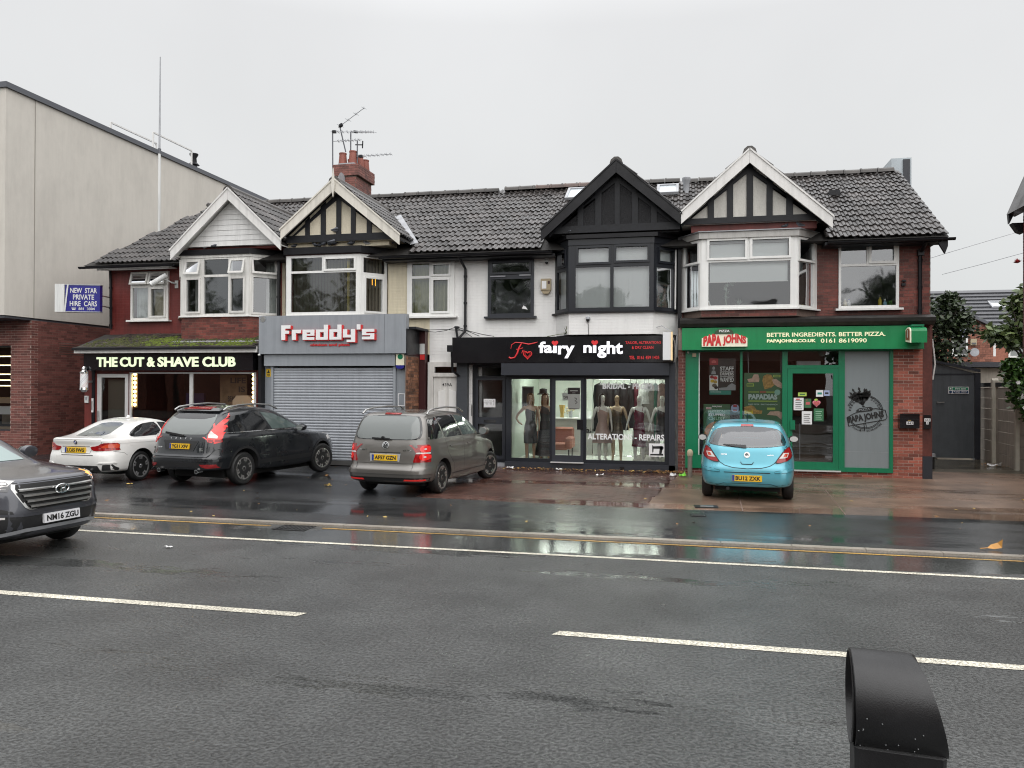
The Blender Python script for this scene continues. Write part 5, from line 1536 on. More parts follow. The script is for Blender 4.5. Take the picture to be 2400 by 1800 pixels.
for i, (cn, cc, cr) in enumerate(cols):
    x = (-2.25, -2.02, -1.83, -1.62, -1.45, -1.30, -1.08, -.98, -.80, -.62)[i]
    lo = (.95, .75, 1.1, 1.0, 1.05, 1.3, 1.7, .35, .7, .9)[i]
    w = (.17, .13, .12, .12, .11, .08, .15, .17, .08, .13)[i]
    m = MT.get(cn) or mk(cn, cc, cr, var=.3, vs=9)
    g_ = thing('hanging_garment', desc[i], 'garment', (x, 21.0, lo), group='clothes on the rail')
    yy = 20.96+.03*(i % 3)
    v = []
    rg = [(2.24, .03, .02), (2.19, w*.9, .05), (1.9, w, .06), ((2.1+lo)/2, w*1.0, .07), (lo, w*1.15, .08)]
    for z, a_, d_ in rg:
        for k in range(12):
            an = 2*math.pi*k/12
            ww = 1+.12*math.sin(4*an+z*4+i)
            v.append((x+a_*ww*math.cos(an), yy+d_*ww*math.sin(an), z))
    MB().add(v, [(a_*12+k, a_*12+(k+1) % 12, a_*12+12+(k+1) % 12, a_*12+12+k) for a_ in range(4) for k in range(12)]).build('cloth', m, g_, smooth=True)
    MB().tube([(x, yy, 2.24), (x, yy, 2.33), (x+.01, yy, 2.36)], .005, 5).tube([(x-w*.85, yy, 2.19), (x, yy, 2.26), (x+w*.85, yy, 2.19)], .009, 5).build('hanger', 'black_gloss', g_)
t = thing('gown_train', 'pale gown with its white train heaped on the window floor', 'gown', (-.95, 20.7, zb))
b = MB()
r = random.Random(5)
for i in range(14):
    b.lathe([(.16, 0), (.13, .08), (.05, .17)], (-1.0+r.uniform(-.2, .35), 20.65+r.uniform(-.15, .12), zb), n=9, sx=r.uniform(.7, 1.3))
b.build('train', mk('train_cloth', (.55, .53, .48), .8, var=.15, vs=8), t, smooth=True)
# ================================================================== house 4: pizza shop, red brick
h4 = thing('terraced_house', 'red brick end house with white bargeboards and black and white gable over the pizza shop', 'house', (2.8, 20.2, 0))
hole_s4 = (3.585, 4.93, 4.055, 5.62)
hole_b4 = (-.03, 3.0, 3.3, 5.7)
house_shell(h4, -.12, 5.63, 'mortar_dirty', [hole_s4, hole_b4], 3.6, parts=[(-.12, -.03, 'mortar_dirty'), (3.0, 5.63, 'mortar_dirty')])
n4 = wall_bricks(h4, XZ(20.2), 3.02, 5.63, 3.72, 5.55, [hole_s4], 'brick_upper', 205, key=lambda q: 0, seed=21)
MB().box(-.12, -.03, 20.17, 20.199, 3.6, 5.6).build('brick_edge', 'brick_upper', h4)
roof4 = house_roof(h4, -.12, 5.88, -.12, 5.88, sag=lambda x: -.02+.02*max(0, (x-2)/4))
P4 = [(.489, .638), (.941, 1.083), (1.392, 1.542), (1.85, 1.99), (2.295, 2.45)]
gable_front(h4, GABLES[3], 'board_white', 'pebbledash_grey', 'timber_dark', P4, (6.10, 6.24), bw=.31)
gable_roof(roof4, GABLES[3], -1, False)
gable_roof(roof4, GABLES[3], 1, False)
# cowl vent, tile vent and the dormer-like stair head beyond the ridge
MB().lathe([(.09, 0), (.09, .32), (.12, .36), (.12, .46), (.05, .50)], (-.02, 23.2, main_z(23.2)), n=12).build('roof_vent', 'lead', roof4, True)
MB().prism([(3.72, 0), (4.02, 0), (4.0, .14), (3.74, .14)], (22.35, 22.6), lambda a, b, d: (a, d, main_z(22.35)+.08+b)).build('tile_vent', 'timber_dark', roof4)
o = MB().box(5.9, 6.45, 25.0, 26.5, 7.4, 8.95).build('roof_dormer', mk('zinc', (.40, .45, .48), .35, var=.1), h4)
MB().box(6.22, 6.40, 24.96, 24.998, 7.3, 8.9).build('dormer_edge', 'anthracite', o)
gutter(h4, 3.25, 6.0)
MB().box(3.2, 5.85, 19.72, 20.19, 5.53, 5.60).build('eaves_board', 'timber_dark', h4)
MB().prism([(5.66, 5.50), (5.86, 5.60), (5.86, 5.42), (5.80, 5.25)], (19.70, 19.78)).build('verge_foot', 'timber_dark', h4)
window(h4, (3.585, 20.17), 0, 1.345, 4.055, 5.62, fw_(3.585, [(3.64, 4.865, 4.125, 5.07), (3.64, 4.21, 5.13, 5.57), (4.31, 4.815, 5.175, 5.55)]), sash=(2,), fm='upvc', sill='upvc')
room(h4, 3.3, 5.2, 20.6, 23, 3.6, 5.6, 'grey_room')
bay(h4, [(-.10, 20.2), (.35, 19.6), (2.55, 19.6), (3.07, 20.2)], 4.06, 5.745,
    [(.515, 2.405, 4.13, 5.175), (.53, 1.372, 5.275, 5.70), (1.53, 2.37, 5.285, 5.70)], (1, 2), (),
    [[(.18, .90, 4.12, 5.16), (.18, .90, 5.21, 5.68)], [(.06, .80, 4.12, 5.16), (.06, .80, 5.21, 5.68)]], 'upvc', G_SOFT, 'mortar_dirty', 3.85, 'upvc')
wall_bricks(h4, XZ(19.6), .35, 2.55, 3.86, 4.01, [], 'brick_upper', 50, seed=22)
room(h4, -.05, 3.0, 20.3, 24, 3.5, 5.85, 'grey_room')
MB().box(.55, 2.36, 19.72, 19.725, 4.72, 5.72).build('roller_blind', 'blind_white', h4)
MB().box(.54, 2.37, 19.71, 19.735, 4.70, 4.72).build('blind_rail', 'white_print', h4)
MB().prism([(-.2, 20.19), (.29, 19.50), (2.60, 19.50), (3.15, 20.19)], (5.748, 5.90), lambda a, b, d: (a, b, d)).build('bay_head', mk('stone_grey', (.45, .44, .42), .5, streak=.15), h4)
MB().prism([(-.23, 20.19), (.27, 19.46), (2.62, 19.46), (3.18, 20.19)], (5.902, 5.925), lambda a, b, d: (a, b, d)).build('bay_roof', 'lead', h4)
MB().box(.1, 3.0, 19.6, 20.19, 5.927, 6.09).build('gable_base', 'red_paint', h4)
downpipe(h4, [(5.42, 19.72, 5.56), (5.40, 20.0, 5.40), (5.385, 20.13, 5.35), (5.385, 20.13, 3.86)], r=.045)
MB().box(5.33, 5.46, 20.06, 20.19, 5.28, 5.42).build('pipe_hopper', 'black_paint', h4)
MB().box(4.99, 5.07, 20.12, 20.19, 4.58, 4.64).box(5.0, 5.08, 20.13, 20.19, 4.68, 4.72).build('iron_bracket', 'timber_dark', h4)
# things on the sills
def bottle(x, y, z, m, cap, label, hh=.22):
    t = thing('bottle', label, 'bottle', (x, y, z))
    MB().lathe([(.045, z), (.045, z+hh*.7), (.018, z+hh*.85), (.018, z+hh)], (x, y, 0), n=10).build('body', m, t, True)
    MB().lathe([(.022, z+hh), (.022, z+hh*1.15)], (x, y, 0), n=8).build('cap', cap, t)
for a in ((3.76, mk('cream_bottle', (.7, .6, .4), .4), 'white_print', 'cream coloured bottle at the left end of the upstairs sill', .2), (3.85, 'white_print', 'sign_blue', 'white bottle with dark cap on the left of the upstairs sill', .19),
          (4.55, mk('yellow_bottle', (.65, .5, .06), .4), 'black_print', 'yellow spray bottle on the right of the upstairs sill', .25), (4.66, mk('blue_bottle', (.25, .45, .6), .4), 'white_print', 'pale blue bottle beside the green plant on the sill', .17)):
    bottle(a[0], 20.32, 4.09, a[1], a[2], a[3], a[4])
MB().box(3.6, 4.9, 20.21, 20.45, 4.05, 4.088).build('inner_sill', 'white_print', h4)
mk('pale_leaf', (.42, .52, .45), .5, var=.2, vs=20); mk('green_leaf', (.06, .17, .03), .4, var=.3, vs=20); mk('bright_leaf', (.13, .34, .07), .4, var=.3, vs=20)
t = thing('sill_plant', 'bright green bushy plant at the right of the upstairs window sill', 'plant', (4.8, 20.34, 4.09))
sprig(t, (4.78, 20.34, 4.12), 60, .17, 'bright_leaf', random.Random(7), .025)
MB().lathe([(.04, 4.09), (.055, 4.15)], (4.78, 20.34, 0), n=10).build('pot', 'white_print', t)
t = thing('trailing_plant', 'tall pale leaved plant behind the big bay pane', 'plant', (.95, 19.85, 4.09))
MB().tube([(.95, 19.85, 4.15), (.93, 19.84, 4.4), (.97, 19.83, 4.66), (1.12, 19.82, 4.64)], .012, 6).build('stem', 'pale_leaf', t)
r = random.Random(9)
for c in ((.94, 19.84, 4.32), (.95, 19.84, 4.42), (.93, 19.84, 4.52), (1.08, 19.83, 4.65), (.96, 19.84, 4.6)):
    sprig(t, c, 9, .16, 'pale_leaf', r, .028)
MB().lathe([(.05, 4.08), (.06, 4.17)], (.95, 19.85, 0), n=10).build('pot', 'grey_room', t)
t = thing('spider_plant', 'low spiky pale plant on the bay window sill', 'plant', (1.25, 19.82, 4.09))
sprig(t, (1.24, 19.82, 4.14), 26, .24, 'pale_leaf', r, .014)
MB().lathe([(.04, 4.08), (.05, 4.15)], (1.24, 19.82, 0), n=10).build('pot', 'grey_room', t)
t = thing('leafy_plant', 'dark green leaf hanging behind the right bay side pane', 'plant', (2.85, 20.25, 4.4))
for k in range(7):
    a = R(200+k*20)
    p = Vector((2.82, 20.2, 4.78))
    d = Vector((math.cos(a)*.6, .1, math.sin(a)))*.26
    s_ = Vector((-d.z, 0, d.x)).normalized()*.03
    MB().add([p, p+d*.5+s_, p+d, p+d*.5-s_], [(0, 1, 2, 3)]).build('leaf', 'green_leaf', t)
t = thing('picture_frame', 'small wooden frame leaning in the left corner of the bay window', 'frame', (.6, 19.75, 4.09))
MB().bar((.58, 19.74, 4.09), (.53, 19.74, 4.26), .025).build('edge', 'white_print', t)
MB().prism([(.52, 4.09), (.57, 4.09), (.53, 4.24), (.5, 4.24)], (19.745, 19.75)).build('panel', 'carton', t)
# ledge over the shop
MB().prism([(19.60, 3.70), (19.58, 3.78), (19.68, 3.83), (20.19, 3.90), (20.19, 3.62), (19.68, 3.62)], (-.16, 5.58), lambda a, b, d: (d, a, b)).build('cornice', mk('sooty_stone', (.022, .02, .018), .5, var=.4, vs=6), h4)
MB().prism([(.78, 3.87), (.95, 3.87), (.95, 3.93), (.85, 3.92)], (19.62, 19.64)).build('bird_mess', 'litter_white', h4)
# ---- shop front
MB().slab(-.20, 5.41, .0, 3.62, [(-.02, 4.76, .14, 3.05)], XZ(20.0), -.2, 0).build('shop_wall', 'mortar', h4)
npier = wall_bricks(h4, XZ(20.0), 4.77, 5.41, .0, 3.06, [], 'brick_bright', 150, seed=31)
wall_bricks(h4, XZ(20.0), -.20, -.025, .0, 3.06, [], 'brick_upper', 45, seed=32)
wall_bricks(h4, XZ(20.0), 2.3, 4.765, .0, .135, [], 'brick_bright', 26, seed=33)
wall_bricks(h4, XZ(20.0), -.02, 2.29, .0, .135, [], 'brick_upper', 24, seed=34)
MB().box(5.412, 5.62, 20.0, 20.3, .55, 3.62).build('dark_brick_strip', 'brick_upper', h4)
MB().box(5.412, 5.622, 19.98, 20.3, .0, .55).build('strip_plinth', 'anthracite', h4)
PF = [(.325, 1.29, .47, 3.03), (1.345, 2.275, .47, 3.03), (2.395, 3.555, 2.69, 3.025), (2.395, 3.565, .17, 2.62), (3.695, 4.685, .245, 3.015)]
sf4 = MB().slab(-.02, 4.765, .14, 3.05, PF, XZ(20.0), -.03, .045).build('shop_window', 'green_paint', h4)
MB().slab(.02, .26, .5, 2.98, [], XZ(20.0), .046, .058).build('green_panel', 'green_paint', sf4)
for a, b_, c, e_ in PF[:3]:
    MB().add([(a, 20.0, c), (b_, 20.0, c), (b_, 20.0, e_), (a, 20.0, e_)], [(0, 1, 2, 3)]).build('pane', G_SHOP, sf4)
MB().box(3.695, 4.685, 20.0, 20.006, .245, 3.015).build('frosted_pane', 'frosted_film', sf4)
for z in (.62, 1.25, 1.83):
    MB().box(3.70, 4.68, 19.9975, 19.9995, z, z+.004).build('film_seam', 'lead', sf4)
d4 = MB().slab(2.40, 3.56, .175, 2.615, [(2.51, 3.435, .36, 2.49)], XZ(19.985), -.03, .03).build('door', 'green_paint', sf4)
MB().add([(2.51, 19.985, .36), (3.435, 19.985, .36), (3.435, 19.985, 2.49), (2.51, 19.985, 2.49)], [(0, 1, 2, 3)]).build('pane', G_DARKSHOP, d4)
MB().box(2.455, 2.565, 19.90, 19.95, 1.13, 1.355).build('lock_box', 'green_paint', d4)
MB().box(2.3, 3.6, 19.86, 19.95, .135, .165).build('threshold', 'alu', sf4)
MB().box(.30, .318, 19.95, 19.954, .47, 3.0).build('seal', 'white_print', sf4)
room(h4, -.02, 4.76, 20.2, 24, .1, 3.3)
MB().slab(.3, 4.7, 2.85, 3.1, [], XZ(21.5), -.1, 0).build('bulkhead', 'grey_room', h4)
MB().box(2.66, 3.22, 20.4, 20.5, 2.70, 2.80).build('door_heater', 'lead', h4)
MB().slab(1.5, 4.6, .2, 1.2, [], XZ(21.2), -.1, 0).build('counter', mk('brown_counter', (.14, .115, .085), .5, var=.2), h4)
MB().tube([(1.48, 20.1, 3.05), (1.5, 20.1, 2.4)], .01, 6).tube([(2.26, 20.1, 3.05), (2.26, 20.1, 2.4)], .01, 6).build('hanging_rod', 'lead', h4)
MB().tube([(2.70, 20.12, .38), (2.70, 20.12, 1.27)], .014, 6).build('inner_rod', 'lead', h4)
t = thing('shop_sign', 'bright green sign board reading BETTER INGREDIENTS. BETTER PIZZA.', 'sign', (2.6, 19.7, 3.07))
MB().box(-.11, 5.36, 19.70, 19.97, 3.07, 3.60).build('board', 'green_fascia', t)
MB().slab(-.115, 5.365, 3.055, 3.069, [], XZ(19.72), -.2, .03).build('lower_trim', 'green_paint', t)
f97 = XZ(19.698)
b = MB()
b.text('BETTER INGREDIENTS. BETTER PIZZA.', f97, 1.888, 4.53, 3.362, 3.462, .012, bold=.02)
b.text('PAPAJOHNS.CO.UK', f97, 1.889, 3.0, 3.205, 3.305, .012, bold=.04)
b.text('0161 8619090', f97, 3.11, 4.125, 3.212, 3.312, .012, bold=.015)
b.build('lettering', 'letters_lit_cream', t)
def arch_poly(x0, x1, z0, z1, zt, n=14):
    return [(x0, z0), (x1, z0)]+[(x1+(x0-x1)*i/n, z1+(zt-z1)*math.sin(math.pi*i/n)) for i in range(n+1)]
lg = MB().prism(arch_poly(.365, 1.435, 3.135, 3.34, 3.475), (19.65, 19.699)).build('logo_plate', mk('cream_plate', (.78, .73, .58), .4, emit=.1, ecol=(1, .9, .7)), t)
MB().prism(arch_poly(.40, 1.40, 3.122, 3.13, 3.133), (19.64, 19.699)).build('logo_edge', 'green_paint', lg)
def arch_text(b, s_, x0, x1, zb, zh, bend, y, bold):
    vs, fs = glyphs(s_, bold, 0, 3)
    xs_ = [p[0] for p in vs]
    ys_ = [p[1] for p in vs]
    lo, hi, l2, h2_ = min(xs_), max(xs_), min(ys_), max(ys_)
    b.add([(x0+(p[0]-lo)/(hi-lo)*(x1-x0), y-(.012 if p[2] > 0 else 0), zb+(p[1]-l2)/(h2_-l2)*(zh+bend*math.sin(math.pi*(p[0]-lo)/(hi-lo)))) for p in vs], fs)
b = MB()
arch_text(b, 'PAPA', .40, .83, 3.155, .21, .085, 19.649, .06)
arch_text(b, "JOHNS", .86, 1.405, 3.155, .21, .085, 19.649, .05)
b.build('logo_lettering', 'red_print', lg)
MB().prism([(.66, 3.44), (1.12, 3.44), (1.10, 3.50), (1.05, 3.55), (.89, 3.575), (.74, 3.55), (.68, 3.50)], (19.63, 19.66)).build('logo_ribbon', mk('ribbon_brown', (.035, .07, .03), .5), lg)
MB().text('PIZZA', XZ(19.629), .77, 1.02, 3.485, 3.54, .006, bold=.02).build('ribbon_lettering', 'white_print', lg)
t = thing('projecting_sign', 'small green barrel topped box sign at the right end of the green sign', 'sign', (5.1, 19.5, 3.2))
pr = [(19.28, 3.18), (19.66, 3.22), (19.66, 3.5)]+[(19.47+.19*math.cos(R(a)), 3.44+.10*math.sin(R(a))) for a in range(20, 181, 20)]
MB().prism(pr, (4.98, 5.31), lambda a, b, d: (d, a, b)).build('case', 'green_fascia', t)
MB().box(5.0, 5.28, 19.40, 19.60, 3.555, 3.60).build('lamp_housing', 'green_paint', t)
MB().prism([(a, c) for a, c in pr], (4.955, 4.979), lambda a, b, d: (d, a, b)).build('face', 'cream_plate', t)
pr2 = [(19.32, 3.23), (19.62, 3.26), (19.62, 3.46)]+[(19.47+.15*math.cos(R(a)), 3.43+.075*math.sin(R(a))) for a in range(20, 181, 20)]
MB().prism(pr2, (4.948, 4.954), lambda a, b, d: (d, a, b)).build('emblem', mk('brick_print', (.35, .10, .06), .5), t)
MB().box(4.944, 4.947, 19.45, 19.49, 3.30, 3.48).build('motif', 'white_print', t)
# frosted pane emblem
t = thing('window_emblem', 'black wheat sheaf emblem printed on the frosted grey pane', 'emblem', (4.15, 19.99, 1.2))
yE = 19.992
b = MB()
for rr in (.40, .375):
    b.tube([(4.15+rr*math.cos(R(a)), yE, 1.575+rr*1.0*math.sin(R(a))) for a in range(-160, 161, 8)], .006, 4)
bn = [(3.755, 1.44), (3.79, 1.235), (4.61, 1.40), (4.64, 1.46), (4.60, 1.62), (4.40, 1.66), (4.1, 1.62), (3.9, 1.53)]
b.tube([(x, yE-.003, z) for x, z in bn+bn[:2]], .009, 4)
rot = lambda u, v, t_: (3.80+u*math.cos(R(11))-v*math.sin(R(11)), yE-.004-t_, 1.265+u*math.sin(R(11))+v*math.cos(R(11)))
b.text('PAPA JOHNS', rot, 0, .80, 0, .20, .002, bold=.05)
b.prism([(3.98, 1.56), (4.30, 1.60), (4.34, 1.66), (4.27, 1.70), (4.02, 1.66), (3.95, 1.60)], (yE-.004, yE-.002))
for ci, (s_, a0, a1, rr, flip) in enumerate((('FRESH', 172, 128, .335, 0), ('DOUGH', 62, 18, .335, 0), ('QUALITY', 235, 268, .45, 1), ('GUARANTEE', 277, 322, .45, 1))):
    for i, c in enumerate(s_):
        a = R(a0+(a1-a0)*i/(len(s_)-1))
        cx, cz = 4.15+rr*math.cos(a), 1.575+rr*math.sin(a)
        th = a-math.pi/2 if not flip else a+math.pi/2
        hh = .055 if not flip else .045
        ff = lambda u, v, t_, cx=cx, cz=cz, th=th: (cx+u*math.cos(th)-v*math.sin(th), yE-t_, cz+u*math.sin(th)+v*math.cos(th))
        b.text(c, ff, -hh*.38, hh*.38, -hh/2, hh/2, .002, bold=.02)
r = random.Random(3)
for k in range(15):
    a = R(60+k*6.2)
    bx, bz = 4.12+.03*(k-7)/7, 1.70
    L_ = r.uniform(.26, .43)
    d = Vector((math.cos(a), 0, math.sin(a)))
    n_ = Vector((-d.z, 0, d.x))
    p = Vector((bx, yE, bz))
    b.tube([p, p+d*L_*.6], .004, 4)
    for q in range(4):
        c = p+d*L_*(.5+.15*q)
        for sg in (-1, 1):
            b.add([c, c+d*.05+n_*sg*.03, c+d*.10, c+d*.03], [(0, 1, 2, 3)])
b.tube([(4.13, yE, 1.30), (4.15, yE, 1.13)], .010, 4).tube([(4.17, yE, 1.30), (4.19, yE, 1.19)], .007, 4)
b.build('print', 'black_print', t)
MB().text('PIZZA', lambda u, v, t_: (4.02+u*.99-v*.1, yE-.006-t_, 1.595+u*.1+v), 0, .25, 0, .05, .002, bold=.02).build('ribbon_lettering', 'frosted_film', t)
# posters and notices behind the glass
def poster(name, label, cat, x0, x1, z0, z1, m, y=20.035):
    t = thing(name, label, cat, ((x0+x1)/2, y, z0))
    MB().box(x0, x1, y, y+.004, z0, z1).build('sheet', m, t)
    return t
def prt(t, m, name, y=20.034, **k):
    pass
pt = poster('poster', 'black and red poster reading STAFF DRIVERS WANTED', 'poster', .56, 1.19, 2.07, 2.86, 'black_print')
MB().box(.56, .768, 20.028, 20.034, 2.70, 2.862).build('red_block', mk('poster_red', (.32, .02, .03), .5), pt)
MB().prism(arch_poly(.61, .72, 2.75, 2.79, 2.82), (20.024, 20.027)).build('red_block_mark', mk('poster_pink', (.55, .12, .12), .5), pt)
MB().box(.56, .768, 20.028, 20.034, 2.07, 2.44).build('photo_panel', 'white_print', pt)
for i, (x, z, s_, m) in enumerate(((.62, 2.40, .05, 'poster_red'), (.70, 2.38, .055, 'red_print'), (.63, 2.30, .05, 'warn_yellow'), (.70, 2.28, .05, 'leaf_yellow'), (.68, 2.19, .06, 'brown_counter'), (.72, 2.14, .05, 'black_print'))):
    MB().lathe([(s_, 0), (s_*.9, .003)], (x, 20.022, z), 'y', 9, 1, .8).build('food_print', m, pt)
MB().lathe([(.035, 0), (.034, .004)], (.66, 20.024, 2.62), 'y', 12, 1, 1.2).prism([(.60, 2.47), (.72, 2.47), (.70, 2.55), (.66, 2.57), (.62, 2.55)], (20.024, 20.028)).build('portrait_print', 'lead', pt)
b = MB()
for s_, z, hh in (('STAFF', 2.56, .10), ('DRIVERS', 2.44, .075), ('WANTED', 2.28, .11)):
    b.text(s_, XZ(20.033), .815, 1.14, z, z+hh, .003, bold=.02)
b.box(.815, 1.14, 20.029, 20.033, 2.53, 2.538).box(.815, 1.14, 20.029, 20.033, 2.41, 2.418)
b.build('lettering', 'white_print', pt)
MB().prism([(.79, 2.075), (1.188, 2.075), (1.188, 2.20), (1.10, 2.25), (1.02, 2.20), (.98, 2.15), (.79, 2.13)], (20.03, 20.034)).build('grey_print', 'lead', pt)
MB().box(.56, 1.08, 20.032, 20.036, 1.965, 2.068).build('teal_strip', mk('teal_print', (.01, .25, .19), .5), pt)
MB().box(.58, .84, 20.028, 20.031, 2.025, 2.035).build('strip_print', 'white_print', pt)
pt = poster('poster', 'dark green poster for a new pepperoni stuffed crust low in the left pane', 'poster', .42, 1.06, .6, 1.73, mk('poster_green', (.04, .14, .06), .5))
b = MB()
b.text('PAPA JOHNS', XZ(20.034), .63, .86, 1.645, 1.69, .003, bold=.05)
b.text('STUFFED', XZ(20.034), .54, .94, 1.435, 1.495, .003, bold=.05)
b.build('lettering', 'white_print', pt)
b = MB()
b.text('PEPPERONI', XZ(20.034), .54, .94, 1.51, 1.585, .003, bold=.0)
b.text('CRUST', XZ(20.034), .54, .94, 1.33, 1.42, .003, bold=.02)
b.build('pale_lettering', mk('mint_print', (.40, .62, .45), .5), pt)
MB().box(.48, .61, 20.028, 20.034, 1.60, 1.65).build('new_flash', 'white_print', pt)
MB().text('NEW', XZ(20.027), .49, .60, 1.61, 1.64, .002, bold=.03).build('new_lettering', 'red_print', pt)
MB().lathe([(.3, 0), (.29, .003)], (.74, 20.028, 1.0), 'y', 20).build('food_print', mk('food_orange', (.55, .2, .06), .6, var=.4, vs=14), pt)
pt = poster('sticker', 'round pale blue and red sticker beside the green poster', 'sticker', 1.075, 1.28, 1.52, 1.73, 'black_print')
MB().lathe([(.10, 0), (.10, .003)], (1.175, 20.028, 1.63), 'y', 22).build('disc', mk('sky_print', (.35, .42, .62), .5), pt)
MB().box(1.13, 1.22, 20.022, 20.027, 1.66, 1.72).box(1.13, 1.22, 20.022, 20.027, 1.56, 1.60).build('red_marks', 'poster_red', pt)
pt = poster('poster', 'large green poster reading PAPADIAS with a folded pizza held in a hand', 'poster', 1.39, 2.285, 1.05, 2.505, 'poster_green')
b = MB()
b.text('PAPADIAS', XZ(20.034), 1.49, 2.17, 1.85, 1.985, .003, bold=.06)
b.text('PART PIZZA . PART SANDWICH', XZ(20.034), 1.49, 2.17, 1.715, 1.748, .003, bold=.03)
b.build('lettering', mk('pale_print', (.50, .62, .60), .5), pt)
MB().box(1.49, 1.74, 20.03, 20.034, 2.025, 2.045).box(1.91, 2.12, 20.03, 20.034, 2.025, 2.045).box(1.49, 2.17, 20.03, 20.034, 1.80, 1.825).box(1.45, 1.62, 20.03, 20.034, 2.17, 2.245).box(2.07, 2.24, 20.03, 20.034, 2.40, 2.455).box(1.93, 2.12, 20.03, 20.034, 1.60, 1.655).build('lime_marks', mk('lime_print', (.42, .58, .10), .5), pt)
MB().box(1.46, 1.60, 20.027, 20.0295, 2.19, 2.225).box(2.09, 2.22, 20.027, 20.0295, 2.415, 2.44).build('lime_caption', 'poster_green', pt)
MB().box(1.76, 1.90, 20.03, 20.034, 2.01, 2.06).build('red_mark', 'brick_print', pt)
mk('food_print', (.45, .27, .08), .6, var=.45, vs=22)
mk('food_pink', (.62, .42, .33), .6, var=.2, vs=16)
MB().prism([(1.84, 2.42), (1.92, 2.47), (2.02, 2.46), (2.08, 2.36), (2.12, 2.22), (2.02, 2.14), (1.87, 2.10), (1.84, 2.2), (1.82, 2.32)], (20.029, 20.034)).prism([(1.39, 1.66), (1.55, 1.71), (1.63, 1.68), (1.68, 1.6), (1.82, 1.58), (1.8, 1.5), (1.39, 1.50)], (20.029, 20.034)).build('food_print', 'food_print', pt)
MB().prism([(1.46, 2.35), (1.57, 2.37), (1.62, 2.47), (1.72, 2.47), (1.75, 2.36), (1.74, 2.28), (1.5, 2.27)], (20.029, 20.034)).prism([(2.04, 2.34), (2.14, 2.36), (2.284, 2.24), (2.284, 2.12), (2.16, 2.17), (2.08, 2.24)], (20.026, 20.0285)).prism([(1.93, 1.48), (2.0, 1.56), (2.2, 1.57), (2.284, 1.54), (2.284, 1.35), (2.15, 1.46)], (20.026, 20.0285)).build('hand_print', 'food_pink', pt)
MB().lathe([(.07, 0), (.07, .003)], (2.17, 20.024, 2.03), 'y', 20).build('badge', mk('seafoam', (.25, .50, .42), .5), pt)
MB().box(1.40, 1.60, 20.02, 20.024, 1.495, 1.58).build('yellow_notice', mk('notice_yellow', (.78, .60, .03), .5), pt)
MB().box(1.43, 1.57, 20.017, 20.0195, 1.56, 1.572).box(1.42, 1.58, 20.017, 20.0195, 1.51, 1.516).build('notice_print', 'black_print', pt)
for args in (('notice', 'small lime green strip notice at the top of the pizza shop door', 2.64, 2.835, 1.94, 2.03, 'lime_print', 'poster_green'), ('notice', 'white square card with a teal mark, upper right on the pizza shop door', 3.05, 3.214, 1.93, 2.09, 'white_print', 'teal_print'),
             ('notice', 'dark card in a pale blue frame at the right edge of the door glass', 3.228, 3.356, 1.95, 2.083, 'sky_print', 'black_print'), ('notice', 'white menu sheet with a red heading on the pizza shop door', 2.54, 2.768, 1.60, 1.90, 'white_print', 'black_print'),
             ('notice', 'green and red leaflet beside the menu sheet on the door', 2.785, 2.941, 1.66, 1.88, 'poster_green', 'poster_pink'), ('notice', 'white printed letter low on the pizza shop door', 2.728, 2.96, 1.26, 1.578, 'white_print', 'black_print'),
             ('notice', 'plain mid green sheet beside the white letter on the door', 3.0, 3.224, 1.34, 1.645, mk('mid_green', (.035, .16, .07), .5), 'mint_print')):
    nm, lb, x0, x1, z0, z1, m, m2 = args
    pt = poster(nm, lb, 'notice', x0, x1, z0, z1, m, 19.972)
    w, hh = x1-x0, z1-z0
    b = MB()
    if hh > .25:
        for k in range(5):
            b.box(x0+w*.18, x1-w*(.18+.1*(k % 2)), 19.968, 19.9715, z0+hh*(.15+.15*k), z0+hh*(.15+.15*k)+.012)
    else:
        b.box(x0+w*.2, x1-w*.2, 19.968, 19.9715, z0+hh*.35, z0+hh*.65)
    b.build('print', m2, pt)
    if 'menu' in lb:
        MB().box(x0+.05, x1-.09, 19.968, 19.9715, z1-.045, z1-.02).build('heading', 'red_print', pt)
t = thing('sticker', 'pink heart shaped strawberry sticker with a green top on the door', 'sticker', (3.06, 19.97, 1.68))
b = MB()
heart((3.06, 1.77), .09, 19.972, b)
b.build('heart', mk('strawberry', (.75, .25, .32), .5), t)
b = MB()
heart((3.06, 1.77), .065, 19.956, b)
b.build('inner_heart', 'poster_pink', t)
MB().lathe([(.04, 0), (.04, .003)], (3.05, 19.96, 1.855), 'y', 12, 1, .7).build('leaf_top', 'lime_print', t)
t = thing('letter_box', 'black wall letter box numbered 443 on the orange brick pier', 'letter box', (5.09, 19.85, 1.2))
MB().prism([(4.88, 1.21), (5.305, 1.21), (5.305, 1.52), (4.88, 1.52)], (19.83, 19.985)).prism([(4.865, 1.521), (5.32, 1.521), (5.28, 1.55), (4.9, 1.55)], (19.81, 19.985)).build('box', 'black_gloss', t)
MB().box(4.90, 5.28, 19.822, 19.829, 1.42, 1.427).build('flap', 'anthracite', t)
MB().box(5.05, 5.12, 19.822, 19.829, 1.385, 1.40).build('name_slot', 'brass', t)
MB().box(5.02, 5.17, 19.824, 19.829, 1.295, 1.365).build('number_plate', 'white_print', t)
MB().text('443', XZ(19.8235), 5.035, 5.155, 1.305, 1.355, .002, bold=.01).build('number', 'black_print', t)
t = thing('number_plaque', 'white plaque numbered 443 A on a black box on the dark brick strip', 'sign', (5.5, 19.95, 1.2))
MB().box(5.42, 5.57, 19.93, 19.995, 1.2, 1.52).build('box', 'black_gloss', t)
MB().box(5.43, 5.56, 19.923, 19.929, 1.37, 1.44).box(5.47, 5.52, 19.923, 19.929, 1.30, 1.365).build('plate', 'white_print', t)
b = MB()
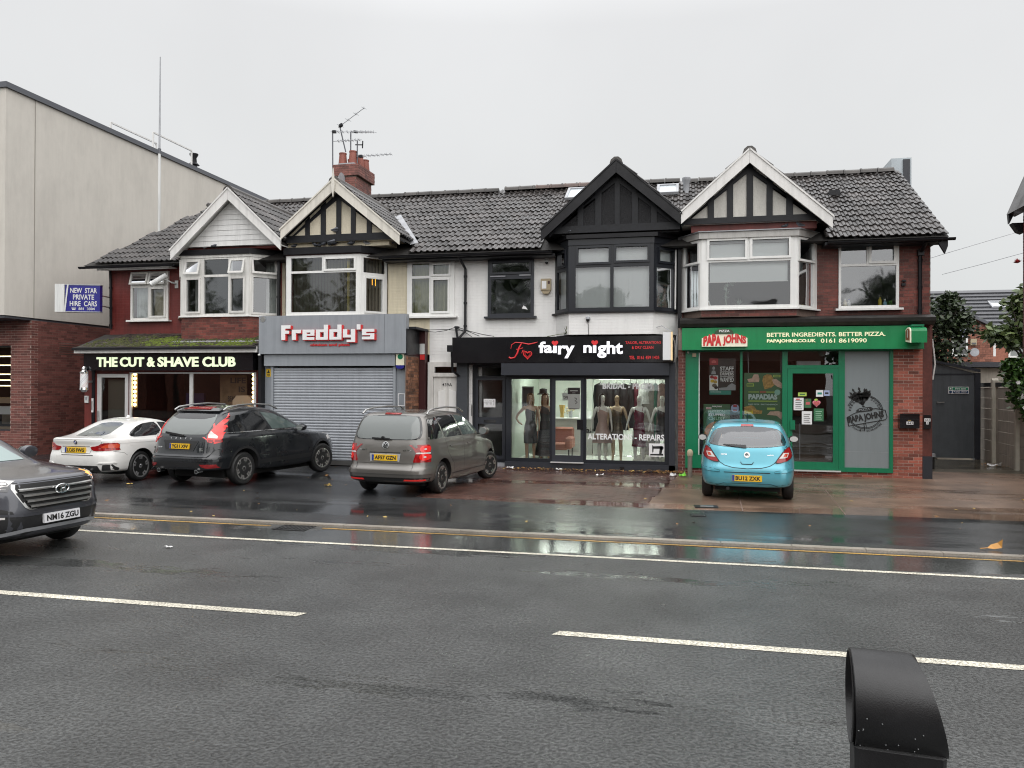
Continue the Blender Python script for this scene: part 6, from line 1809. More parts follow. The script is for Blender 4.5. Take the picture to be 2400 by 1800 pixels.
b.text('443', XZ(19.922), 5.44, 5.55, 1.38, 1.43, .002)
b.text('A', XZ(19.922), 5.48, 5.51, 1.31, 1.355, .002)
b.build('number', 'black_print', t)
t = thing('corner_camera', 'small beige sensor box at the top of the green shop front', 'camera', (.2, 19.93, 2.9))
MB().box(.145, .235, 19.89, 19.953, 2.90, 2.99).build('case', 'beige_plastic', t)
MB().lathe([(.028, 3.03), (.024, 3.0), (.01, 2.985)], (.04, 19.91, 0), n=10).build('dome', 'sign_white_old', t)
t = thing('bollard', 'short grey post with rounded cream cap left of the blue car', 'bollard', (.09, 18.9, .02))
MB().lathe([(.055, .02), (.055, .52)], (.09, 18.9, 0), n=12).build('post', mk('post_grey', (.20, .18, .15), .6, var=.2), t, True)
MB().lathe([(.06, .52), (.072, .58), (.065, .64), (.03, .68)], (.09, 18.9, 0), n=14).build('cap', 'beige_curtain', t, True)
# ================================================================== cars
mk('glass_dark', (.010, .011, .012), .04, coat=.6)
mk('glass_green', (.075, .10, .095), .05, coat=.6)
mk('glass_grey', (.16, .175, .17), .05, coat=.6)
mk('lamp_red', (.28, .006, .008), .12, coat=.8, var=.25, vs=14)
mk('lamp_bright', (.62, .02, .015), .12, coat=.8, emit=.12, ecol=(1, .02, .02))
mk('lamp_orange_red', (.55, .06, .02), .12, coat=.8)
mk('lamp_clear', (.62, .60, .58), .1, coat=.8)
mk('lamp_dark', (.06, .06, .065), .08, coat=.8)
mk('plate_yellow', (.72, .44, .02), .35, coat=.3)
mk('plate_white', (.70, .70, .72), .35, coat=.3)
mk('plate_blue', (.01, .05, .28), .35)
mk('trim_black', (.018, .018, .019), .4, rvar=.1)
mk('seam', (.006, .006, .006), .6)
mk('alloy', (.55, .54, .52), .25, metal=.85, var=.1)
mk('alloy_dark', (.34, .34, .34), .25, metal=.45)
mk('arch_dark', (.008, .008, .008), .8)
mk('indicator', (.8, .3, .05), .2, emit=1.2, ecol=(1, .40, .12))
G_CAR = glass('car_glass', (.50, .56, .52), .08, .05)
def paint(name, col, metal, r, coat=1.0, flake=.0):
    m = mat(name, col, r, metal=metal, coat=coat, var=.04, vs=3, rvar=.05)
    MT[name] = m
paint('paint_blue', (.10, .40, .50), .35, .32)
paint('paint_grey', (.165, .155, .142), .5, .34)
paint('paint_black', (.013, .015, .018), .3, .28)
paint('paint_white', (.74, .735, .71), 0, .3)
paint('paint_slate', (.075, .078, .092), .55, .32)

def sgnpow(v, p):
    return math.copysign(abs(v)**p, v)
def quarter(ax, by, n, N):
    """Points of a superellipse quarter from (ax, 0) to (0, by), evenly spaced along it."""
    D = [(ax*math.cos(t)**(2/n), by*math.sin(t)**(2/n)) for t in [math.pi/2*i/160 for i in range(161)]]
    s = [0]
    for i in range(160):
        s.append(s[-1]+math.dist(D[i], D[i+1]))
    out, k = [], 0
    for j in range(N+1):
        q = s[-1]*j/N
        while k < 159 and s[k+1] < q: k += 1
        f = (q-s[k])/max(1e-9, s[k+1]-s[k])
        out.append((D[k][0]+(D[k+1][0]-D[k][0])*f, D[k][1]+(D[k+1][1]-D[k][1])*f))
    return out
def car_rows(rows, K):
    """Catmull-Rom between the control rows (zr, zm, zf, xr, xf, w, nr, nf)."""
    out = []
    n = len(rows)
    for i in range(n-1):
        p0, p1, p2, p3 = rows[max(0, i-1)], rows[i], rows[i+1], rows[min(n-1, i+2)]
        for k in range(K):
            t = k/K
            out.append([.5*(2*b+(c-a)*t+(2*a-5*b+4*c-d)*t*t+(3*b-a-3*c+d)*t**3) for a, b, c, d in zip(p0, p1, p2, p3)])
    out.append(list(rows[-1]))
    return out
class Car:
    def __init__(s, name, label, loc, heading, rows, wb, r, width, tw, pm, group='cars on and beside the road', K=5, N=22):
        s.root = thing(name, label, 'car', (*loc, .022 if loc[1] > 11 else .003), R(90-heading), group, off=False)
        s.wb, s.r, s.hw, s.tw, s.pm = wb, r, width/2, tw, pm
        rs = car_rows(rows, K)
        V, F = [], []
        for zr, zm, zf, xr, xf, w, nr, nf in rs:
            cx = (xr+xf)/2
            w = max(w, .004)
            qf, qr = quarter(xf-cx, w, max(2, nf*1.15), N), quarter(cx-xr, w, max(2, nr*1.6), N)
            ring = [(cx+a, b) for a, b in qf]+[(cx-a, b) for a, b in qr[::-1][1:]]
            ring += [(x, -y) for x, y in ring[::-1][1:-1]]
            for x, y in ring:
                t = min(1, max(0, (x-xr)/(xf-xr)))
                if t < .5:
                    q = t*2
                    q = q*q*(3-2*q)
                    z = zr+(zm-zr)*q
                else:
                    q = t*2-1
                    q = q*q*(3-2*q)
                    z = zm+(zf-zm)*q
                V.append((x, y, z))
        M_ = 4*N
        for i in range(len(rs)-1):
            for k in range(M_):
                F.append((i*M_+k, i*M_+(k+1) % M_, (i+1)*M_+(k+1) % M_, (i+1)*M_+k))
        F += [tuple(range(M_-1, -1, -1)), tuple((len(rs)-1)*M_+k for k in range(M_))]
        s.V, s.F = V, F
        s.x0, s.x1 = min(p[0] for p in V), max(p[0] for p in V)
        s.bvh = BVHTree.FromPolygons([Vector(v) for v in V], F)
        # wheel housings are cut out of the closed shell
        b = MB().add(V, F)
        o = b.build('body', pm, s.root)
        o.data.materials.append(MT['arch_dark'])
        cut = MB()
        for x in (0, wb):
            for sg in (-1, 1):
                cut.lathe([(r+.055, sg*(s.hw-tw-.06)), (r+.055, sg*(s.hw+.3))] if sg > 0 else [(r+.055, -(s.hw+.3)), (r+.055, -(s.hw-tw-.06))], (x, 0, r+.01), 'y', 36)
        co = cut.build('cutter', 'arch_dark', s.root)
        md = o.modifiers.new('cut', 'BOOLEAN')
        md.object = co
        md.operation = 'DIFFERENCE'
        md.solver = 'EXACT'
        bpy.context.view_layer.update()
        dg = bpy.context.evaluated_depsgraph_get()
        me = bpy.data.meshes.new_from_object(o.evaluated_get(dg))
        o.modifiers.clear()
        bpy.data.objects.remove(co)
        if len(me.polygons) > 500:
            o.data = me
        me = o.data
        for p in me.polygons:
            c = p.center
            for x in (0, wb):
                d = math.hypot(c.x-x, c.z-r-.01)
                if d < r+.05 or (d < r+.06 and abs(math.hypot(p.normal.x, p.normal.z)) > .9 and (p.normal.x*(c.x-x)+p.normal.z*(c.z-r-.01)) < 0):
                    p.material_index = 1
        if len(me.materials) < 2:
            me.materials.append(MT['arch_dark'])
        me.polygons.foreach_set('use_smooth', [True]*len(me.polygons))
        me.set_sharp_from_angle(angle=R(32))
        s.body = o
        MB().box(-.35, wb+.35, -s.hw+.28, s.hw-.28, .17, .34).build('underbody', 'arch_dark', s.root)  # dark chassis box added to block light beneath the shell
    def ray(s, ax, u, v):
        o, d = {'R': ((-6, -u, v), (1, 0, 0)), 'F': ((9, u, v), (-1, 0, 0)), 'S': ((u, -4, v), (0, 1, 0)), 'L': ((u, 4, v), (0, -1, 0)), 'T': ((u, v, 5), (0, 0, -1))}[ax]
        h = s.bvh.ray_cast(Vector(o), Vector(d))
        if h[0] is not None and ax in 'RF':
            k = 0
            while k < 30 and h[0] is not None and (h[0].x > s.x0+.36+max(0, v-1.0)*.85 if ax == 'R' else h[0].x < s.x1-.42-max(0, v-.98)*3):
                u *= .985
                k += 1
                h = s.bvh.ray_cast(Vector((o[0], -u if ax == 'R' else u, v)), Vector(d))
        if h[0] is None:
            h = s.bvh.find_nearest(Vector(o)+Vector(d)*(5.1 if ax in 'RF' else 3.2))
        n = h[1]
        if n.dot(Vector(d)) > 0: n = -n
        return h[0], n
    def patch(s, name, m, ax, poly, off=.006, step=.06, parent=None, depth=.012, smooth=0):
        for _ in range(smooth):
            q = []
            for i in range(len(poly)):
                a, b = poly[i], poly[(i+1) % len(poly)]
                q += [(a[0]*.75+b[0]*.25, a[1]*.75+b[1]*.25), (a[0]*.25+b[0]*.75, a[1]*.25+b[1]*.75)]
            poly = q
        bm = bmesh.new()
        f = bm.faces.new([bm.verts.new((a, b, 0)) for a, b in poly])
        bmesh.ops.triangulate(bm, faces=[f])
        for ax_ in (0, 1):
            lo, hi = min(p[ax_] for p in poly), max(p[ax_] for p in poly)
            n = int((hi-lo)/step)
            for k in range(1, n+1):
                c = lo+(hi-lo)*k/(n+1)
                bmesh.ops.bisect_plane(bm, geom=bm.verts[:]+bm.edges[:]+bm.faces[:], plane_co=(c, 0, 0) if ax_ == 0 else (0, c, 0), plane_no=(1, 0, 0) if ax_ == 0 else (0, 1, 0))
        inner = {}
        for v in bm.verts:
            p, n = s.ray(ax, v.co.x, v.co.y)
            inner[v] = p-n*depth
            v.co = p+n*off
        bd = [e for e in bm.edges if e.is_boundary]
        nv = {}
        for e in bd:
            for v in e.verts:
                if v not in nv: nv[v] = bm.verts.new(inner[v])
        for e in bd:
            a, b = e.verts
            bm.faces.new((a, b, nv[b], nv[a]))
        bmesh.ops.recalc_face_normals(bm, faces=bm.faces[:])
        me = bpy.data.meshes.new(name)
        bm.to_mesh(me)
        bm.free()
        me.materials.append(MT[m] if isinstance(m, str) else m)
        me.polygons.foreach_set('use_smooth', [True]*len(me.polygons))
        me.set_sharp_from_angle(angle=R(40))
        o = bpy.data.objects.new(name, me)
        COL.objects.link(o)
        o.parent = parent or s.root
        OFF[o.name] = Vector((0, 0, 0))
        return o
    def line(s, ax, pts, w=.008, m='seam', off=.002, name='seam', parent=None):
        """A thin strip laid on the bodywork along a polyline."""
        P_ = []
        for i in range(len(pts)-1):
            k = max(1, int(math.dist(pts[i], pts[i+1])/.06))
            P_ += [(pts[i][0]+(pts[i+1][0]-pts[i][0])*j/k, pts[i][1]+(pts[i+1][1]-pts[i][1])*j/k) for j in range(k)]
        P_.append(pts[-1])
        v = []
        for i, p in enumerate(P_):
            a, b = P_[max(0, i-1)], P_[min(len(P_)-1, i+1)]
            d = Vector((b[0]-a[0], b[1]-a[1])).normalized()
            n2 = Vector((-d.y, d.x))*w/2
            for sg in (-1, 1):
                q, n = s.ray(ax, p[0]+n2.x*sg, p[1]+n2.y*sg)
                v.append(q+n*off)
        o = MB().add(v, [(2*i, 2*i+1, 2*i+3, 2*i+2) for i in range(len(P_)-1)]).build(name, m, parent or s.root)
        return o
    def plate(s, ax, u0, u1, z0, z1, txt, m='plate_yellow', off=.015, blue=True):
        p = [s.ray(ax, u, z)[0] for u in (u0, u1) for z in (z0, z1)]
        c = sum(p, Vector())/4
        sg = -1 if ax == 'R' else 1
        ex = Vector((0, -1, 0)) if ax == 'R' else Vector((0, 1, 0))
        x = min(q.x for q in p) if ax == 'R' else max(q.x for q in p)
        tilt = .06
        um, zm = (u0+u1)/2, (z0+z1)/2
        def fn(u, v, t):
            return (x+sg*(off+t)-sg*(v-zm)*tilt, -u if ax == 'R' else u, v)
        o = MB().slab(u0, u1, z0, z1, [], fn, -.03, 0).build('number_plate', m, s.root)
        w = u1-u0
        if blue:
            MB().slab(u0+.004, u0+w*.085, z0+.004, z1-.004, [], fn, .0005, .002).build('blue_band', 'plate_blue', o)
        h_ = z1-z0
        MB().text(txt, fn, u0+w*(.12 if blue else .07), u1-w*.045, z0+h_*.17, z1-h_*.17, .003, bold=.03).build('registration', 'black_print', o)
        return o
    def wheel(s, x, sg, rim_m, spokes, steer=0, rim_r=None, double=True, w=.2):
        r = s.r
        rr = rim_r or r*.70
        y = sg*(s.hw-.035)
        g = bpy.data.objects.new('wheel', None)
        COL.objects.link(g)
        g.parent = s.root
        g.location = (x, y, r)
        g.rotation_euler = (0, 0, steer)
        OFF[g.name] = Vector((0, 0, 0))
        b = MB().lathe([(rr, -sg*.01), (rr+.01, 0), (r-.035, 0), (r-.012, -sg*.02), (r, -sg*.045), (r, -sg*(w-.045)), (r-.012, -sg*(w-.02)), (rr, -sg*w)], (0, 0, 0), 'y', 40)
        t = b.build('tyre', 'rubber', g, True)
        d = MB().lathe([(rr*.98, -sg*.09), (.02, -sg*.09)], (0, 0, 0), 'y', 28).build('brake_disc', 'arch_dark', g)
        b = MB()
        n = 40
        v = []
        for k in range(n):
            a = 2*math.pi*k/n
            for q, h in ((rr+.004, -.004), (rr-.022, -.004), (rr-.022, -.07)):
                v.append((q*math.cos(a), sg*h, q*math.sin(a)))
        b.add(v, [(3*k+j, 3*((k+1) % n)+j, 3*((k+1) % n)+j+1, 3*k+j+1) for k in range(n) for j in (0, 1)])
        for k in range(spokes):
            a = 2*math.pi*k/spokes+.3
            for da in ((-.16, .16) if double else (0,)):
                p, q = Vector((math.cos(a)*.05, 0, math.sin(a)*.05)), Vector((math.cos(a+da)*(rr-.015), 0, math.sin(a+da)*(rr-.015)))
                dr_ = (q-p)/2
                nn = Vector((-dr_.z, 0, dr_.x)).normalized()
                wd = .020 if double else .034
                mid = (p+q)/2+Vector((0, -sg*.022, 0))
                b.obox(mid, dr_+Vector((0, sg*.012, 0)), Vector((0, .010, 0)), nn*wd)
        b.lathe([(.065, -sg*.05), (.06, -sg*.012), (.04, -sg*.008)], (0, 0, 0), 'y', 16)
        b.build('rim', rim_m, g)
        MB().lathe([(.035, -sg*.007), (.03, -sg*.003)], (0, 0, 0), 'y', 14).build('hub_cap', 'trim_black' if rim_m != 'alloy_dark' else 'chrome', g)
    def arch(s, x, sg, m, w=.05, off=.008, name='arch_trim'):
        ax = 'S' if sg < 0 else 'L'
        s.line(ax, [(x+(s.r+.062+w/2)*math.cos(R(a)), s.r+.01+(s.r+.062+w/2)*math.sin(R(a))) for a in range(-8, 189, 7)], w, m, off, name)
    def mirror(s, x, z, m, face='glass_grey', size=(.06, .11, .075)):
        for sg in (-1, 1):
            p, n = s.ray('S' if sg < 0 else 'L', x, z)
            c = Vector((x+.01, p.y+sg*(size[1]+.05), z+.05))
            o = MB().lathe([(.15, -1), (.72, -.75), (.97, -.2), (1.0, .3), (.9, .85), (.5, 1)], (0, 0, 0), 'x', 16)
            o.v = [(c.x+a*size[0], c.y+b_*size[1], c.z+d*size[2]) for a, b_, d in o.v]
            hd = o.build('mirror', m, s.root, True)
            MB().lathe([(.86, -.006), (.82, 0)], (0, 0, 0), 'x', 16)
            f = MB().lathe([(.88, 0), (.86, .08)], (0, 0, 0), 'x', 16)
            f.v = [(c.x-size[0]*1.03+a*.02, c.y+b_*size[1]*.92, c.z+d*size[2]*.92) for a, b_, d in f.v]
            f.build('mirror_glass', face, hd)
            MB().bar((x, p.y-sg*.02, z-.01), (c.x, c.y-sg*size[1]*.5, c.z-size[2]*.6), .05, .03).build('arm', 'trim_black', hd)
    def cut_window(s, ax, poly, k=.97):
        """Removes the shell under a pane so that one looks into the cabin."""
        cu, cv = sum(p[0] for p in poly)/len(poly), sum(p[1] for p in poly)/len(poly)
        pl = [(cu+(a-cu)*k, cv+(b-cv)*k) for a, b in poly]
        bm = bmesh.new()
        bm.from_mesh(s.body.data)
        dead = []
        for f in bm.faces:
            c, n = f.calc_center_median(), f.normal
            u, v, ok = {'R': (-c.y, c.z, n.x < -.1), 'F': (c.y, c.z, n.x > .1), 'S': (c.x, c.z, n.y < -.3), 'L': (c.x, c.z, n.y > .3)}[ax]
            if not ok: continue
            ins = False
            for i in range(len(pl)):
                (x1, y1), (x2, y2) = pl[i], pl[i-1]
                if (y1 > v) != (y2 > v) and u < (x2-x1)*(v-y1)/(y2-y1)+x1: ins = not ins
            if ins: dead.append(f)
        bmesh.ops.delete(bm, geom=dead, context='FACES')
        bm.to_mesh(s.body.data)
        bm.free()
    def frit(s, ax, poly, m='glass_dark', k=.88, off=.004, smooth=2, name='window_border', parent=None):
        for _ in range(smooth):
            q = []
            for i in range(len(poly)):
                a, b = poly[i], poly[(i+1) % len(poly)]
                q += [(a[0]*.75+b[0]*.25, a[1]*.75+b[1]*.25), (a[0]*.25+b[0]*.75, a[1]*.25+b[1]*.75)]
            poly = q
        cu, cv = sum(p[0] for p in poly)/len(poly), sum(p[1] for p in poly)/len(poly)
        v = []
        for a, b in poly:
            for t in (1.02, (1+k)/2, k):
                p, n = s.ray(ax, cu+(a-cu)*t, cv+(b-cv)*t)
                v.append(p+n*off)
        n = len(poly)
        return MB().add(v, [(3*i+j, 3*((i+1) % n)+j, 3*((i+1) % n)+j+1, 3*i+j+1) for i in range(n) for j in (0, 1)]).build(name, m, parent or s.root, smooth=True)
def mir(poly):
    return [(-a, b) for a, b in poly[::-1]]

# ---------------------------------------------------------------- light blue hatchback, seen from dead behind
c = Car('parked_car', 'light blue small hatchback parked nose in before the pizza shop', (1.15, 15.72), 4.4, [
    (.27, .20, .22, -.60, 3.15, .70, 6, 5), (.31, .24, .25, -.66, 3.20, .80, 5.5, 4.5), (.44, .38, .38, -.70, 3.26, .845, 5, 4), (.60, .56, .56, -.695, 3.27, .868, 4.4, 3.6), (.70, .72, .68, -.66, 3.22, .868, 4.2, 3.4),
    (.84, .84, .76, -.625, 3.12, .858, 4, 3.2), (.95, .95, .84, -.595, 2.95, .835, 4, 3), (1.03, 1.03, .95, -.555, 2.25, .795, 4, 3.4), (1.16, 1.17, 1.12, -.47, 1.95, .745, 4.2, 4), (1.30, 1.32, 1.30, -.35, 1.62, .675, 4.6, 4.4),
    (1.395, 1.42, 1.405, -.22, 1.30, .605, 5, 5), (1.435, 1.465, 1.45, -.12, 1.12, .50, 5, 5), (1.45, 1.487, 1.475, .05, .95, .25, 4, 4), (1.455, 1.49, 1.48, .2, .85, .01, 3, 3)],
    2.511, .305, 1.737, .2, 'paint_blue')
RW = [(-.685, 1.06), (-.655, 1.17), (-.60, 1.285), (-.50, 1.345), (-.22, 1.372), (.22, 1.372), (.50, 1.345), (.60, 1.285), (.655, 1.17), (.685, 1.06), (.60, 1.035), (.35, 1.005), (0, .995), (-.35, 1.005), (-.60, 1.035)]
WS = [(-.62, .99), (-.52, 1.36), (.52, 1.36), (.62, .99)]
c.cut_window('R', RW, .86); c.cut_window('F', WS, .95)
rw = c.patch('rear_window', G_CAR, 'R', RW, .007, .09, depth=.0, smooth=1)
c.frit('R', RW, 'glass_dark', .80, .004, 1, 'window_border', rw)
c.patch('windscreen', G_CAR, 'F', WS, .004, .12, depth=0)
for sg, ax in ((-1, 'S'), (1, 'L')):
    c.patch('side_window', 'glass_dark', ax, [(-.15, 1.05), (.1, 1.33), (.75, 1.385), (1.25, 1.34), (1.75, 1.03)], .005, .12)
    c.patch('headlamp', 'lamp_clear', ax, [(2.75, .68), (3.05, .68), (3.0, .80), (2.7, .86)], .005, .1)
    c.wheel(0, sg, 'alloy', 5); c.wheel(2.511, sg, 'alloy', 5)
for y in (-.36, .36):
    MB().box(.75, .87, y-.24, y+.24, .45, 1.08).lathe([(.09, -.14), (.115, -.1), (.115, .1), (.09, .14)], (.83, y, 1.20), 'y', 12, .5, 1).build('seat', mk('seat_cloth', (.05, .05, .055), .9) if 'seat_cloth' not in MT else 'seat_cloth', c.root)
MB().box(-.05, .12, -.62, .62, .5, .98).build('rear_bench', 'seat_cloth', c.root)
MB().lathe([(.10, -.008), (.11, 0), (.10, .008)], (1.95, .36, .95), 'x', 20).build('steering_wheel', 'trim_black', c.root)
MB().box(1.35, 1.38, -.1, .1, 1.27, 1.33).build('inner_mirror', 'trim_black', c.root)
LT = [(-.735, 1.02), (-.69, 1.00), (-.60, .885), (-.485, .725), (-.56, .72), (-.70, .76), (-.79, .83), (-.81, .92), (-.775, 1.0)]
for P_, s_ in ((LT, -1), (mir(LT), 1)):
    o = c.patch('rear_light', 'lamp_red', 'R', P_, .012, .05, smooth=1)
    c.frit('R', P_, 'trim_black', .93, .0145, 1, 'light_edge', o)
    q = [(-.73, .91), (-.64, .91), (-.565, .81), (-.66, .815), (-.70, .83)]
    c.patch('clear_lens', 'lamp_clear', 'R', q if s_ < 0 else mir(q), .017, .05, o)
    q = [(-.71, .895), (-.66, .895), (-.63, .835), (-.685, .84)]
    c.patch('bulb_cover', 'lamp_orange_red', 'R', q if s_ < 0 else mir(q), .0195, .05, o)
    q = [(-.80, .60), (-.79, .63), (-.66, .61), (-.49, .575), (-.485, .55), (-.70, .56)]
    m_ = c.patch('bumper_moulding', 'paint_blue', 'R', q if s_ < 0 else mir(q), .018, .06)
    c.line('R', (q if s_ < 0 else mir(q))+[(q if s_ < 0 else mir(q))[0]], .012, 'seam', .003, 'moulding_gap', m_)
SEAM = [(-.70, 1.03), (-.60, .885), (-.485, .725), (-.40, .67), (-.25, .63), (0, .615), (.25, .63), (.40, .67), (.485, .725), (.60, .885), (.70, 1.03)]
c.line('R', SEAM, .012, 'seam', .003, 'tailgate_gap')
c.patch('plate_recess', 'paint_blue', 'R', [(-.41, .54), (.41, .54), (.30, .36), (.22, .345), (-.22, .345), (-.30, .36)], .003, .08)
c.line('R', [(-.41, .545), (.41, .545)], .014, 'seam', .006, 'recess_shadow')
c.plate('R', -.265, .265, .385, .498, 'BU12 ZXK')
c.patch('tailgate_handle', 'paint_blue', 'R', [(-.11, .76), (.11, .76), (.09, .70), (-.09, .70)], .022, .05)
c.line('R', [(-.115, .735), (-.09, .695), (.09, .695), (.115, .735)], .012, 'seam', .005, 'handle_gap')
o = c.patch('emblem', 'steel', 'R', [(.055*math.cos(R(a)), .865+.055*math.sin(R(a))) for a in range(0, 360, 20)], .014, .05)
c.patch('emblem_motif', 'lamp_dark', 'R', [(-.04, .87), (-.01, .90), (.02, .885), (.035, .85), (.0, .855), (-.02, .84)], .017, .05, o)
c.patch('lower_panel', 'paint_blue', 'R', [(-.45, .335), (-.40, .345), (.40, .345), (.45, .335), (.40, .29), (-.40, .29)], .006, .08)
c.line('R', [(-.55, .30), (-.42, .343), (.42, .343), (.55, .30)], .008, 'seam', .008, 'panel_gap')
c.patch('brake_light', 'lamp_red', 'R', [(-.115, 1.375), (.115, 1.375), (.11, 1.41), (-.11, 1.41)], .012, .05)
c.patch('wiper', 'trim_black', 'R', [(-.43, 1.035), (-.40, 1.045), (-.02, 1.035), (-.01, .985), (-.06, .985), (-.20, 1.0)], .025, .08)
for x, z, w in ((-.47, .86, .11), (.36, .86, .11)):
    MB().text('corsa' if x < 0 else 'ecoFLEX', lambda u, v, t, c=c: tuple(c.ray('R', u, v)[0]+Vector((-.004-t, 0, 0))), x, x+w, z, z+.02, .003, bold=.02).build('badge', 'chrome', c.root)
MB().tube([(.1, 0, 1.47), (-.02, 0, 1.62)], .007, 6).build('aerial', 'trim_black', c.root)
c.mirror(1.55, 1.0, 'trim_black', 'lamp_clear', (.07, .10, .07))
MB().tube([(-.55, .34, .24), (-.68, .34, .235)], .03, 10).build('exhaust', 'trim_black', c.root)
c.line('R', [(-.80, .33), (-.5, .29), (.5, .29), (.80, .33)], .05, 'trim_black', .004, 'lower_lip')

# ---------------------------------------------------------------- grey people carrier
c = Car('parked_car', 'grey people carrier with silver roof rails parked between the shutter and the dress shop', (-5.55, 14.88), 6.4, [
    (.26, .19, .22, -.74, 3.46, .74, 6, 5), (.30, .23, .25, -.81, 3.50, .84, 6, 4.5), (.42, .38, .38, -.855, 3.53, .885, 5.5, 4), (.52, .50, .48, -.86, 3.545, .895, 5, 3.8), (.60, .62, .60, -.80, 3.54, .897, 5, 3.6),
    (.80, .80, .76, -.775, 3.48, .895, 5, 3.4), (.98, .97, .86, -.745, 3.36, .885, 5, 3.2), (1.08, 1.05, .96, -.715, 2.85, .865, 5, 3.2), (1.15, 1.12, 1.06, -.695, 2.55, .845, 5.2, 3.8), (1.34, 1.34, 1.30, -.62, 2.05, .785, 5.4, 4.4),
    (1.50, 1.52, 1.48, -.52, 1.62, .715, 5.6, 5), (1.575, 1.595, 1.56, -.42, 1.42, .63, 5, 5), (1.60, 1.63, 1.60, -.25, 1.2, .42, 5, 5), (1.605, 1.637, 1.61, 0, 1.0, .01, 3, 3)],
    2.678, .317, 1.794, .205, 'paint_grey')
RW = [(-.70, 1.17), (-.68, 1.30), (-.63, 1.46), (-.55, 1.535), (.55, 1.535), (.63, 1.46), (.68, 1.30), (.70, 1.17), (.66, 1.10), (.45, 1.085), (-.45, 1.085), (-.66, 1.10)]
rw = c.patch('rear_window', 'glass_grey', 'R', RW, .006, .09, smooth=1)
c.frit('R', RW, 'glass_dark', .965, .0075, 1, 'window_border', rw)
MB().obox((-.76, .1, 1.105), (.01, 0, 0), (0, .19, .006), (0, 0, .014)).lathe([(.03, -.02), (.03, .02)], (-.75, .06, 1.12), 'x', 10).build('wiper', 'trim_black', c.root)
LT = [(.665, .995), (.66, .90), (.60, .69), (.60, .665), (.895, .665), (.895, .99), (.80, 1.0)]
for P_, s_ in ((mir(LT), -1), (LT, 1)):
    o = c.patch('rear_light', 'lamp_red', 'R', P_, .010, .05)
    ax = 'S' if s_ > 0 else 'L'
    c.patch('light_side', 'lamp_red', ax, [(-.76, .665), (-.60, .665), (-.62, .99), (-.74, .99)], .007, .06, o)
    for z in (.915, .765):
        c.patch('round_lens', 'lamp_bright', 'R', [(s_*.775+.075*math.cos(R(a)), z+.066*math.sin(R(a))) for a in range(0, 360, 20)], .016, .06, o)
        c.patch('lens_centre', 'lamp_clear', 'R', [(s_*.78+.018*math.cos(R(a)), z+.018*math.sin(R(a))) for a in range(0, 360, 40)], .019, .06, o)
    q = [(.64, .825), (.89, .825), (.89, .852), (.65, .852)]
    c.patch('clear_lens', 'lamp_clear', 'R', q if s_ > 0 else mir(q), .015, .05, o)
    c.line('R', [(s_*.60, .665), (s_*.59, .52), (s_*.56, .475)], .008, name='tailgate_gap')
    q = [(.42, .315), (.80, .318), (.80, .345), (.44, .342)]
    c.patch('reflector', 'lamp_bright', 'R', q if s_ > 0 else mir(q), .010, .06)
c.line('R', [(-.56, .475), (.56, .475)], .010, name='tailgate_gap')
c.line('R', [(-.60, .655), (.60, .655)], .03, 'paint_grey', .012, 'tailgate_crease')
c.patch('bumper_step', 'paint_grey', 'R', [(-.86, .505), (.86, .505), (.86, .445), (-.86, .445)], .02, .09)
c.patch('lower_bumper', 'trim_black', 'R', [(-.87, .37), (.87, .37), (.80, .25), (-.80, .25)], .006, .09)
c.line('R', [(-.85, .365), (.85, .365)], .012, 'seam', .012, 'bumper_gap')
c.patch('plate_recess', 'lead', 'R', [(-.33, .83), (.33, .83), (.31, .67), (-.31, .67)], .006, .06)
c.line('R', [(-.33, .835), (.33, .835)], .02, 'seam', .012, 'recess_shadow')
c.plate('R', -.27, .27, .685, .80, 'AF57 GZN', off=.02)
o = c.patch('emblem', 'chrome', 'R', [(.068*math.cos(R(a)), .975+.068*math.sin(R(a))) for a in range(0, 360, 18)], .016, .06)
c.patch('emblem_field', 'trim_black', 'R', [(.057*math.cos(R(a)), .975+.057*math.sin(R(a))) for a in range(0, 360, 18)], .018, .06, o)
c.line('R', [(-.030, 1.02), (0, .985), (.030, 1.02)], .011, 'chrome', .0205, 'emblem_v', o)
c.line('R', [(-.048, 1.005), (-.022, .930), (0, .972), (.022, .930), (.048, 1.005)], .011, 'chrome', .0205, 'emblem_w', o)
for tx, x, w in (('TOURAN TDI', -.56, .17), ('2.0 TDI', .38, .17)):
    MB().text(tx, lambda u, v, t, c=c: tuple(c.ray('R', u, v)[0]+Vector((-.004-t, 0, 0))), x, x+w, .875, .90, .003, bold=.03).build('badge', 'chrome', c.root)
c.patch('brake_light', 'lamp_red', 'R', [(-.17, 1.555), (.17, 1.555), (.17, 1.58), (-.17, 1.58)], .012, .06)
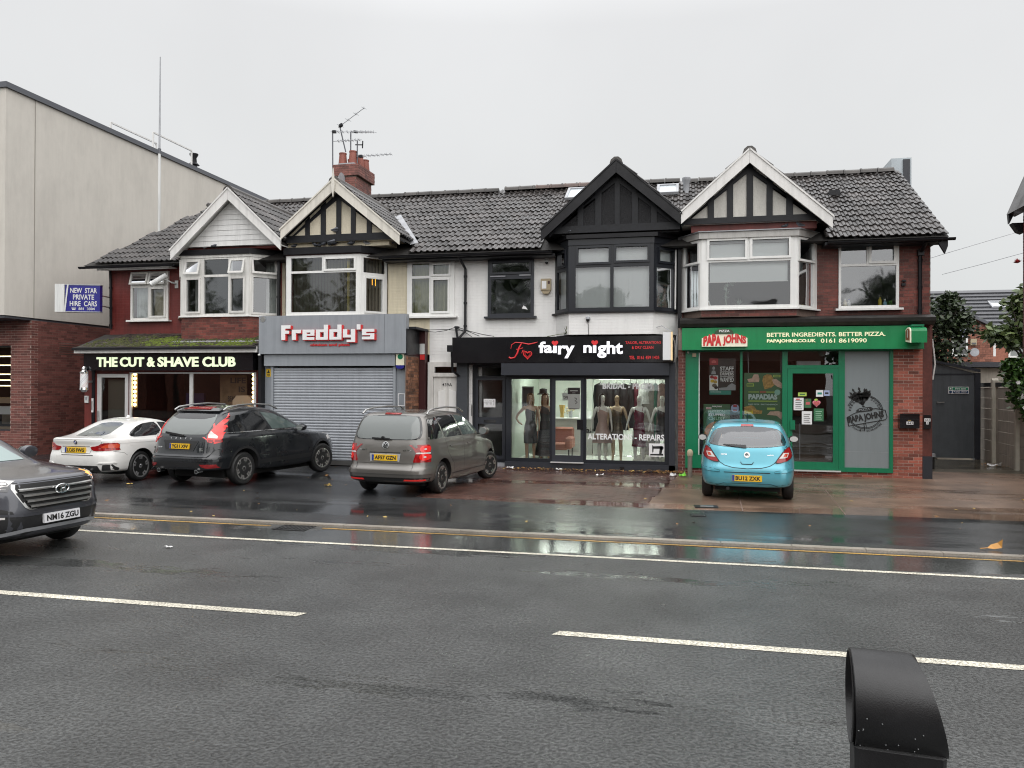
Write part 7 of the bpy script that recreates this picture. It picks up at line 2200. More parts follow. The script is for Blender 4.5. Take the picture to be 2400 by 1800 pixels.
for sg, ax in ((-1, 'S'), (1, 'L')):
    for k, (P_, m_) in enumerate((([(-.55, 1.09), (-.42, 1.47), (-.10, 1.51), (.06, 1.10)], 'glass_dark'), ([(.12, 1.10), (-.04, 1.515), (.75, 1.53), (.98, 1.10)], 'glass_dark'), ([(1.05, 1.10), (.82, 1.53), (1.38, 1.47), (2.10, 1.13), (2.1, 1.09)], 'glass_green'))):
        o = c.patch('side_window', m_, ax, P_, .004, .1)
        if k == 0 and sg < 0:
            MB().text('ngr', lambda u, v, t, c=c: tuple(c.ray('S', u, v)[0]+Vector((0, -.007, 0))), -.44, -.22, 1.36, 1.47, .002, bold=.05, shear=.4).build('sticker', 'sign_white_old', o)
    for x in (.09, 1.02, 2.12):
        c.line(ax, [(x, 1.08), (x+.02, .75), (x+.01, .40)] if x > .5 else [(x, 1.08), (x+.12, .80), (x+.42, .55), (x+.44, .40)], .008, name='door_gap')
    c.line(ax, [(.45, .64), (2.15, .66)], .035, 'paint_grey', .012, 'side_moulding')
    c.line(ax, [(.4, .36), (2.3, .36)], .02, 'trim_black', .003, 'sill_gap')
    for x in (.28, 1.22):
        c.patch('door_handle', 'paint_grey', ax, [(x, .905), (x+.19, .915), (x+.19, .945), (x, .935)], .022, .05)
    p, n = c.ray(ax, .5, 1.5)
    yy = sg*.70
    MB().tube([(-.40, yy, 1.565), (-.30, yy*.985, 1.63), (0, yy*.97, 1.672), (.6, yy*.95, 1.69), (1.2, yy*.95, 1.66), (1.45, yy*.96, 1.57)], .018, 8).build('roof_rail', 'steel', c.root, True)
    c.wheel(0, sg, 'alloy', 5); c.wheel(2.678, sg, 'alloy', 5, R(-16))
    c.arch(0, sg, 'paint_grey', .03); c.arch(2.678, sg, 'paint_grey', .03)
MB().lathe([(.03, 0), (.02, .03)], (-.05, 0, 1.635), n=10).tube([(-.05, 0, 1.66), (-.16, 0, 1.71)], .008, 5).build('aerial', 'trim_black', c.root)
c.mirror(1.95, 1.09, 'paint_grey', 'glass_grey', (.08, .11, .09))

# ---------------------------------------------------------------- black sports utility
c = Car('parked_car', 'black sport utility car with tall red rear lights parked before the barber shop', (-10.05, 15.12), 9.5, [
    (.36, .26, .30, -.84, 3.50, .80, 6, 4.5), (.40, .30, .34, -.91, 3.58, .89, 5.5, 4), (.52, .46, .48, -.94, 3.66, .93, 5, 3.6), (.62, .60, .60, -.945, 3.68, .945, 4.6, 3.4), (.70, .74, .72, -.90, 3.66, .945, 4.4, 3.2),
    (.88, .90, .86, -.865, 3.58, .945, 4.2, 3.0), (1.02, 1.03, .94, -.83, 3.40, .93, 4.2, 2.9), (1.10, 1.11, 1.03, -.79, 2.75, .885, 4.2, 3.2), (1.16, 1.17, 1.12, -.76, 2.45, .86, 4.4, 3.8), (1.34, 1.36, 1.32, -.62, 1.95, .79, 4.8, 4.4),
    (1.50, 1.56, 1.50, -.46, 1.50, .70, 5, 5), (1.58, 1.645, 1.59, -.33, 1.28, .58, 5, 5), (1.61, 1.675, 1.63, -.1, 1.05, .36, 4, 4), (1.62, 1.68, 1.64, .1, .9, .01, 3, 3)],
    2.774, .355, 1.89, .23, 'paint_black')
RW = [(-.62, 1.13), (-.64, 1.30), (-.60, 1.47), (-.55, 1.51), (.55, 1.51), (.60, 1.47), (.64, 1.30), (.62, 1.13), (.55, 1.09), (-.55, 1.09)]
rw = c.patch('rear_window', 'glass_grey', 'R', RW, .006, .09, smooth=1)
c.patch('tint_band', 'glass_dark', 'R', [(-.57, 1.45), (-.54, 1.505), (.54, 1.505), (.57, 1.45), (.35, 1.405), (-.35, 1.405)], .0085, .09, rw)
c.patch('spoiler', 'paint_black', 'R', [(-.58, 1.535), (.58, 1.535), (.56, 1.585), (-.56, 1.585)], .05, .09)
c.patch('brake_light', 'lamp_red', 'R', [(-.36, 1.56), (.36, 1.56), (.34, 1.60), (-.34, 1.60)], .058, .08)
MB().obox((-.84, .18, 1.10), (.012, 0, 0), (0, .24, .03), (0, -.003, .02)).build('wiper', 'trim_black', c.root)
LT = [(.665, .95), (.635, 1.08), (.65, 1.16), (.70, 1.28), (.72, 1.40), (.715, 1.53), (.775, 1.52), (.815, 1.38), (.825, 1.26), (.88, 1.14), (.94, 1.03), (.945, .95)]
for P_, s_ in ((mir(LT), -1), (LT, 1)):
    o = c.patch('rear_light', 'lamp_bright', 'R', P_, .011, .05)
    q = [(.66, 1.03), (.645, 1.10), (.665, 1.17), (.72, 1.13), (.80, 1.06), (.80, 1.02)]
    c.patch('clear_lens', 'lamp_clear', 'R', q if s_ > 0 else mir(q), .016, .05, o)
    q = [(.675, .955), (.66, 1.0), (.90, .995), (.93, .955)]
    c.patch('dark_lens', 'lamp_red', 'R', q if s_ > 0 else mir(q), .015, .05, o)
    ax = 'S' if s_ > 0 else 'L'
    c.patch('light_side', 'lamp_bright', ax, [(-.86, .95), (-.66, .95), (-.72, 1.06), (-.80, 1.14)], .008, .05, o)
    q = [(.56, .50), (.84, .50), (.86, .43), (.72, .42), (.60, .45)]
    c.patch('fog_light', 'lamp_red', 'R', q if s_ > 0 else mir(q), .010, .05)
    MB().tube([(-.80, s_*-.50, .36), (-.95, s_*-.50, .35)], .045, 12).build('exhaust', 'chrome', c.root)
    MB().tube([(-.951, s_*-.50, .35), (-.955, s_*-.50, .35)], .034, 12).build('exhaust_bore', 'seam', c.root)
c.line('R', [(-.93, .58), (.93, .58)], .04, 'paint_black', .018, 'bumper_ridge')
c.line('R', [(-.93, .82), (-.80, .80), (-.70, .66), (.70, .66), (.80, .80), (.93, .82)], .035, 'paint_black', .016, 'tailgate_edge')
c.patch('lower_bumper', 'trim_black', 'R', [(-.93, .53), (.93, .53), (.88, .34), (-.88, .34)], .006, .1)
c.patch('plate_recess', 'trim_black', 'R', [(-.46, .97), (.46, .97), (.36, .76), (-.36, .76)], .004, .06)
c.line('R', [(-.46, .96), (-.38, .765), (.36, .765), (.46, .96)], .012, 'paint_black', .012, 'recess_edge')
c.plate('R', -.26, .26, .80, .91, 'YG11 XFV', off=.02)
for i, ch_ in enumerate('VOLVO'):
    x = -.27+i*.13
    MB().text(ch_, lambda u, v, t, c=c: tuple(c.ray('R', u, v)[0]+Vector((-.004-t, 0, 0))), x-.018, x+.018, 1.0, 1.032, .005, bold=.02).build('letter', 'chrome', c.root)
for tx, x, z, w in (('XC60', -.60, .815, .12), ('D5', .52, .80, .07), ('AWD', .52, .765, .08)):
    MB().text(tx, lambda u, v, t, c=c: tuple(c.ray('R', u, v)[0]+Vector((-.004-t, 0, 0))), x, x+w, z, z+.026, .004, bold=.03).build('badge', 'chrome', c.root)
for sg, ax in ((-1, 'S'), (1, 'L')):
    for P_, m_ in (([(-.48, 1.14), (-.50, 1.25), (-.36, 1.44), (.02, 1.49), (.02, 1.14)], 'glass_dark'), ([(.10, 1.14), (.10, 1.495), (.62, 1.53), (.84, 1.15)], 'glass_dark'), ([(.93, 1.15), (.70, 1.53), (1.10, 1.49), (1.55, 1.32), (1.92, 1.15)], 'glass_green')):
        c.patch('side_window', m_, ax, P_, .004, .1)
    c.line(ax, [(-.52, 1.125), (.9, 1.13), (1.98, 1.125)], .018, 'chrome', .008, 'chrome_strip')
    c.line(ax, [(.88, 1.12), (.90, .8), (.88, .42)], .008, name='door_gap')
    c.line(ax, [(.07, 1.12), (.10, .9), (.38, .7), (.42, .42)], .008, name='door_gap')
    c.line(ax, [(1.98, 1.12), (2.05, .8), (2.05, .42)], .008, name='door_gap')
    c.line(ax, [(.42, .46), (2.3, .48)], .10, 'trim_black', .006, 'sill_trim')
    c.line(ax, [(-.80, 1.0), (.2, .985), (1.5, .985), (2.6, .95)], .012, 'paint_black', .010, 'shoulder_crease')
    for x in (.20, 1.02):
        c.patch('door_handle', 'paint_black', ax, [(x, .945), (x+.2, .95), (x+.2, .98), (x, .975)], .022, .05)
    c.patch('headlamp', 'lamp_clear', ax, [(3.05, .80), (3.42, .80), (3.38, .90), (3.02, .96)], .006, .08)
    yy = sg*.66
    MB().tube([(-.36, yy, 1.59), (-.25, yy, 1.645), (.1, yy*.98, 1.69), (.6, yy*.97, 1.71), (1.1, yy*.97, 1.68), (1.35, yy, 1.59)], .018, 8).build('roof_rail', 'steel', c.root, True)
    c.wheel(0, sg, 'alloy', 6, 0, .235); c.wheel(2.774, sg, 'alloy', 6, R(-10), .235)
    c.arch(0, sg, 'trim_black', .055); c.arch(2.774, sg, 'trim_black', .055)
c.mirror(1.78, 1.10, 'paint_black', 'glass_grey', (.08, .11, .08))

# ---------------------------------------------------------------- white coupe
c = Car('parked_car', 'white coupe parked behind the black sport utility car', (-12.62, 15.1), 2.0, [
    (.25, .16, .18, -.80, 3.60, .74, 6, 4.5), (.30, .20, .22, -.88, 3.65, .86, 5.5, 4), (.45, .38, .40, -.925, 3.70, .90, 4.8, 3.4), (.60, .56, .54, -.93, 3.71, .912, 4.2, 3.2), (.70, .70, .64, -.905, 3.68, .912, 3.9, 3),
    (.82, .80, .72, -.90, 3.60, .90, 3.7, 2.9), (.925, .87, .78, -.92, 3.45, .875, 3.6, 2.8), (.965, .925, .84, -.87, 2.85, .83, 3.8, 2.8), (.985, .95, .93, -.70, 2.05, .78, 3.6, 3.2), (1.04, 1.06, 1.03, -.40, 1.78, .735, 3.8, 3.8),
    (1.16, 1.19, 1.15, -.08, 1.50, .665, 4.2, 4.2), (1.275, 1.30, 1.27, .25, 1.18, .585, 4.6, 5), (1.315, 1.345, 1.32, .42, 1.0, .47, 4.6, 5), (1.335, 1.362, 1.345, .55, .9, .25, 4, 4), (1.34, 1.365, 1.35, .6, .85, .01, 3, 3)],
    2.81, .33, 1.825, .23, 'paint_white')
RW = [(-.60, 1.02), (-.52, 1.16), (-.46, 1.265), (.46, 1.265), (.52, 1.16), (.60, 1.02), (.3, 1.0), (-.3, 1.0)]
rw = c.patch('rear_window', 'glass_grey', 'R', RW, .005, .07, smooth=1)
LT = [(.36, .80), (.52, .815), (.62, .875), (.74, .885), (.86, .865), (.905, .82), (.88, .74), (.80, .715), (.45, .71), (.40, .74)]
for P_, s_ in ((mir(LT), -1), (LT, 1)):
    ax = 'S' if s_ > 0 else 'L'
    o = c.patch('rear_light', 'lamp_red', 'R', P_, .010, .05, smooth=1)
    c.patch('light_side', 'lamp_orange_red', ax, [(-.86, .72), (-.70, .72), (-.60, .78), (-.62, .84), (-.75, .88), (-.86, .88)], .008, .05, o, smooth=1)
    q = [(.60, .80), (.72, .86), (.86, .85), (.88, .80), (.86, .77), (.62, .77)]
    c.patch('amber_lens', 'lamp_orange_red', 'R', q if s_ > 0 else mir(q), .015, .05, o)
    q = [(.62, .30), (.66, .42), (.80, .43), (.86, .30)]
    c.patch('side_vent', 'trim_black', 'R', q if s_ > 0 else mir(q), .006, .05)
    q = [(.56, .44), (.60, .47), (.82, .475), (.84, .45), (.62, .445)]
    c.patch('bumper_fold', 'paint_white', 'R', q if s_ > 0 else mir(q), .018, .05)
    c.patch('side_window', 'glass_dark', ax, [(-.22, 1.0), (-.08, 1.10), (.25, 1.235), (.55, 1.265), (.75, 1.265), (.82, .985), (-.05, .965)], .005, .08, smooth=1)
    c.patch('side_window', 'glass_dark', ax, [(.88, .985), (.80, 1.265), (1.05, 1.25), (1.75, .98)], .005, .08)
    c.line(ax, [(.78, .97), (.80, .7), (.75, .35)], .008, name='door_gap')
    c.line(ax, [(-.72, .87), (.2, .86), (1.6, .84)], .012, 'paint_white', .008, 'shoulder_crease')
    c.line(ax, [(-.72, .70), (-.5, .66), (-.42, .60)], .006, name='bumper_gap')
    c.patch('fuel_flap', 'paint_white', ax, [(-.35, .80), (-.12, .80), (-.12, .92), (-.35, .92)], .003, .06)
    c.line(ax, [(.4, .25), (2.4, .25)], .03, 'trim_black', .003, 'sill_trim')
    c.wheel(0, sg := -s_, 'alloy_dark', 5, 0, .245); c.wheel(2.81, sg, 'alloy_dark', 5, 0, .245)
c.line('R', [(-.60, .955), (.60, .955)], .02, 'paint_white', .014, 'boot_lip')
c.line('R', [(-.62, .90), (-.56, .80), (-.40, .75), (-.36, .66), (.36, .66), (.40, .75), (.56, .80), (.62, .90)], .007, name='boot_gap')
c.line('R', [(-.35, .80), (.35, .80)], .012, 'seam', .004, 'recess_shadow')
c.line('R', [(-.35, .62), (.45, .62)], .012, 'seam', .004, 'bumper_gap')
c.patch('diffuser', 'trim_black', 'R', [(-.60, .28), (-.55, .40), (.55, .40), (.60, .28)], .006, .06)
c.plate('R', -.26, .26, .67, .785, 'LC65 FWG', off=.02)
o = c.patch('emblem', 'trim_black', 'R', [(.041*math.cos(R(a)), .89+.041*math.sin(R(a))) for a in range(0, 360, 20)], .012, .05)
for q0 in (0, 180):
    c.patch('emblem_white', 'plate_white', 'R', [(0, .89)]+[(.028*math.cos(R(a+q0)), .89+.028*math.sin(R(a+q0))) for a in range(0, 91, 15)], .0145, .05, o)
    c.patch('emblem_blue', 'plate_blue', 'R', [(0, .89)]+[(.028*math.cos(R(a+q0+90)), .89+.028*math.sin(R(a+q0+90))) for a in range(0, 91, 15)], .0145, .05, o)
MB().lathe([(.035, 0), (.02, .05), (.006, .06)], (.62, 0, 1.36), n=8, sx=1.8).build('aerial_fin', 'paint_white', c.root, True)
c.mirror(1.62, .97, 'paint_white', 'glass_grey', (.07, .1, .065))
MB().tube([(-.80, -.36, .28), (-.95, -.36, .28)], .04, 10).build('exhaust', 'chrome', c.root)

# ---------------------------------------------------------------- dark grey sport utility driving into the picture
c = Car('moving_car', 'dark slate grey sport utility car driving in at the left edge of the road', (-11.16, 8.62), 95.0, [
    (.36, .26, .28, -.84, 3.42, .76, 6, 5), (.40, .30, .32, -.90, 3.48, .86, 5.5, 4.6), (.52, .46, .42, -.92, 3.53, .905, 5, 4.2), (.62, .62, .56, -.92, 3.555, .925, 4.6, 4.0), (.74, .76, .70, -.88, 3.55, .925, 4.4, 3.8),
    (.92, .92, .84, -.85, 3.525, .925, 4.2, 3.7), (1.02, 1.03, .955, -.82, 3.47, .915, 4.2, 3.6), (1.08, 1.09, .995, -.79, 3.36, .885, 4.2, 3.4), (1.12, 1.13, 1.04, -.76, 2.95, .86, 4.4, 3.2), (1.16, 1.16, 1.10, -.74, 2.50, .835, 4.4, 3.8), (1.36, 1.37, 1.33, -.60, 1.95, .77, 4.8, 4.4),
    (1.50, 1.54, 1.50, -.44, 1.48, .69, 5, 5), (1.58, 1.62, 1.58, -.30, 1.25, .58, 5, 5), (1.61, 1.645, 1.62, -.1, 1.05, .36, 4, 4), (1.62, 1.65, 1.63, .1, .9, .01, 3, 3)],
    2.67, .35, 1.85, .23, 'paint_slate')
WS = [(-.70, 1.12), (-.60, 1.48), (.60, 1.48), (.70, 1.12)]
c.patch('windscreen', mk('glass_sky', (.22, .30, .29), .05, coat=.6), 'F', WS, .006, .1)
GR = [(-.56, .93), (.56, .93), (.575, .88), (.47, .66), (.42, .625), (-.42, .625), (-.47, .66), (-.575, .88)]
g_ = c.patch('grille', 'seam', 'F', GR, .004, .06)
c.frit('F', GR, 'steel', .955, .012, 0, 'grille_surround', g_)
for z, w in ((.862, .53), (.795, .50), (.728, .465), (.665, .43)):
    b = MB()
    v = []
    for k in range(23):
        u = -w+2*w*k/22
        p, n = c.ray('F', u, z)
        th = .013+.006*min(1, abs(u)/w*1.2)
        v += [p+Vector((.004, 0, th)), p+Vector((.035, 0, th*.4)), p+Vector((.035, 0, -th*.6)), p+Vector((.004, 0, -th))]
    b.add(v, [(4*k+j, 4*k+4+j, 4*k+4+j+1, 4*k+j+1) for k in range(22) for j in range(3)])
    b.build('grille_bar', 'steel', g_)
def fron(u, v, t): return tuple(c.ray('F', 0, .81)[0]+Vector((.045+t, u, v-.81)))
o = MB()
pts = [(.095*math.cos(R(a)), .835+.052*math.sin(R(a))) for a in range(0, 361, 20)]
o.tube([fron(a, b_, 0) for a, b_ in pts], .010, 6, False)
o.tube([fron(-.035, .80, .004), fron(-.02, .87, .004)], .013, 6).tube([fron(.035, .87, .004), fron(.02, .80, .004)], .013, 6).tube([fron(-.03, .832, .004), fron(.03, .840, .004)], .010, 6)
o.build('emblem', 'chrome', c.root, True)
for sg in (-1, 1):
    q = [(.585, .90), (.60, .965), (.80, .985), (.90, .99), (.90, .90), (.74, .865), (.62, .85)]
    if sg < 0: q = mir(q)
    h_ = c.patch('headlight', 'lamp_dark', 'F', q, .006, .05)
    q2 = [(.60, .955), (.80, .978), (.90, .985), (.90, .965), (.80, .955), (.61, .93)]
    c.patch('light_strip', 'lamp_clear', 'F', q2 if sg > 0 else mir(q2), .010, .05, h_)
    q3 = [(.66, .88), (.70, .94), (.80, .945), (.80, .885)]
    c.patch('projector', 'chrome', 'F', q3 if sg > 0 else mir(q3), .009, .04, h_)
    ax = 'S' if sg < 0 else 'L'
    c.patch('headlight_side', 'lamp_clear' if sg < 0 else 'indicator', ax, [(3.18, .90), (3.40, .88), (3.40, .97), (3.20, 1.0)], .006, .06, h_)
    q4 = [(.56, .52), (.90, .56), (.90, .70), (.80, .70), (.60, .62)]
    f_ = c.patch('fog_recess', 'trim_black', 'F', q4 if sg > 0 else mir(q4), .004, .05)
    q5 = [(.66, .535), (.88, .55), (.88, .575), (.66, .56)]
    c.patch('day_light', 'lamp_clear', 'F', q5 if sg > 0 else mir(q5), .010, .05, f_)
    for P_, m_ in (([(-.48, 1.15), (-.36, 1.42), (.04, 1.47), (.04, 1.15)], 'glass_dark'), ([(.10, 1.15), (.10, 1.475), (.66, 1.51), (.86, 1.16)], 'glass_dark'), ([(.94, 1.16), (.72, 1.51), (1.10, 1.47), (1.95, 1.16)], 'glass_green')):
        c.patch('side_window', m_, ax, P_, .004, .1)
    c.line(ax, [(.9, 1.12), (.92, .8), (.88, .42)], .008, name='door_gap')
    c.line(ax, [(1.98, 1.12), (2.05, .8), (2.02, .42)], .008, name='door_gap')
    c.line(ax, [(.40, .40), (2.3, .40)], .12, 'trim_black', .006, 'sill_trim')
    c.wheel(0, sg, 'alloy', 5, 0, .24); c.wheel(2.67, sg, 'alloy', 5, 0, .24)
    c.arch(0, sg, 'trim_black', .06); c.arch(2.67, sg, 'trim_black', .06)
c.line('F', [(-.90, .985), (-.58, .945), (0, .945), (.58, .945), (.90, .985)], .008, name='bonnet_gap')
c.patch('lower_bumper', 'trim_black', 'F', [(-.90, .60), (-.5, .56), (.5, .56), (.90, .60), (.86, .36), (.6, .30), (-.6, .30), (-.86, .36)], .003, .09)
c.line('F', [(-.86, .30), (-.62, .36), (-.45, .385), (.45, .385), (.62, .36), (.86, .30)], .045, 'lead', .012, 'skid_plate')
c.line('F', [(-.90, .60), (-.5, .565), (.5, .565), (.90, .60)], .03, 'paint_slate', .008, 'bumper_edge')
c.plate('F', -.26, .26, .44, .552, 'NM16 ZGU', 'plate_white', off=.03, blue=False)
c.mirror(1.85, 1.12, 'paint_slate', 'glass_grey', (.08, .12, .09))
# ================================================================== left: rendered supermarket with brick ground floor
mk('render_beige', (.58, .55, .50), .75, dirt=.10, streak=.035, var=.02)
mk('joint_beige', (.30, .28, .25), .8)
mk('coping', (.09, .095, .11), .4)
rb = thing('retail_building', 'large beige rendered building with red brick ground floor at the left', 'building', (-22, 19.6, 0))
MB().box(-26, -19.0, 18.6, 38, 4.12, 10.62).build('upper_wall', 'render_beige', rb)
MB().box(-18.997, -18.985, 19.62, 19.635, 4.12, 10.62).build('render_joint', 'joint_beige', rb)
MB().box(-26.06, -18.93, 18.54, 38, 10.621, 10.78).build('coping', 'coping', rb)
MB().box(-25.9, -19.04, 18.65, 38, 4.05, 4.115).build('soffit', 'coping', rb)
bh = (-23.6, -19.76, .72, 3.32)
MB().slab(-26, -19.03, 0, 4.05, [bh], XZ(19.585), -.25, 0).build('front_brick_wall', 'mortar', rb)
MB().box(-19.25, -19.03, 19.84, 38, 0, 4.05).build('side_brick_wall', 'mortar_dark', rb)
camd = lambda q: 0
wall_bricks(rb, XZ(19.585), -21.2, -19.03, .0, 4.05, [bh], 'brick_retail', 150, key=lambda q: -q[0]-q[2]*.3, seed=41)
sfn = seg_fn((-19.03, 19.585), R(90))
vent = (1.05, 2.35, 3.1, 3.45)
wall_bricks(rb, sfn, 0, 6.6, .0, 4.05, [vent], 'brick_retail', 150, key=lambda q: q[0]-q[2]*.15, seed=42)
for i in range(5):
    MB().slab(vent[0], vent[1], vent[2]+.07*i+.008, vent[2]+.07*i+.04, [], sfn, -.03, .02).build('vent_slat', 'brick_retail', rb)
MB().slab(vent[0], vent[1], vent[2], vent[3], [], sfn, -.06, -.031).build('vent_back', 'seam', rb)
w = MB().slab(bh[0], bh[1], bh[2], bh[3], [(bh[0]+.06, bh[1]-.06, bh[2]+.06, bh[3]-.06)], XZ(19.72), -.03, .03).build('window', 'anthracite', rb)
MB().add([(bh[0], 19.72, bh[2]), (bh[1], 19.72, bh[2]), (bh[1], 19.72, bh[3]), (bh[0], 19.72, bh[3])], [(0, 1, 2, 3)]).build('pane', G_DARKSHOP, w)
room(rb, -25.8, -19.3, 19.9, 27, .1, 3.6)
t = thing('shop_lights', 'rows of warm strip lights seen through the supermarket window', 'lights', (-20.6, 21, 2.4))
for i, (z, y) in enumerate(((3.05, 21.5), (2.74, 21), (2.45, 21), (2.26, 21), (2.08, 21))):
    MB().box(-23.2, -20.55, y, y+.05, z, z+.035).build('light_bar', 'tube_warm', t)
t = thing('shop_display', 'pale stacked goods and boxes behind the supermarket window', 'display', (-20.9, 20.6, .1))
for i, (x, w_, z0, z1, m) in enumerate(((-21.6, 1.2, 1.55, 1.72, 'carton'), (-21.3, .9, 1.2, 1.45, 'litter_white'), (-21.0, .6, .9, 1.2, 'brown_counter'), (-21.5, 1.0, .2, .8, 'carton'))):
    MB().box(x, x+w_, 20.5, 20.9, z0, z1).build('goods', m, t)
t = thing('roof_guard_rail', 'thin pale guard rails standing on the beige building roof', 'railing', (-19.5, 24, 10.78))
for y0, y1, h_, xx in ((23.6, 26.0, .55, -19.7), (25.3, 27.6, .72, -19.3)):
    MB().bar((xx, y0, 10.78), (xx, y0, 10.78+h_), .05).bar((xx, y1, 10.78), (xx, y1, 10.78+h_), .05).bar((xx, y0, 10.78+h_), (xx, y1, 10.78+h_), .05).build('rail', 'board_white', t)
t = thing('roof_flue', 'black capped flue standing on the beige building roof', 'flue', (-19.25, 24.6, 10.78))
MB().lathe([(.12, 10.78), (.12, 11.0), (.22, 11.02), (.12, 11.12), (.10, 11.3), (.17, 11.42), (.17, 11.47), (.05, 11.5)], (-19.4, 27.9, 0), n=14).build('pipe', 'black_paint', t, True)
MB().lathe([(.16, 10.775), (.14, 10.84)], (-19.4, 27.9, 0), n=14).build('collar', 'coping', t)
t = thing('security_camera', 'white dome camera on the beige side wall', 'camera', (-18.9, 26.6, 6.4))
MB().box(-19.0, -18.9, 23.45, 23.6, 6.35, 6.5).bar((-18.9, 23.52, 6.45), (-18.6, 23.4, 6.5), .05).build('bracket', 'sign_white_old', t)
MB().lathe([(.10, 6.5), (.11, 6.42), (.05, 6.33)], (-18.6, 23.4, 0), n=12).build('dome', 'sign_white_old', t, True)
t = thing('aerial_mast', 'very tall thin aerial mast rising behind the barber house roof', 'mast', (-17.6, 23.4, 0))
MB().tube([(-17.6, 23.4, 0), (-17.6, 23.4, 10.2)], .045, 8).build('pole', 'sign_white_old', t)
MB().tube([(-17.6, 23.4, 10.1), (-17.59, 23.4, 13.36)], [.034, .018], 8).build('upper_pole', 'lead', t)
MB().lathe([(.055, 10.05), (.055, 10.22)], (-17.6, 23.4, 0), n=10).build('joint', 'coping', t)
# party gap filler between the beige building and the end house
bw_ = thing('yard_wall', 'dark brick yard wall closing the gap beside the barber house', 'wall', (-17.9, 24.2, 0))
MB().box(-19.0, -16.9, 24.2, 24.4, 0, 2.3).build('wall_body', 'mortar_dark', bw_)
wall_bricks(bw_, XZ(24.2), -19.0, -16.9, 0, 2.3, [], 'brick_retail', 60, seed=44)

# ================================================================== TV aerials on the chimney
def aerial(loc_b, top, boom, n, label, lean=0):
    t = thing('tv_aerial', label, 'aerial', loc_b, group='television aerials on the red chimney')
    MB().tube([loc_b, top], .021, 6).build('mast', 'coping', t)
    p, q = Vector(boom[0]), Vector(boom[1])
    MB().tube([p, q], .012, 5).build('boom', 'lead', t)
    d = (q-p).normalized()
    s_ = d.cross(Vector((0, 0, 1))).normalized()
    b = MB()
    for i in range(n):
        c = p.lerp(q, .08+.9*i/(n-1))
        l_ = .16-.05*i/n
        b.bar(c-s_*l_, c+s_*l_, .010)
        b.bar(c+Vector((0, 0, -.045)), c+Vector((0, 0, .055)), .010)
    b.build('elements', 'lead', t)
    MB().obox(p.lerp(q, .1), d*.06, s_*.05, Vector((0, 0, .04))).build('dipole_box', 'timber_dark', t)
    return t
a1 = aerial((-11.36, 23.75, 8.6), (-11.38, 23.75, 10.52), ((-11.45, 23.75, 10.5), (-10.25, 23.9, 10.46)), 8, 'double television aerial on the leftmost chimney pole')
MB().tube([(-11.38, 23.75, 10.18), (-10.4, 23.85, 10.2)], .011, 5).build('lower_boom', 'lead', a1)
b = MB()
for i in range(7):
    x = -11.2+.12*i
    b.bar((x, 23.82, 10.15), (x, 23.82, 10.25), .010).bar((x, 23.7, 10.19), (x, 23.94, 10.19), .010)
b.build('lower_elements', 'lead', a1)
aerial((-10.98, 23.9, 9.85), (-11.2, 23.9, 10.72), ((-11.25, 23.9, 10.68), (-10.2, 23.6, 11.15)), 4, 'television aerial tilted steeply upwards above the chimney pots')
aerial((-10.85, 24.0, 9.4), (-10.85, 24.0, 10.55), ((-10.75, 24.0, 10.53), (-9.7, 23.2, 10.20)), 8, 'television aerial pointing down to the right over the chimney')
a4 = aerial((-10.55, 23.85, 9.0), (-10.55, 23.85, 10.18), ((-10.55, 23.85, 9.66), (-9.3, 23.7, 9.62)), 8, 'low television aerial reaching right of the chimney pots')
MB().bar((-10.62, 23.85, 10.05), (-10.35, 23.85, 10.03), .03).bar((-10.37, 23.85, 9.92), (-10.36, 23.85, 10.16), .03).build('cross_bar', 'timber_dark', a4)
t = thing('satellite_dish', 'grey satellite dish edge on against the front of the red chimney', 'dish', (-10.95, 23.5, 8.6))
v = MB().lathe([(.01, 0), (.12, .015), (.22, .06), (.29, .12)], (0, 0, 0), 'x', 18)
v.v = [(-11.0+a*.9, 23.45+b_, 8.75+c_) for a, b_, c_ in v.v]
v.build('dish', 'lead', t, True)
MB().bar((-10.98, 23.45, 8.75), (-10.85, 23.66, 8.6), .05).bar((-10.9, 23.45, 8.6), (-10.6, 23.3, 8.62), .03).build('arm', 'timber_dark', t)

# ================================================================== pigeons on the bay roofs
mk('pigeon_grey', (.13, .14, .165), .6, var=.3, vs=30); mk('pigeon_dark', (.05, .055, .065), .6, var=.3, vs=30); mk('pigeon_pale', (.42, .42, .43), .6)
def pigeon(x, y, z, rz, label, m='pigeon_grey', sz=1.0, up_=.3):
    t = thing('pigeon', label, 'pigeon', (x, y, z), rz, 'pigeons on the bay roofs', off=False)
    o = MB().tube([(-.17*sz, 0, .10*sz), (-.10*sz, 0, .10*sz), (0, 0, .12*sz), (.08*sz, 0, (.15+up_*.1)*sz), (.11*sz, 0, (.20+up_*.15)*sz), (.13*sz, 0, (.245+up_*.15)*sz), (.155*sz, 0, (.245+up_*.15)*sz), (.185*sz, 0, (.235+up_*.15)*sz)],
              [.018*sz, .04*sz, .072*sz, .066*sz, .042*sz, .036*sz, .026*sz, .005*sz], 10).build('body', m, t, True)
    for s_ in (-1, 1):
        MB().tube([(-.15*sz, s_*.03*sz, .105*sz), (-.02*sz, s_*.066*sz, .14*sz), (.05*sz, s_*.05*sz, .14*sz)], [.008*sz, .03*sz, .014*sz], 6).build('wing', 'pigeon_dark' if m != 'pigeon_dark' else 'pigeon_grey', t, True)
        MB().tube([(.02*sz, s_*.025*sz, .06*sz), (.03*sz, s_*.025*sz, 0)], .006*sz, 4).build('leg', 'maroon_paint', t)
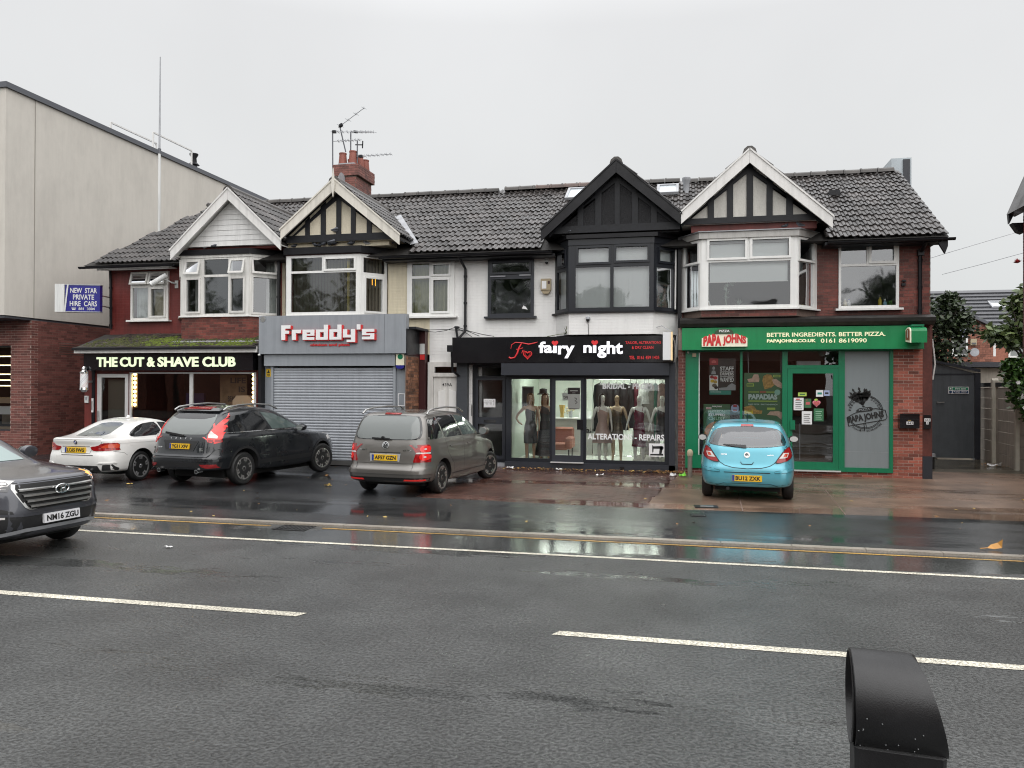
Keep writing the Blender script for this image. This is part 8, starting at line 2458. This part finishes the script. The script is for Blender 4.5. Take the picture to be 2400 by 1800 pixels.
for i, (x, y, z, rz, lb, m, sz) in enumerate((
    (-10.5, 19.62, 5.90, .6, 'pigeon alone near the left end of the cream house bay roof', 'pigeon_dark', .8), (-9.87, 19.56, 5.90, 2.8, 'pigeon crouching left of the pigeon cluster on the bay roof', 'pigeon_dark', .8), (-9.75, 19.6, 5.90, .2, 'pigeon lying low beside the cluster on the cream bay', 'pigeon_grey', .8),
    (-9.62, 19.56, 5.90, -.5, 'upright grey pigeon at the left of the cluster', 'pigeon_grey', 1.15), (-9.44, 19.56, 5.90, 2.5, 'dark pigeon in the middle of the cluster', 'pigeon_dark', 1.0), (-9.30, 19.55, 5.90, .8, 'big brown grey pigeon in the cluster, tallest of them', 'pigeon_dark', 1.4), (-9.22, 19.47, 6.23, 1.0, 'grey pigeon perched on the black beam above the cluster', 'pigeon_grey', 1.1),
    (-8.80, 19.56, 5.90, .1, 'pigeon sitting right of the centre of the cream bay roof', 'pigeon_dark', .9), (-8.40, 19.62, 5.90, 2.9, 'black and white pigeon near the right end of the cream bay roof', 'pigeon_pale', .9), (-7.78, 19.85, 5.92, .4, 'pigeon tucked under the right foot of the cream gable', 'pigeon_grey', 1.1),
    (-12.86, 19.52, 5.95, .9, 'pigeon on the middle of the red house bay roof', 'pigeon_dark', 1.0), (-13.25, 19.56, 5.95, 2.6, 'pale flat pigeon left on the red house bay roof', 'pigeon_pale', .8), (-11.4, 20.0, 5.96, 2.4, 'pigeon by the pipe at the right of the red house bay', 'pigeon_grey', 1.0),
    (2.3, 19.62, 5.93, .3, 'dark pigeon on the right part of the pizza house bay roof', 'pigeon_dark', .8), (2.62, 19.62, 5.93, 2.9, 'grey pigeon at the right corner of the pizza house bay roof', 'pigeon_grey', .9), (2.74, 19.7, 5.93, .5, 'pale pigeon at the far right of the pizza house bay roof', 'pigeon_pale', .8),
    (-2.86, 19.56, 5.97, 1.2, 'brown pigeon at the left end of the black bay roof', 'pigeon_dark', 1.0), (-.62, 19.56, 5.97, 2.9, 'pale pigeon at the right end of the black bay roof', 'pigeon_pale', .8))):
    pigeon(x, y, z, rz, lb, m, sz*.8)

# ================================================================== right: alley, gate, concrete fence, trees and houses beyond
gt = thing('alley_gate', 'dark grey metal gate with sloping top closing the alley', 'gate', (7.2, 26, 0))
mk('gate_grey', (.085, .095, .105), .45, streak=.15, var=.1)
MB().prism([(5.7, .05), (8.46, .05), (8.46, 2.62), (7.3, 2.94), (5.7, 2.94)], (26.0, 26.06)).build('leaf', 'gate_grey', gt)
MB().prism([(8.47, .0), (8.62, .0), (8.62, 2.62), (8.47, 2.62)], (25.95, 26.1)).build('jamb', 'anthracite', gt)
MB().box(5.7, 8.46, 25.985, 25.998, 2.56, 2.60).build('rail', 'anthracite', gt)
MB().prism([(5.7, 2.945), (7.3, 2.945), (8.6, 2.64), (8.6, 2.72), (7.3, 3.02), (5.7, 3.02)], (25.9, 26.3)).build('top_frame', 'anthracite', gt)
MB().bar((7.42, 25.93, 1.72), (7.62, 25.93, 1.73), .03).box(7.42, 7.46, 25.94, 25.99, 1.70, 1.75).build('handle', 'steel', gt)
t = thing('safety_sign', 'green and blue sign reading Fire exit Keep clear on the grey gate', 'sign', (8.0, 25.98, 2.0))
MB().box(7.74, 8.30, 25.965, 25.997, 1.99, 2.20).build('plate', 'white_print', t)
MB().box(7.86, 8.285, 25.96, 25.964, 2.105, 2.185).box(7.755, 7.85, 25.96, 25.964, 2.105, 2.185).build('green_field', mk('exit_green', (.01, .20, .10), .5), t)
MB().box(7.86, 8.285, 25.96, 25.964, 2.005, 2.085).build('blue_field', mk('exit_blue', (.02, .05, .12), .5), t)
b = MB()
b.text('Fire exit', XZ(25.959), 7.93, 8.22, 2.12, 2.17, .002, bold=.02)
b.text('Keep clear', XZ(25.959), 7.89, 8.25, 2.02, 2.075, .002, bold=.02)
b.box(7.78, 7.82, 25.955, 25.959, 2.12, 2.17)
b.build('lettering', 'white_print', t)
MB().lathe([(.042, 0), (.042, .003)], (7.80, 25.957, 2.045), 'y', 14).build('disc', 'exit_blue', t)
t = thing('cast_pipe', 'short black pipe stub with a pale collar at the foot of the house corner', 'pipe', (6.2, 22.4, 0))
MB().lathe([(.09, 0), (.09, .34)], (6.32, 22.6, 0), n=12).build('pipe', 'rubber', t)
MB().lathe([(.11, .341), (.11, .42)], (6.32, 22.6, 0), n=12).build('collar', 'lead', t)
t = thing('bent_cable', 'pale slack cable hanging on the corner of the brick pizza house', 'cable', (5.66, 20.2, 2.4))
MB().tube([(5.66, 20.15, 3.3), (5.70, 20.15, 2.95), (5.72, 20.15, 2.7), (5.67, 20.15, 2.35)], .018, 6).build('cable', 'board_white', t)
fn_ = thing('concrete_fence', 'pale concrete panel and post fence along the right of the alley', 'fence', (8.5, 24, 0))
mk('concrete_pale', (.47, .43, .37), .75, dirt=.25, streak=.15, var=.08)
mk('concrete_post', (.55, .52, .44), .75, dirt=.2, var=.1)
fx = lambda y: 8.62+(y-24.8)*.085
posts = [26.9, 24.8, 22.7, 20.6]
for y in posts:
    MB().box(fx(y)-.10, fx(y)+.06, y-.06, y+.06, 0, 2.38).prism([(y-.06, 2.381), (y+.06, 2.381), (y, 2.45)], (fx(y)-.1, fx(y)+.06), lambda a, b, d: (d, a, b)).build('post', 'concrete_post', fn_)
for y0, y1 in zip(posts[1:], posts[:-1]):
    for k in range(7):
        MB().add([(fx(y0+.06), y0+.061, .02+.31*k), (fx(y1-.06), y1-.061, .02+.31*k), (fx(y1-.06), y1-.061, .315+.31*k), (fx(y0+.06), y0+.061, .315+.31*k),
                  (fx(y0)+.05, y0+.061, .02+.31*k), (fx(y1)+.05, y1-.061, .02+.31*k), (fx(y1)+.05, y1-.061, .315+.31*k), (fx(y0)+.05, y0+.061, .315+.31*k)],
                 [(0, 1, 2, 3), (4, 7, 6, 5), (0, 4, 5, 1), (1, 5, 6, 2), (2, 6, 7, 3), (3, 7, 4, 0)]).build('panel', 'concrete_pale', fn_)
MB().add([(fx(20.6)-.02, 20.6, 2.2), (fx(26.9)-.02, 26.9, 2.2), (fx(26.9)-.02, 26.9, 2.32), (fx(20.6)-.02, 20.6, 2.32), (fx(20.6)+.04, 20.6, 2.2), (fx(26.9)+.04, 26.9, 2.2), (fx(26.9)+.04, 26.9, 2.32), (fx(20.6)+.04, 20.6, 2.32)],
         [(0, 1, 2, 3), (4, 7, 6, 5), (0, 4, 5, 1), (1, 5, 6, 2), (2, 6, 7, 3), (3, 7, 4, 0)]).build('top_rail', 'timber_dark', fn_)
# garage roofs behind the fence
t = thing('shed', 'low grey shed roof with dark edge behind the alley gate', 'shed', (9.3, 32, 0))
MB().box(8.3, 12, 31, 36, 0, 2.9).build('wall', 'concrete_pale', t)
MB().box(7.8, 12.2, 30.8, 36.2, 2.92, 3.1).build('roof', 'coping', t)
# the house on the right, gable towards the road
hr = thing('neighbour_house', 'dark red brick side of the next house cut off by the right edge', 'house', (12, 18, 0))
mk('brick_plum', (.15, .040, .038), .6, pieces=.35, var=.2, vs=12)
MB().box(8.97, 18, 12, 23.86, 0, 7.0).build('wall', 'mortar_dirty', hr)
sb = lambda u, v, t: (8.968-t, 23.86-u, v)
wall_bricks(hr, sb, 0, 1.1, 2.3, 6.9, [], 'brick_plum', 290, seed=51)
MB().prism([(8.97, 7.0), (13.4, 7.0), (13.4, 9.0), (9.75, 9.0)], (23.6, 23.85)).build('gable_wall', 'brick_plum', hr)
MB().prism([(8.66, 6.95), (8.68, 6.70), (9.75, 9.0), (9.6, 9.3)], (24.0, 24.12)).build('bargeboard', 'timber_dark', hr)
MB().prism([(8.64, 6.96), (9.6, 9.32), (14, 9.4), (14, 9.2), (9.75, 9.1), (8.85, 6.9)], (12, 24.1)).build('roof', 'tile', hr)
MB().prism([(8.7, 6.69), (8.97, 6.69), (8.97, 6.4), (8.85, 6.45)], (23.86, 24.1)).build('corbel', 'timber_dark', hr)

# houses behind
def far_house(label, x0, x1, y0, y1, ze, zr, tile_m, wall_m, chim=None, wins=(), rows=12, loc=None, gable_x=False):
    t = thing('brick_house', label, 'house', ((x0+x1)/2, y0, 0), group='houses behind the alley')
    MB().box(x0, x1, y0, y1, 0, ze).build('wall', wall_m, t)
    ym = (y0+y1)/2
    rf = MB().add([(x0-.2, y0-.3, ze-.1), (x1+.2, y0-.3, ze-.1), (x1+.2, ym, zr), (x0-.2, ym, zr), (x1+.2, y1+.3, ze-.1), (x0-.2, y1+.3, ze-.1)], [(0, 1, 2, 3), (3, 2, 4, 5), (0, 3, 5), (1, 4, 2)]).build('roof', 'roof_deck', t)
    a = math.atan2(zr-ze+.1, ym-y0+.3)
    ln = math.hypot(zr-ze+.1, ym-y0+.3)
    for k in range(rows):
        d0, d1 = ln*k/rows, ln*(k+1)/rows+.04
        f_ = lambda d, u: (u, y0-.3+d*math.cos(a), ze-.1+d*math.sin(a))
        o0, o1 = .10, .02
        MB().add([Vector(f_(d0, x0-.22))+Vector((0, -math.sin(a), math.cos(a)))*o0, Vector(f_(d0, x1+.22))+Vector((0, -math.sin(a), math.cos(a)))*o0, Vector(f_(d1, x1+.22))+Vector((0, -math.sin(a), math.cos(a)))*o1, Vector(f_(d1, x0-.22))+Vector((0, -math.sin(a), math.cos(a)))*o1, f_(d0, x0-.22), f_(d0, x1+.22)],
                 [(0, 1, 2, 3), (4, 5, 1, 0)]).build('tile_course', tile_m, rf)
    for (a0, a1, z0, z1, split) in wins:
        f = MB().slab(a0, a1, z0, z1, [(a0+.09, a1-.09, z0+.09, split-.05), (a0+.09, a1-.09, split+.05, z1-.09)], XZ(y0-.02), -.05, .03).build('window', 'upvc', t)
        MB().box(a0+.05, a1-.05, y0-.005, y0+.0, z0+.05, z1-.05).build('pane', 'glass_grey' if 'glass_grey' in MT else 'lead', f)
    if chim:
        o = MB().box(*chim).build('chimney', 'brick_far', rf)
        MB().lathe([(.14, chim[5]), (.12, chim[5]+.35)], ((chim[0]+chim[1])/2, (chim[2]+chim[3])/2, 0), n=10).build('chimney_pot', 'terracotta', o)
    return t, rf
mk('slate_wet', (.07, .072, .08), .35, var=.2, vs=4, pieces=.2)
mk('far_render', (.34, .27, .18), .8, dirt=.2)
t, rf = far_house('brick house with wet grey tiled roof and roof light behind the alley', 12.0, 26, 47.0, 55, 5.6, 7.95, 'slate_wet', 'brick_far', None, ((16.95, 18.5, 3.85, 5.3, 4.75),), 10)
f_ = lambda u, v, t_: (u, 48.7+v*.84-t_*.5, 6.66+v*.5+t_*.86)
MB().slab(16.75, 17.45, 0, .9, [(16.83, 17.37, .08, .82)], f_, 0, .1).build('roof_light', 'lead', rf)
MB().add([f_(16.83, .08, .06), f_(17.37, .08, .06), f_(17.37, .82, .06), f_(16.83, .82, .06)], [(0, 1, 2, 3)]).build('roof_light_pane', mk('bright_pane', (.6, .63, .65), .1), rf)
og = thing('house_outrigger', 'brick rear wing with one white window under a sloping roof behind the tree', 'house', (13, 41, 0), group='houses behind the alley')
MB().prism([(10.8, 0), (14.15, 0), (14.15, 5.0), (12.85, 5.72), (10.8, 5.72)], (41.0, 46.8)).build('wall', 'mortar_dirty', og)
wall_bricks(og, XZ(41.0), 11.4, 14.15, 2.9, 5.6, [(12.33, 13.07, 3.68, 5.1), (13.55, 14.2, 5.2, 7), (13.2, 14.2, 5.4, 7)], 'brick_far', 300, proud=.01, course=.11, ln=.23, seed=61)
MB().prism([(12.6, 5.86), (14.5, 4.84), (14.5, 4.98), (12.6, 6.02)], (40.8, 46.9)).build('roof', 'coping', og)
wf = MB().slab(12.35, 13.05, 3.7, 5.08, [(12.43, 12.97, 3.78, 4.55), (12.43, 12.97, 4.63, 5.0)], XZ(40.98), -.04, .03).build('window', 'upvc', og)
MB().add([(12.4, 40.97, 3.75), (13.0, 40.97, 3.75), (13.0, 40.97, 5.02), (12.4, 40.97, 5.02)], [(0, 1, 2, 3)]).build('pane', 'glass_dark', wf)
MB().box(12.43, 12.97, 40.955, 40.965, 4.64, 4.99).build('upper_pane', mk('lilac_pane', (.35, .38, .52), .15), wf)
MB().box(14.17, 14.3, 41.1, 41.6, 3.7, 4.6).bar((14.2, 41.0, 4.7), (14.45, 41.3, 4.3), .06).build('side_window', 'upvc', og)
MB().box(12.2, 17, 38.5, 40.9, 0, 3.05).build('lean_to', 'far_render', og)
MB().box(12.1, 17.1, 38.4, 40.95, 3.07, 3.2).build('lean_to_roof', 'coping', og)
t = thing('wall_heater', 'beige flue box on the brick rear wing above a grey dish', 'flue', (13.27, 40.9, 4.2))
MB().box(13.15, 13.4, 40.85, 40.98, 4.22, 4.52).build('case', 'beige_curtain', t)
MB().box(13.19, 13.36, 40.83, 40.849, 4.26, 4.34).build('grille', 'coping', t)
t = thing('satellite_dish', 'grey satellite dish on the brick rear wing', 'dish', (13.25, 40.7, 3.7))
MB().lathe([(.20, -.03), (.18, 0), (.06, .03), (.01, .04)], (13.25, 40.7, 3.88), 'y', 18).build('dish', 'lead', t, True)
MB().bar((13.25, 40.72, 3.86), (13.3, 40.98, 3.75), .04).build('arm', 'coping', t)
t, rf = far_house('low dark chimney house just seen over the tree top', 9.0, 13.0, 52, 58, 6.8, 7.6, 'slate_wet', 'brick_far', (10.55, 12.6, 54, 55, 7.0, 9.25), (), 4)

# trees: trunk with limbs, crown of many small leaf cards through the volume
def tree(name, label, base, h_, crowns, n, leaf, leaf2, lw, seed, group=None, trunk_r=.12, cat='tree', limb=True):
    r = random.Random(seed)
    t = thing(name, label, cat, base, group=group)
    bx, by, bz = base
    b = MB()
    if limb:
        tip = crowns[0][:3]
        b.tube([(bx, by, bz), (bx+r.uniform(-.1, .1), by, bz+h_*.35), (tip[0], tip[1], tip[2])], [trunk_r, trunk_r*.75, trunk_r*.25], 8)
        for c in crowns:
            for _ in range(3):
                s_ = Vector((bx, by, bz+h_*r.uniform(.3, .55)))
                e_ = Vector((c[0]+r.gauss(0, c[3]*.4), c[1]+r.gauss(0, c[3]*.4), c[2]+r.gauss(0, c[4]*.4)))
                b.tube([s_, s_.lerp(e_, .5)+Vector((0, 0, .1)), e_], [trunk_r*.4, trunk_r*.25, trunk_r*.08], 5)
        b.build('trunk', 'timber_bark' if 'timber_bark' in MT else mk('timber_bark', (.06, .05, .04), .9, var=.3), t, True)
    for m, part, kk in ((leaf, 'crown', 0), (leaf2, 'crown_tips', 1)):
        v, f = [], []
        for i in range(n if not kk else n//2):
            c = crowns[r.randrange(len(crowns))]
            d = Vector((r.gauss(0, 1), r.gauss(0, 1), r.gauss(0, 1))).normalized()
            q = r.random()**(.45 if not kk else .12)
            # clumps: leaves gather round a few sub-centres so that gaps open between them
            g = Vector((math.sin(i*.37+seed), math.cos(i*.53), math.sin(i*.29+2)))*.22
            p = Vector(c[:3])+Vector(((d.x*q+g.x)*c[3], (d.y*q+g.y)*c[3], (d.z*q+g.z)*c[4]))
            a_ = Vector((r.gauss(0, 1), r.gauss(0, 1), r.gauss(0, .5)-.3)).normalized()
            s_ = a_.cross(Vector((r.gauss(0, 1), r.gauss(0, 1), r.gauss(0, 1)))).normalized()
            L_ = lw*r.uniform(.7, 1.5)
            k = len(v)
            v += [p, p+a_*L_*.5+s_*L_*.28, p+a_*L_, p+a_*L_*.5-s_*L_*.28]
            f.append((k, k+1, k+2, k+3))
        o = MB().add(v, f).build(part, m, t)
    return t
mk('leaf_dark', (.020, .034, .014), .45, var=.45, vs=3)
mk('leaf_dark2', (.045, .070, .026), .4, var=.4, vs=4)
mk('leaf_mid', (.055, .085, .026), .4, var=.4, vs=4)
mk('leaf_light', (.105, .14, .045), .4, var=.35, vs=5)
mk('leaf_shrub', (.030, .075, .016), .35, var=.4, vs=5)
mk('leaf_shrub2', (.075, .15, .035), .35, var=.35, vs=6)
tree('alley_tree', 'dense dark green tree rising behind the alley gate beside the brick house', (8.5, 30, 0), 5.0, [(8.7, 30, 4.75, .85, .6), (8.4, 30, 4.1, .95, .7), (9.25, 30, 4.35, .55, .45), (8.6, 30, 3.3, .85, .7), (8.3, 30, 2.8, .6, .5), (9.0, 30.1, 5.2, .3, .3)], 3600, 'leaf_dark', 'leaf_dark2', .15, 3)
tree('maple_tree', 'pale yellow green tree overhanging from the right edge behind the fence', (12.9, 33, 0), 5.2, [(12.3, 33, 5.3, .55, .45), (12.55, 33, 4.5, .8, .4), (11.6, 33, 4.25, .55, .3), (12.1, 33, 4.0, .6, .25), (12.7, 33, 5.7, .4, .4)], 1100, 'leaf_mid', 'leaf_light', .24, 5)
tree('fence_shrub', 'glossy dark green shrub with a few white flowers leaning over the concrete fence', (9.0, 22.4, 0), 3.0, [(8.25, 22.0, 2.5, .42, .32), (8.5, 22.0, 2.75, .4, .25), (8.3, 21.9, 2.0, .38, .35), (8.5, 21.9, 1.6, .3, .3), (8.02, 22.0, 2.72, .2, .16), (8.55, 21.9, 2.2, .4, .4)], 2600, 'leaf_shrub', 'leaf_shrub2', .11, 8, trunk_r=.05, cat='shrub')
b = MB()
r = random.Random(4)
fl = thing('flower', 'white flowers on the shrub over the concrete fence', 'flowers', (8.1, 21.6, 1.7))
for x, z in ((8.02, 2.30), (8.12, 1.95), (8.15, 2.0), (8.16, 1.68), (8.05, 1.9)):
    for k in range(6):
        a = k*math.pi/3
        p = Vector((x, 21.62, z))
        d = Vector((math.cos(a), -.2, math.sin(a)))*.055
        s_ = Vector((-math.sin(a), 0, math.cos(a)))*.025
        b.add([p, p+d*.6+s_, p+d, p+d*.6-s_], [(0, 1, 2, 3)])
b.build('petals', 'white_print', fl)
t = thing('red_flowers', 'tuft of pink red flowers on the side of the next house', 'flowers', (8.9, 24.0, 5.6))
sprig(t, (8.88, 24.0, 5.6), 40, .16, mk('pink_flower', (.55, .10, .10), .6), random.Random(6), .03)
# telephone wires
t = thing('telephone_wire', 'upper thin telephone wire slanting across the sky to the right house', 'wire', (8, 26, 6))
MB().tube([(5.9, 26.5, 5.75), (8.2, 28, 6.55), (11.5, 30.5, 7.7)], .011, 4).build('cable', 'lead', t)
t = thing('telephone_wire', 'lower thin telephone wire falling to the grey roof', 'wire', (12, 40, 7))
MB().tube([(16.9, 40, 8.9), (14.5, 43, 8.4), (13.4, 46, 8.3)], .013, 4).build('cable', 'lead', t)

# ================================================================== fallen leaves and litter
def leaf(b, x, y, z, s_, r):
    a, c = r.uniform(0, 6.28), r.uniform(-.5, .5)
    d = Vector((math.cos(a), math.sin(a), c*.3))*s_
    n = Vector((-math.sin(a), math.cos(a), r.uniform(-.3, .5)))*s_*.5
    p = Vector((x, y, z))
    b.add([p-d, p+n, p+d, p-n], [(0, 1, 2, 3)])
r = random.Random(12)
b, b2 = MB(), MB()
for _ in range(520):
    x = r.uniform(-4.6, -.1)
    y = 19.85-abs(r.gauss(0, .10))-.02-(.25*r.random()**3)
    leaf(b if r.random() < .85 else b2, x, y, .035+r.random()*.03, r.uniform(.02, .045), r)
for _ in range(150):
    leaf(b, r.gauss(-.45, .3), 19.75-abs(r.gauss(0, .12)), .04+r.random()*.05, r.uniform(.02, .05), r)
for _ in range(90):
    leaf(b if r.random() < .6 else b2, r.uniform(-14, 9), r.uniform(11.2, 19.5), .032, r.uniform(.02, .05), r)
for _ in range(80):
    leaf(b, r.gauss(-7.6, .5), 18.9-abs(r.gauss(0, .2)), .035, r.uniform(.02, .04), r)
for _ in range(50):
    leaf(b, r.gauss(8.2, .18), r.gauss(23.8, .12), .04+r.random()*.06, r.uniform(.03, .06), r)
o = b.build('fallen_leaves', 'leaf_dead')
tag(o, kind='stuff')
o = b2.build('fallen_leaves', 'leaf_yellow')
tag(o, kind='stuff')
t = thing('leaf', 'big curled orange leaf standing on the kerb line at the right', 'leaf', (3.95, 11.35, .05))
MB().add([(3.84, 11.33, .05), (3.93, 11.33, .04), (4.02, 11.33, .06), (4.03, 11.34, .17), (3.98, 11.37, .12), (3.9, 11.37, .09)], [(0, 1, 5), (1, 4, 5), (1, 2, 4), (2, 3, 4)]).build('blade', mk('leaf_orange', (.50, .24, .05), .5), t)
MB().tube([(3.84, 11.33, .05), (3.76, 11.33, .04)], .006, 4).build('stalk', 'leaf_orange', t)
def crumple(name, label, c, s_, m, seed, cat='litter'):
    r = random.Random(seed)
    t = thing(name, label, cat, c)
    n = 5
    v = [(c[0]+(i/n-.5)*s_[0]+r.gauss(0, .012), c[1]+(j/n-.5)*s_[1]+r.gauss(0, .012), c[2]+abs(r.gauss(0, s_[2]))+.005) for j in range(n+1) for i in range(n+1)]
    MB().add(v, [(j*(n+1)+i, j*(n+1)+i+1, (j+1)*(n+1)+i+1, (j+1)*(n+1)+i) for i in range(n) for j in range(n)]).build('sheet', m, t)
crumple('paper_litter', 'crumpled white paper among leaves by the concrete fence', (8.2, 23.7, .03), (.3, .2, .05), 'litter_white', 1)
crumple('plastic_wrapper', 'bright green wrapper on the ground left of the blue car', (-.08, 18.9, .03), (.16, .15, .04), 'litter_green', 2)
crumple('paper_litter', 'crumpled pale wrapper beside the green wrapper', (-.30, 19.0, .03), (.14, .1, .03), 'litter_white', 3)
crumple('paper_litter', 'white scrap lying on the leaves before the dress shop step', (-3.15, 19.6, .04), (.15, .08, .02), 'litter_white', 4)
crumple('paper_litter', 'small white scrap on the leaves left of the dress shop door', (-4.4, 19.55, .04), (.14, .1, .03), 'litter_white', 5)
crumple('paper_litter', 'pale blue white scrap on the block paving before the dress window', (-2.0, 18.6, .03), (.16, .1, .02), 'litter_white', 6)
crumple('paper_litter', 'pale leaf coloured scrap behind the white coupe wheel', (-11.5, 14.4, .03), (.10, .06, .015), 'leaf_yellow', 7)
crumple('paper_litter', 'white scrap on the road ahead of the moving car', (-6.6, 9.0, .008), (.10, .06, .01), 'litter_white', 8)
crumple('paper_litter', 'dry leaf coloured scrap on wet tarmac between the two dark cars', (-7.35, 15.2, .03), (.12, .08, .025), 'leaf_yellow', 9)
crumple('paper_litter', 'cream scrap in the puddle at the alley mouth', (6.2, 16.3, .03), (.12, .1, .03), 'leaf_yellow', 10)

# ================================================================== foreground: black hooded bollard head
BX, BY = .675, 2.98
t = thing('street_bollard', 'big black plastic bollard with hollow drum head in the near foreground', 'bollard', (BX, BY, .06))
ang = R(-6)
ca2, sa2 = math.cos(ang), math.sin(ang)
def bl(u, v, w):            # u along the drum axis, v away from the road, w up
    return (BX+u*ca2-v*sa2, BY+u*sa2+v*ca2, w)
b = MB()
n = 48
zc, rv, rh = 1.025, .165, .15
v = []
for u, k in ((-.103, 1.0), (-.10, 1.02), (.088, 1.02), (.098, 1.0)):
    for i in range(n):
        a = 2*math.pi*i/n
        v.append(bl(u+.105*((1-math.sin(a))/2)**.62*(1 if u > 0 else .1), rh*k*math.cos(a), zc+rv*k*math.sin(a)))
f = [(j*n+i, j*n+(i+1) % n, (j+1)*n+(i+1) % n, (j+1)*n+i) for j in range(3) for i in range(n)]
f.append(tuple(3*n+i for i in range(n)))
b.add(v, f)
v = []
for u, k in ((-.103, 1.0), (-.106, .95), (-.09, .92), (.05, .90)):
    for i in range(n):
        a = 2*math.pi*i/n
        v.append(bl(u, rh*k*math.cos(a), zc+rv*k*math.sin(a)))
b.add(v, f[:3*n]+[tuple(3*n+i for i in range(n))])
mk('bollard_plastic', (.012, .012, .013), .38, var=.25, vs=14, rvar=.1, bump=.12, bs=220)
b.build('drum_head', 'bollard_plastic', t, True)
MB().prism([(-.095, -.10), (.19, -.10), (.19, .10), (-.095, .10)], (.06, zc-.13), lambda a, c_, d: bl(a*(.92+.08*(d > .5)), c_, d)).build('post', 'bollard_plastic', t, bevel=.012)
b = MB()
r = random.Random(8)
for _ in range(26):
    u, a = r.uniform(-.09, .11), R(r.uniform(180, 262))
    p = bl(u, rh*1.021*math.cos(a), zc+rv*1.021*math.sin(a))
    b.lathe([(.0025, -.002), (.0032, 0), (.002, .0025)], p, n=6)
o = b.build('rain_drops', mk('water_drop', (.08, .085, .09), .03, coat=1), t)
o['kind'] = 'stuff'

# ================================================================== across the road: trees seen in the window panes, unseen houses
TL = ('leftmost broad tree across the road', 'broad tree across the road reflected left in the windows', 'tallest tree across the road reflected in the cream bay', 'tree across the road reflected in the dark window', 'low tree across the road reflected in the black bay', 'tree across the road reflected in the right window')
for i, (x, y, h_) in enumerate(((-38, -14, 13), (-29.5, -14, 13.0), (-22, -13, 12.5), (-12, -13, 12), (-6, -12, 8.8), (12, -12, 9.6))):
    tree('street_tree', TL[i], (x, y, 0), h_, [(x, y, h_*.62, 2.8, 2.4), (x-1.8, y, h_*.48, 2.0, 1.7), (x+1.9, y+.3, h_*.5, 2.1, 1.7), (x+.4, y, h_*.82, 1.6, 1.5)], 2400, 'leaf_dark2', 'leaf_mid', .42, 20+i, 'trees across the road', .22)
for i in range(7):  # out of view, added to keep sky reflections off the shop glass
    far_house(('leftmost', 'second', 'third', 'fourth', 'fifth', 'sixth', 'rightmost')[i]+' unseen dark brick house added across the road', -72+14*i, -60+14*i, -29, -21, 5.8, 8.6, 'slate_wet', 'brick_far', None, (), 6)[0]['group'] = 'houses across the road'
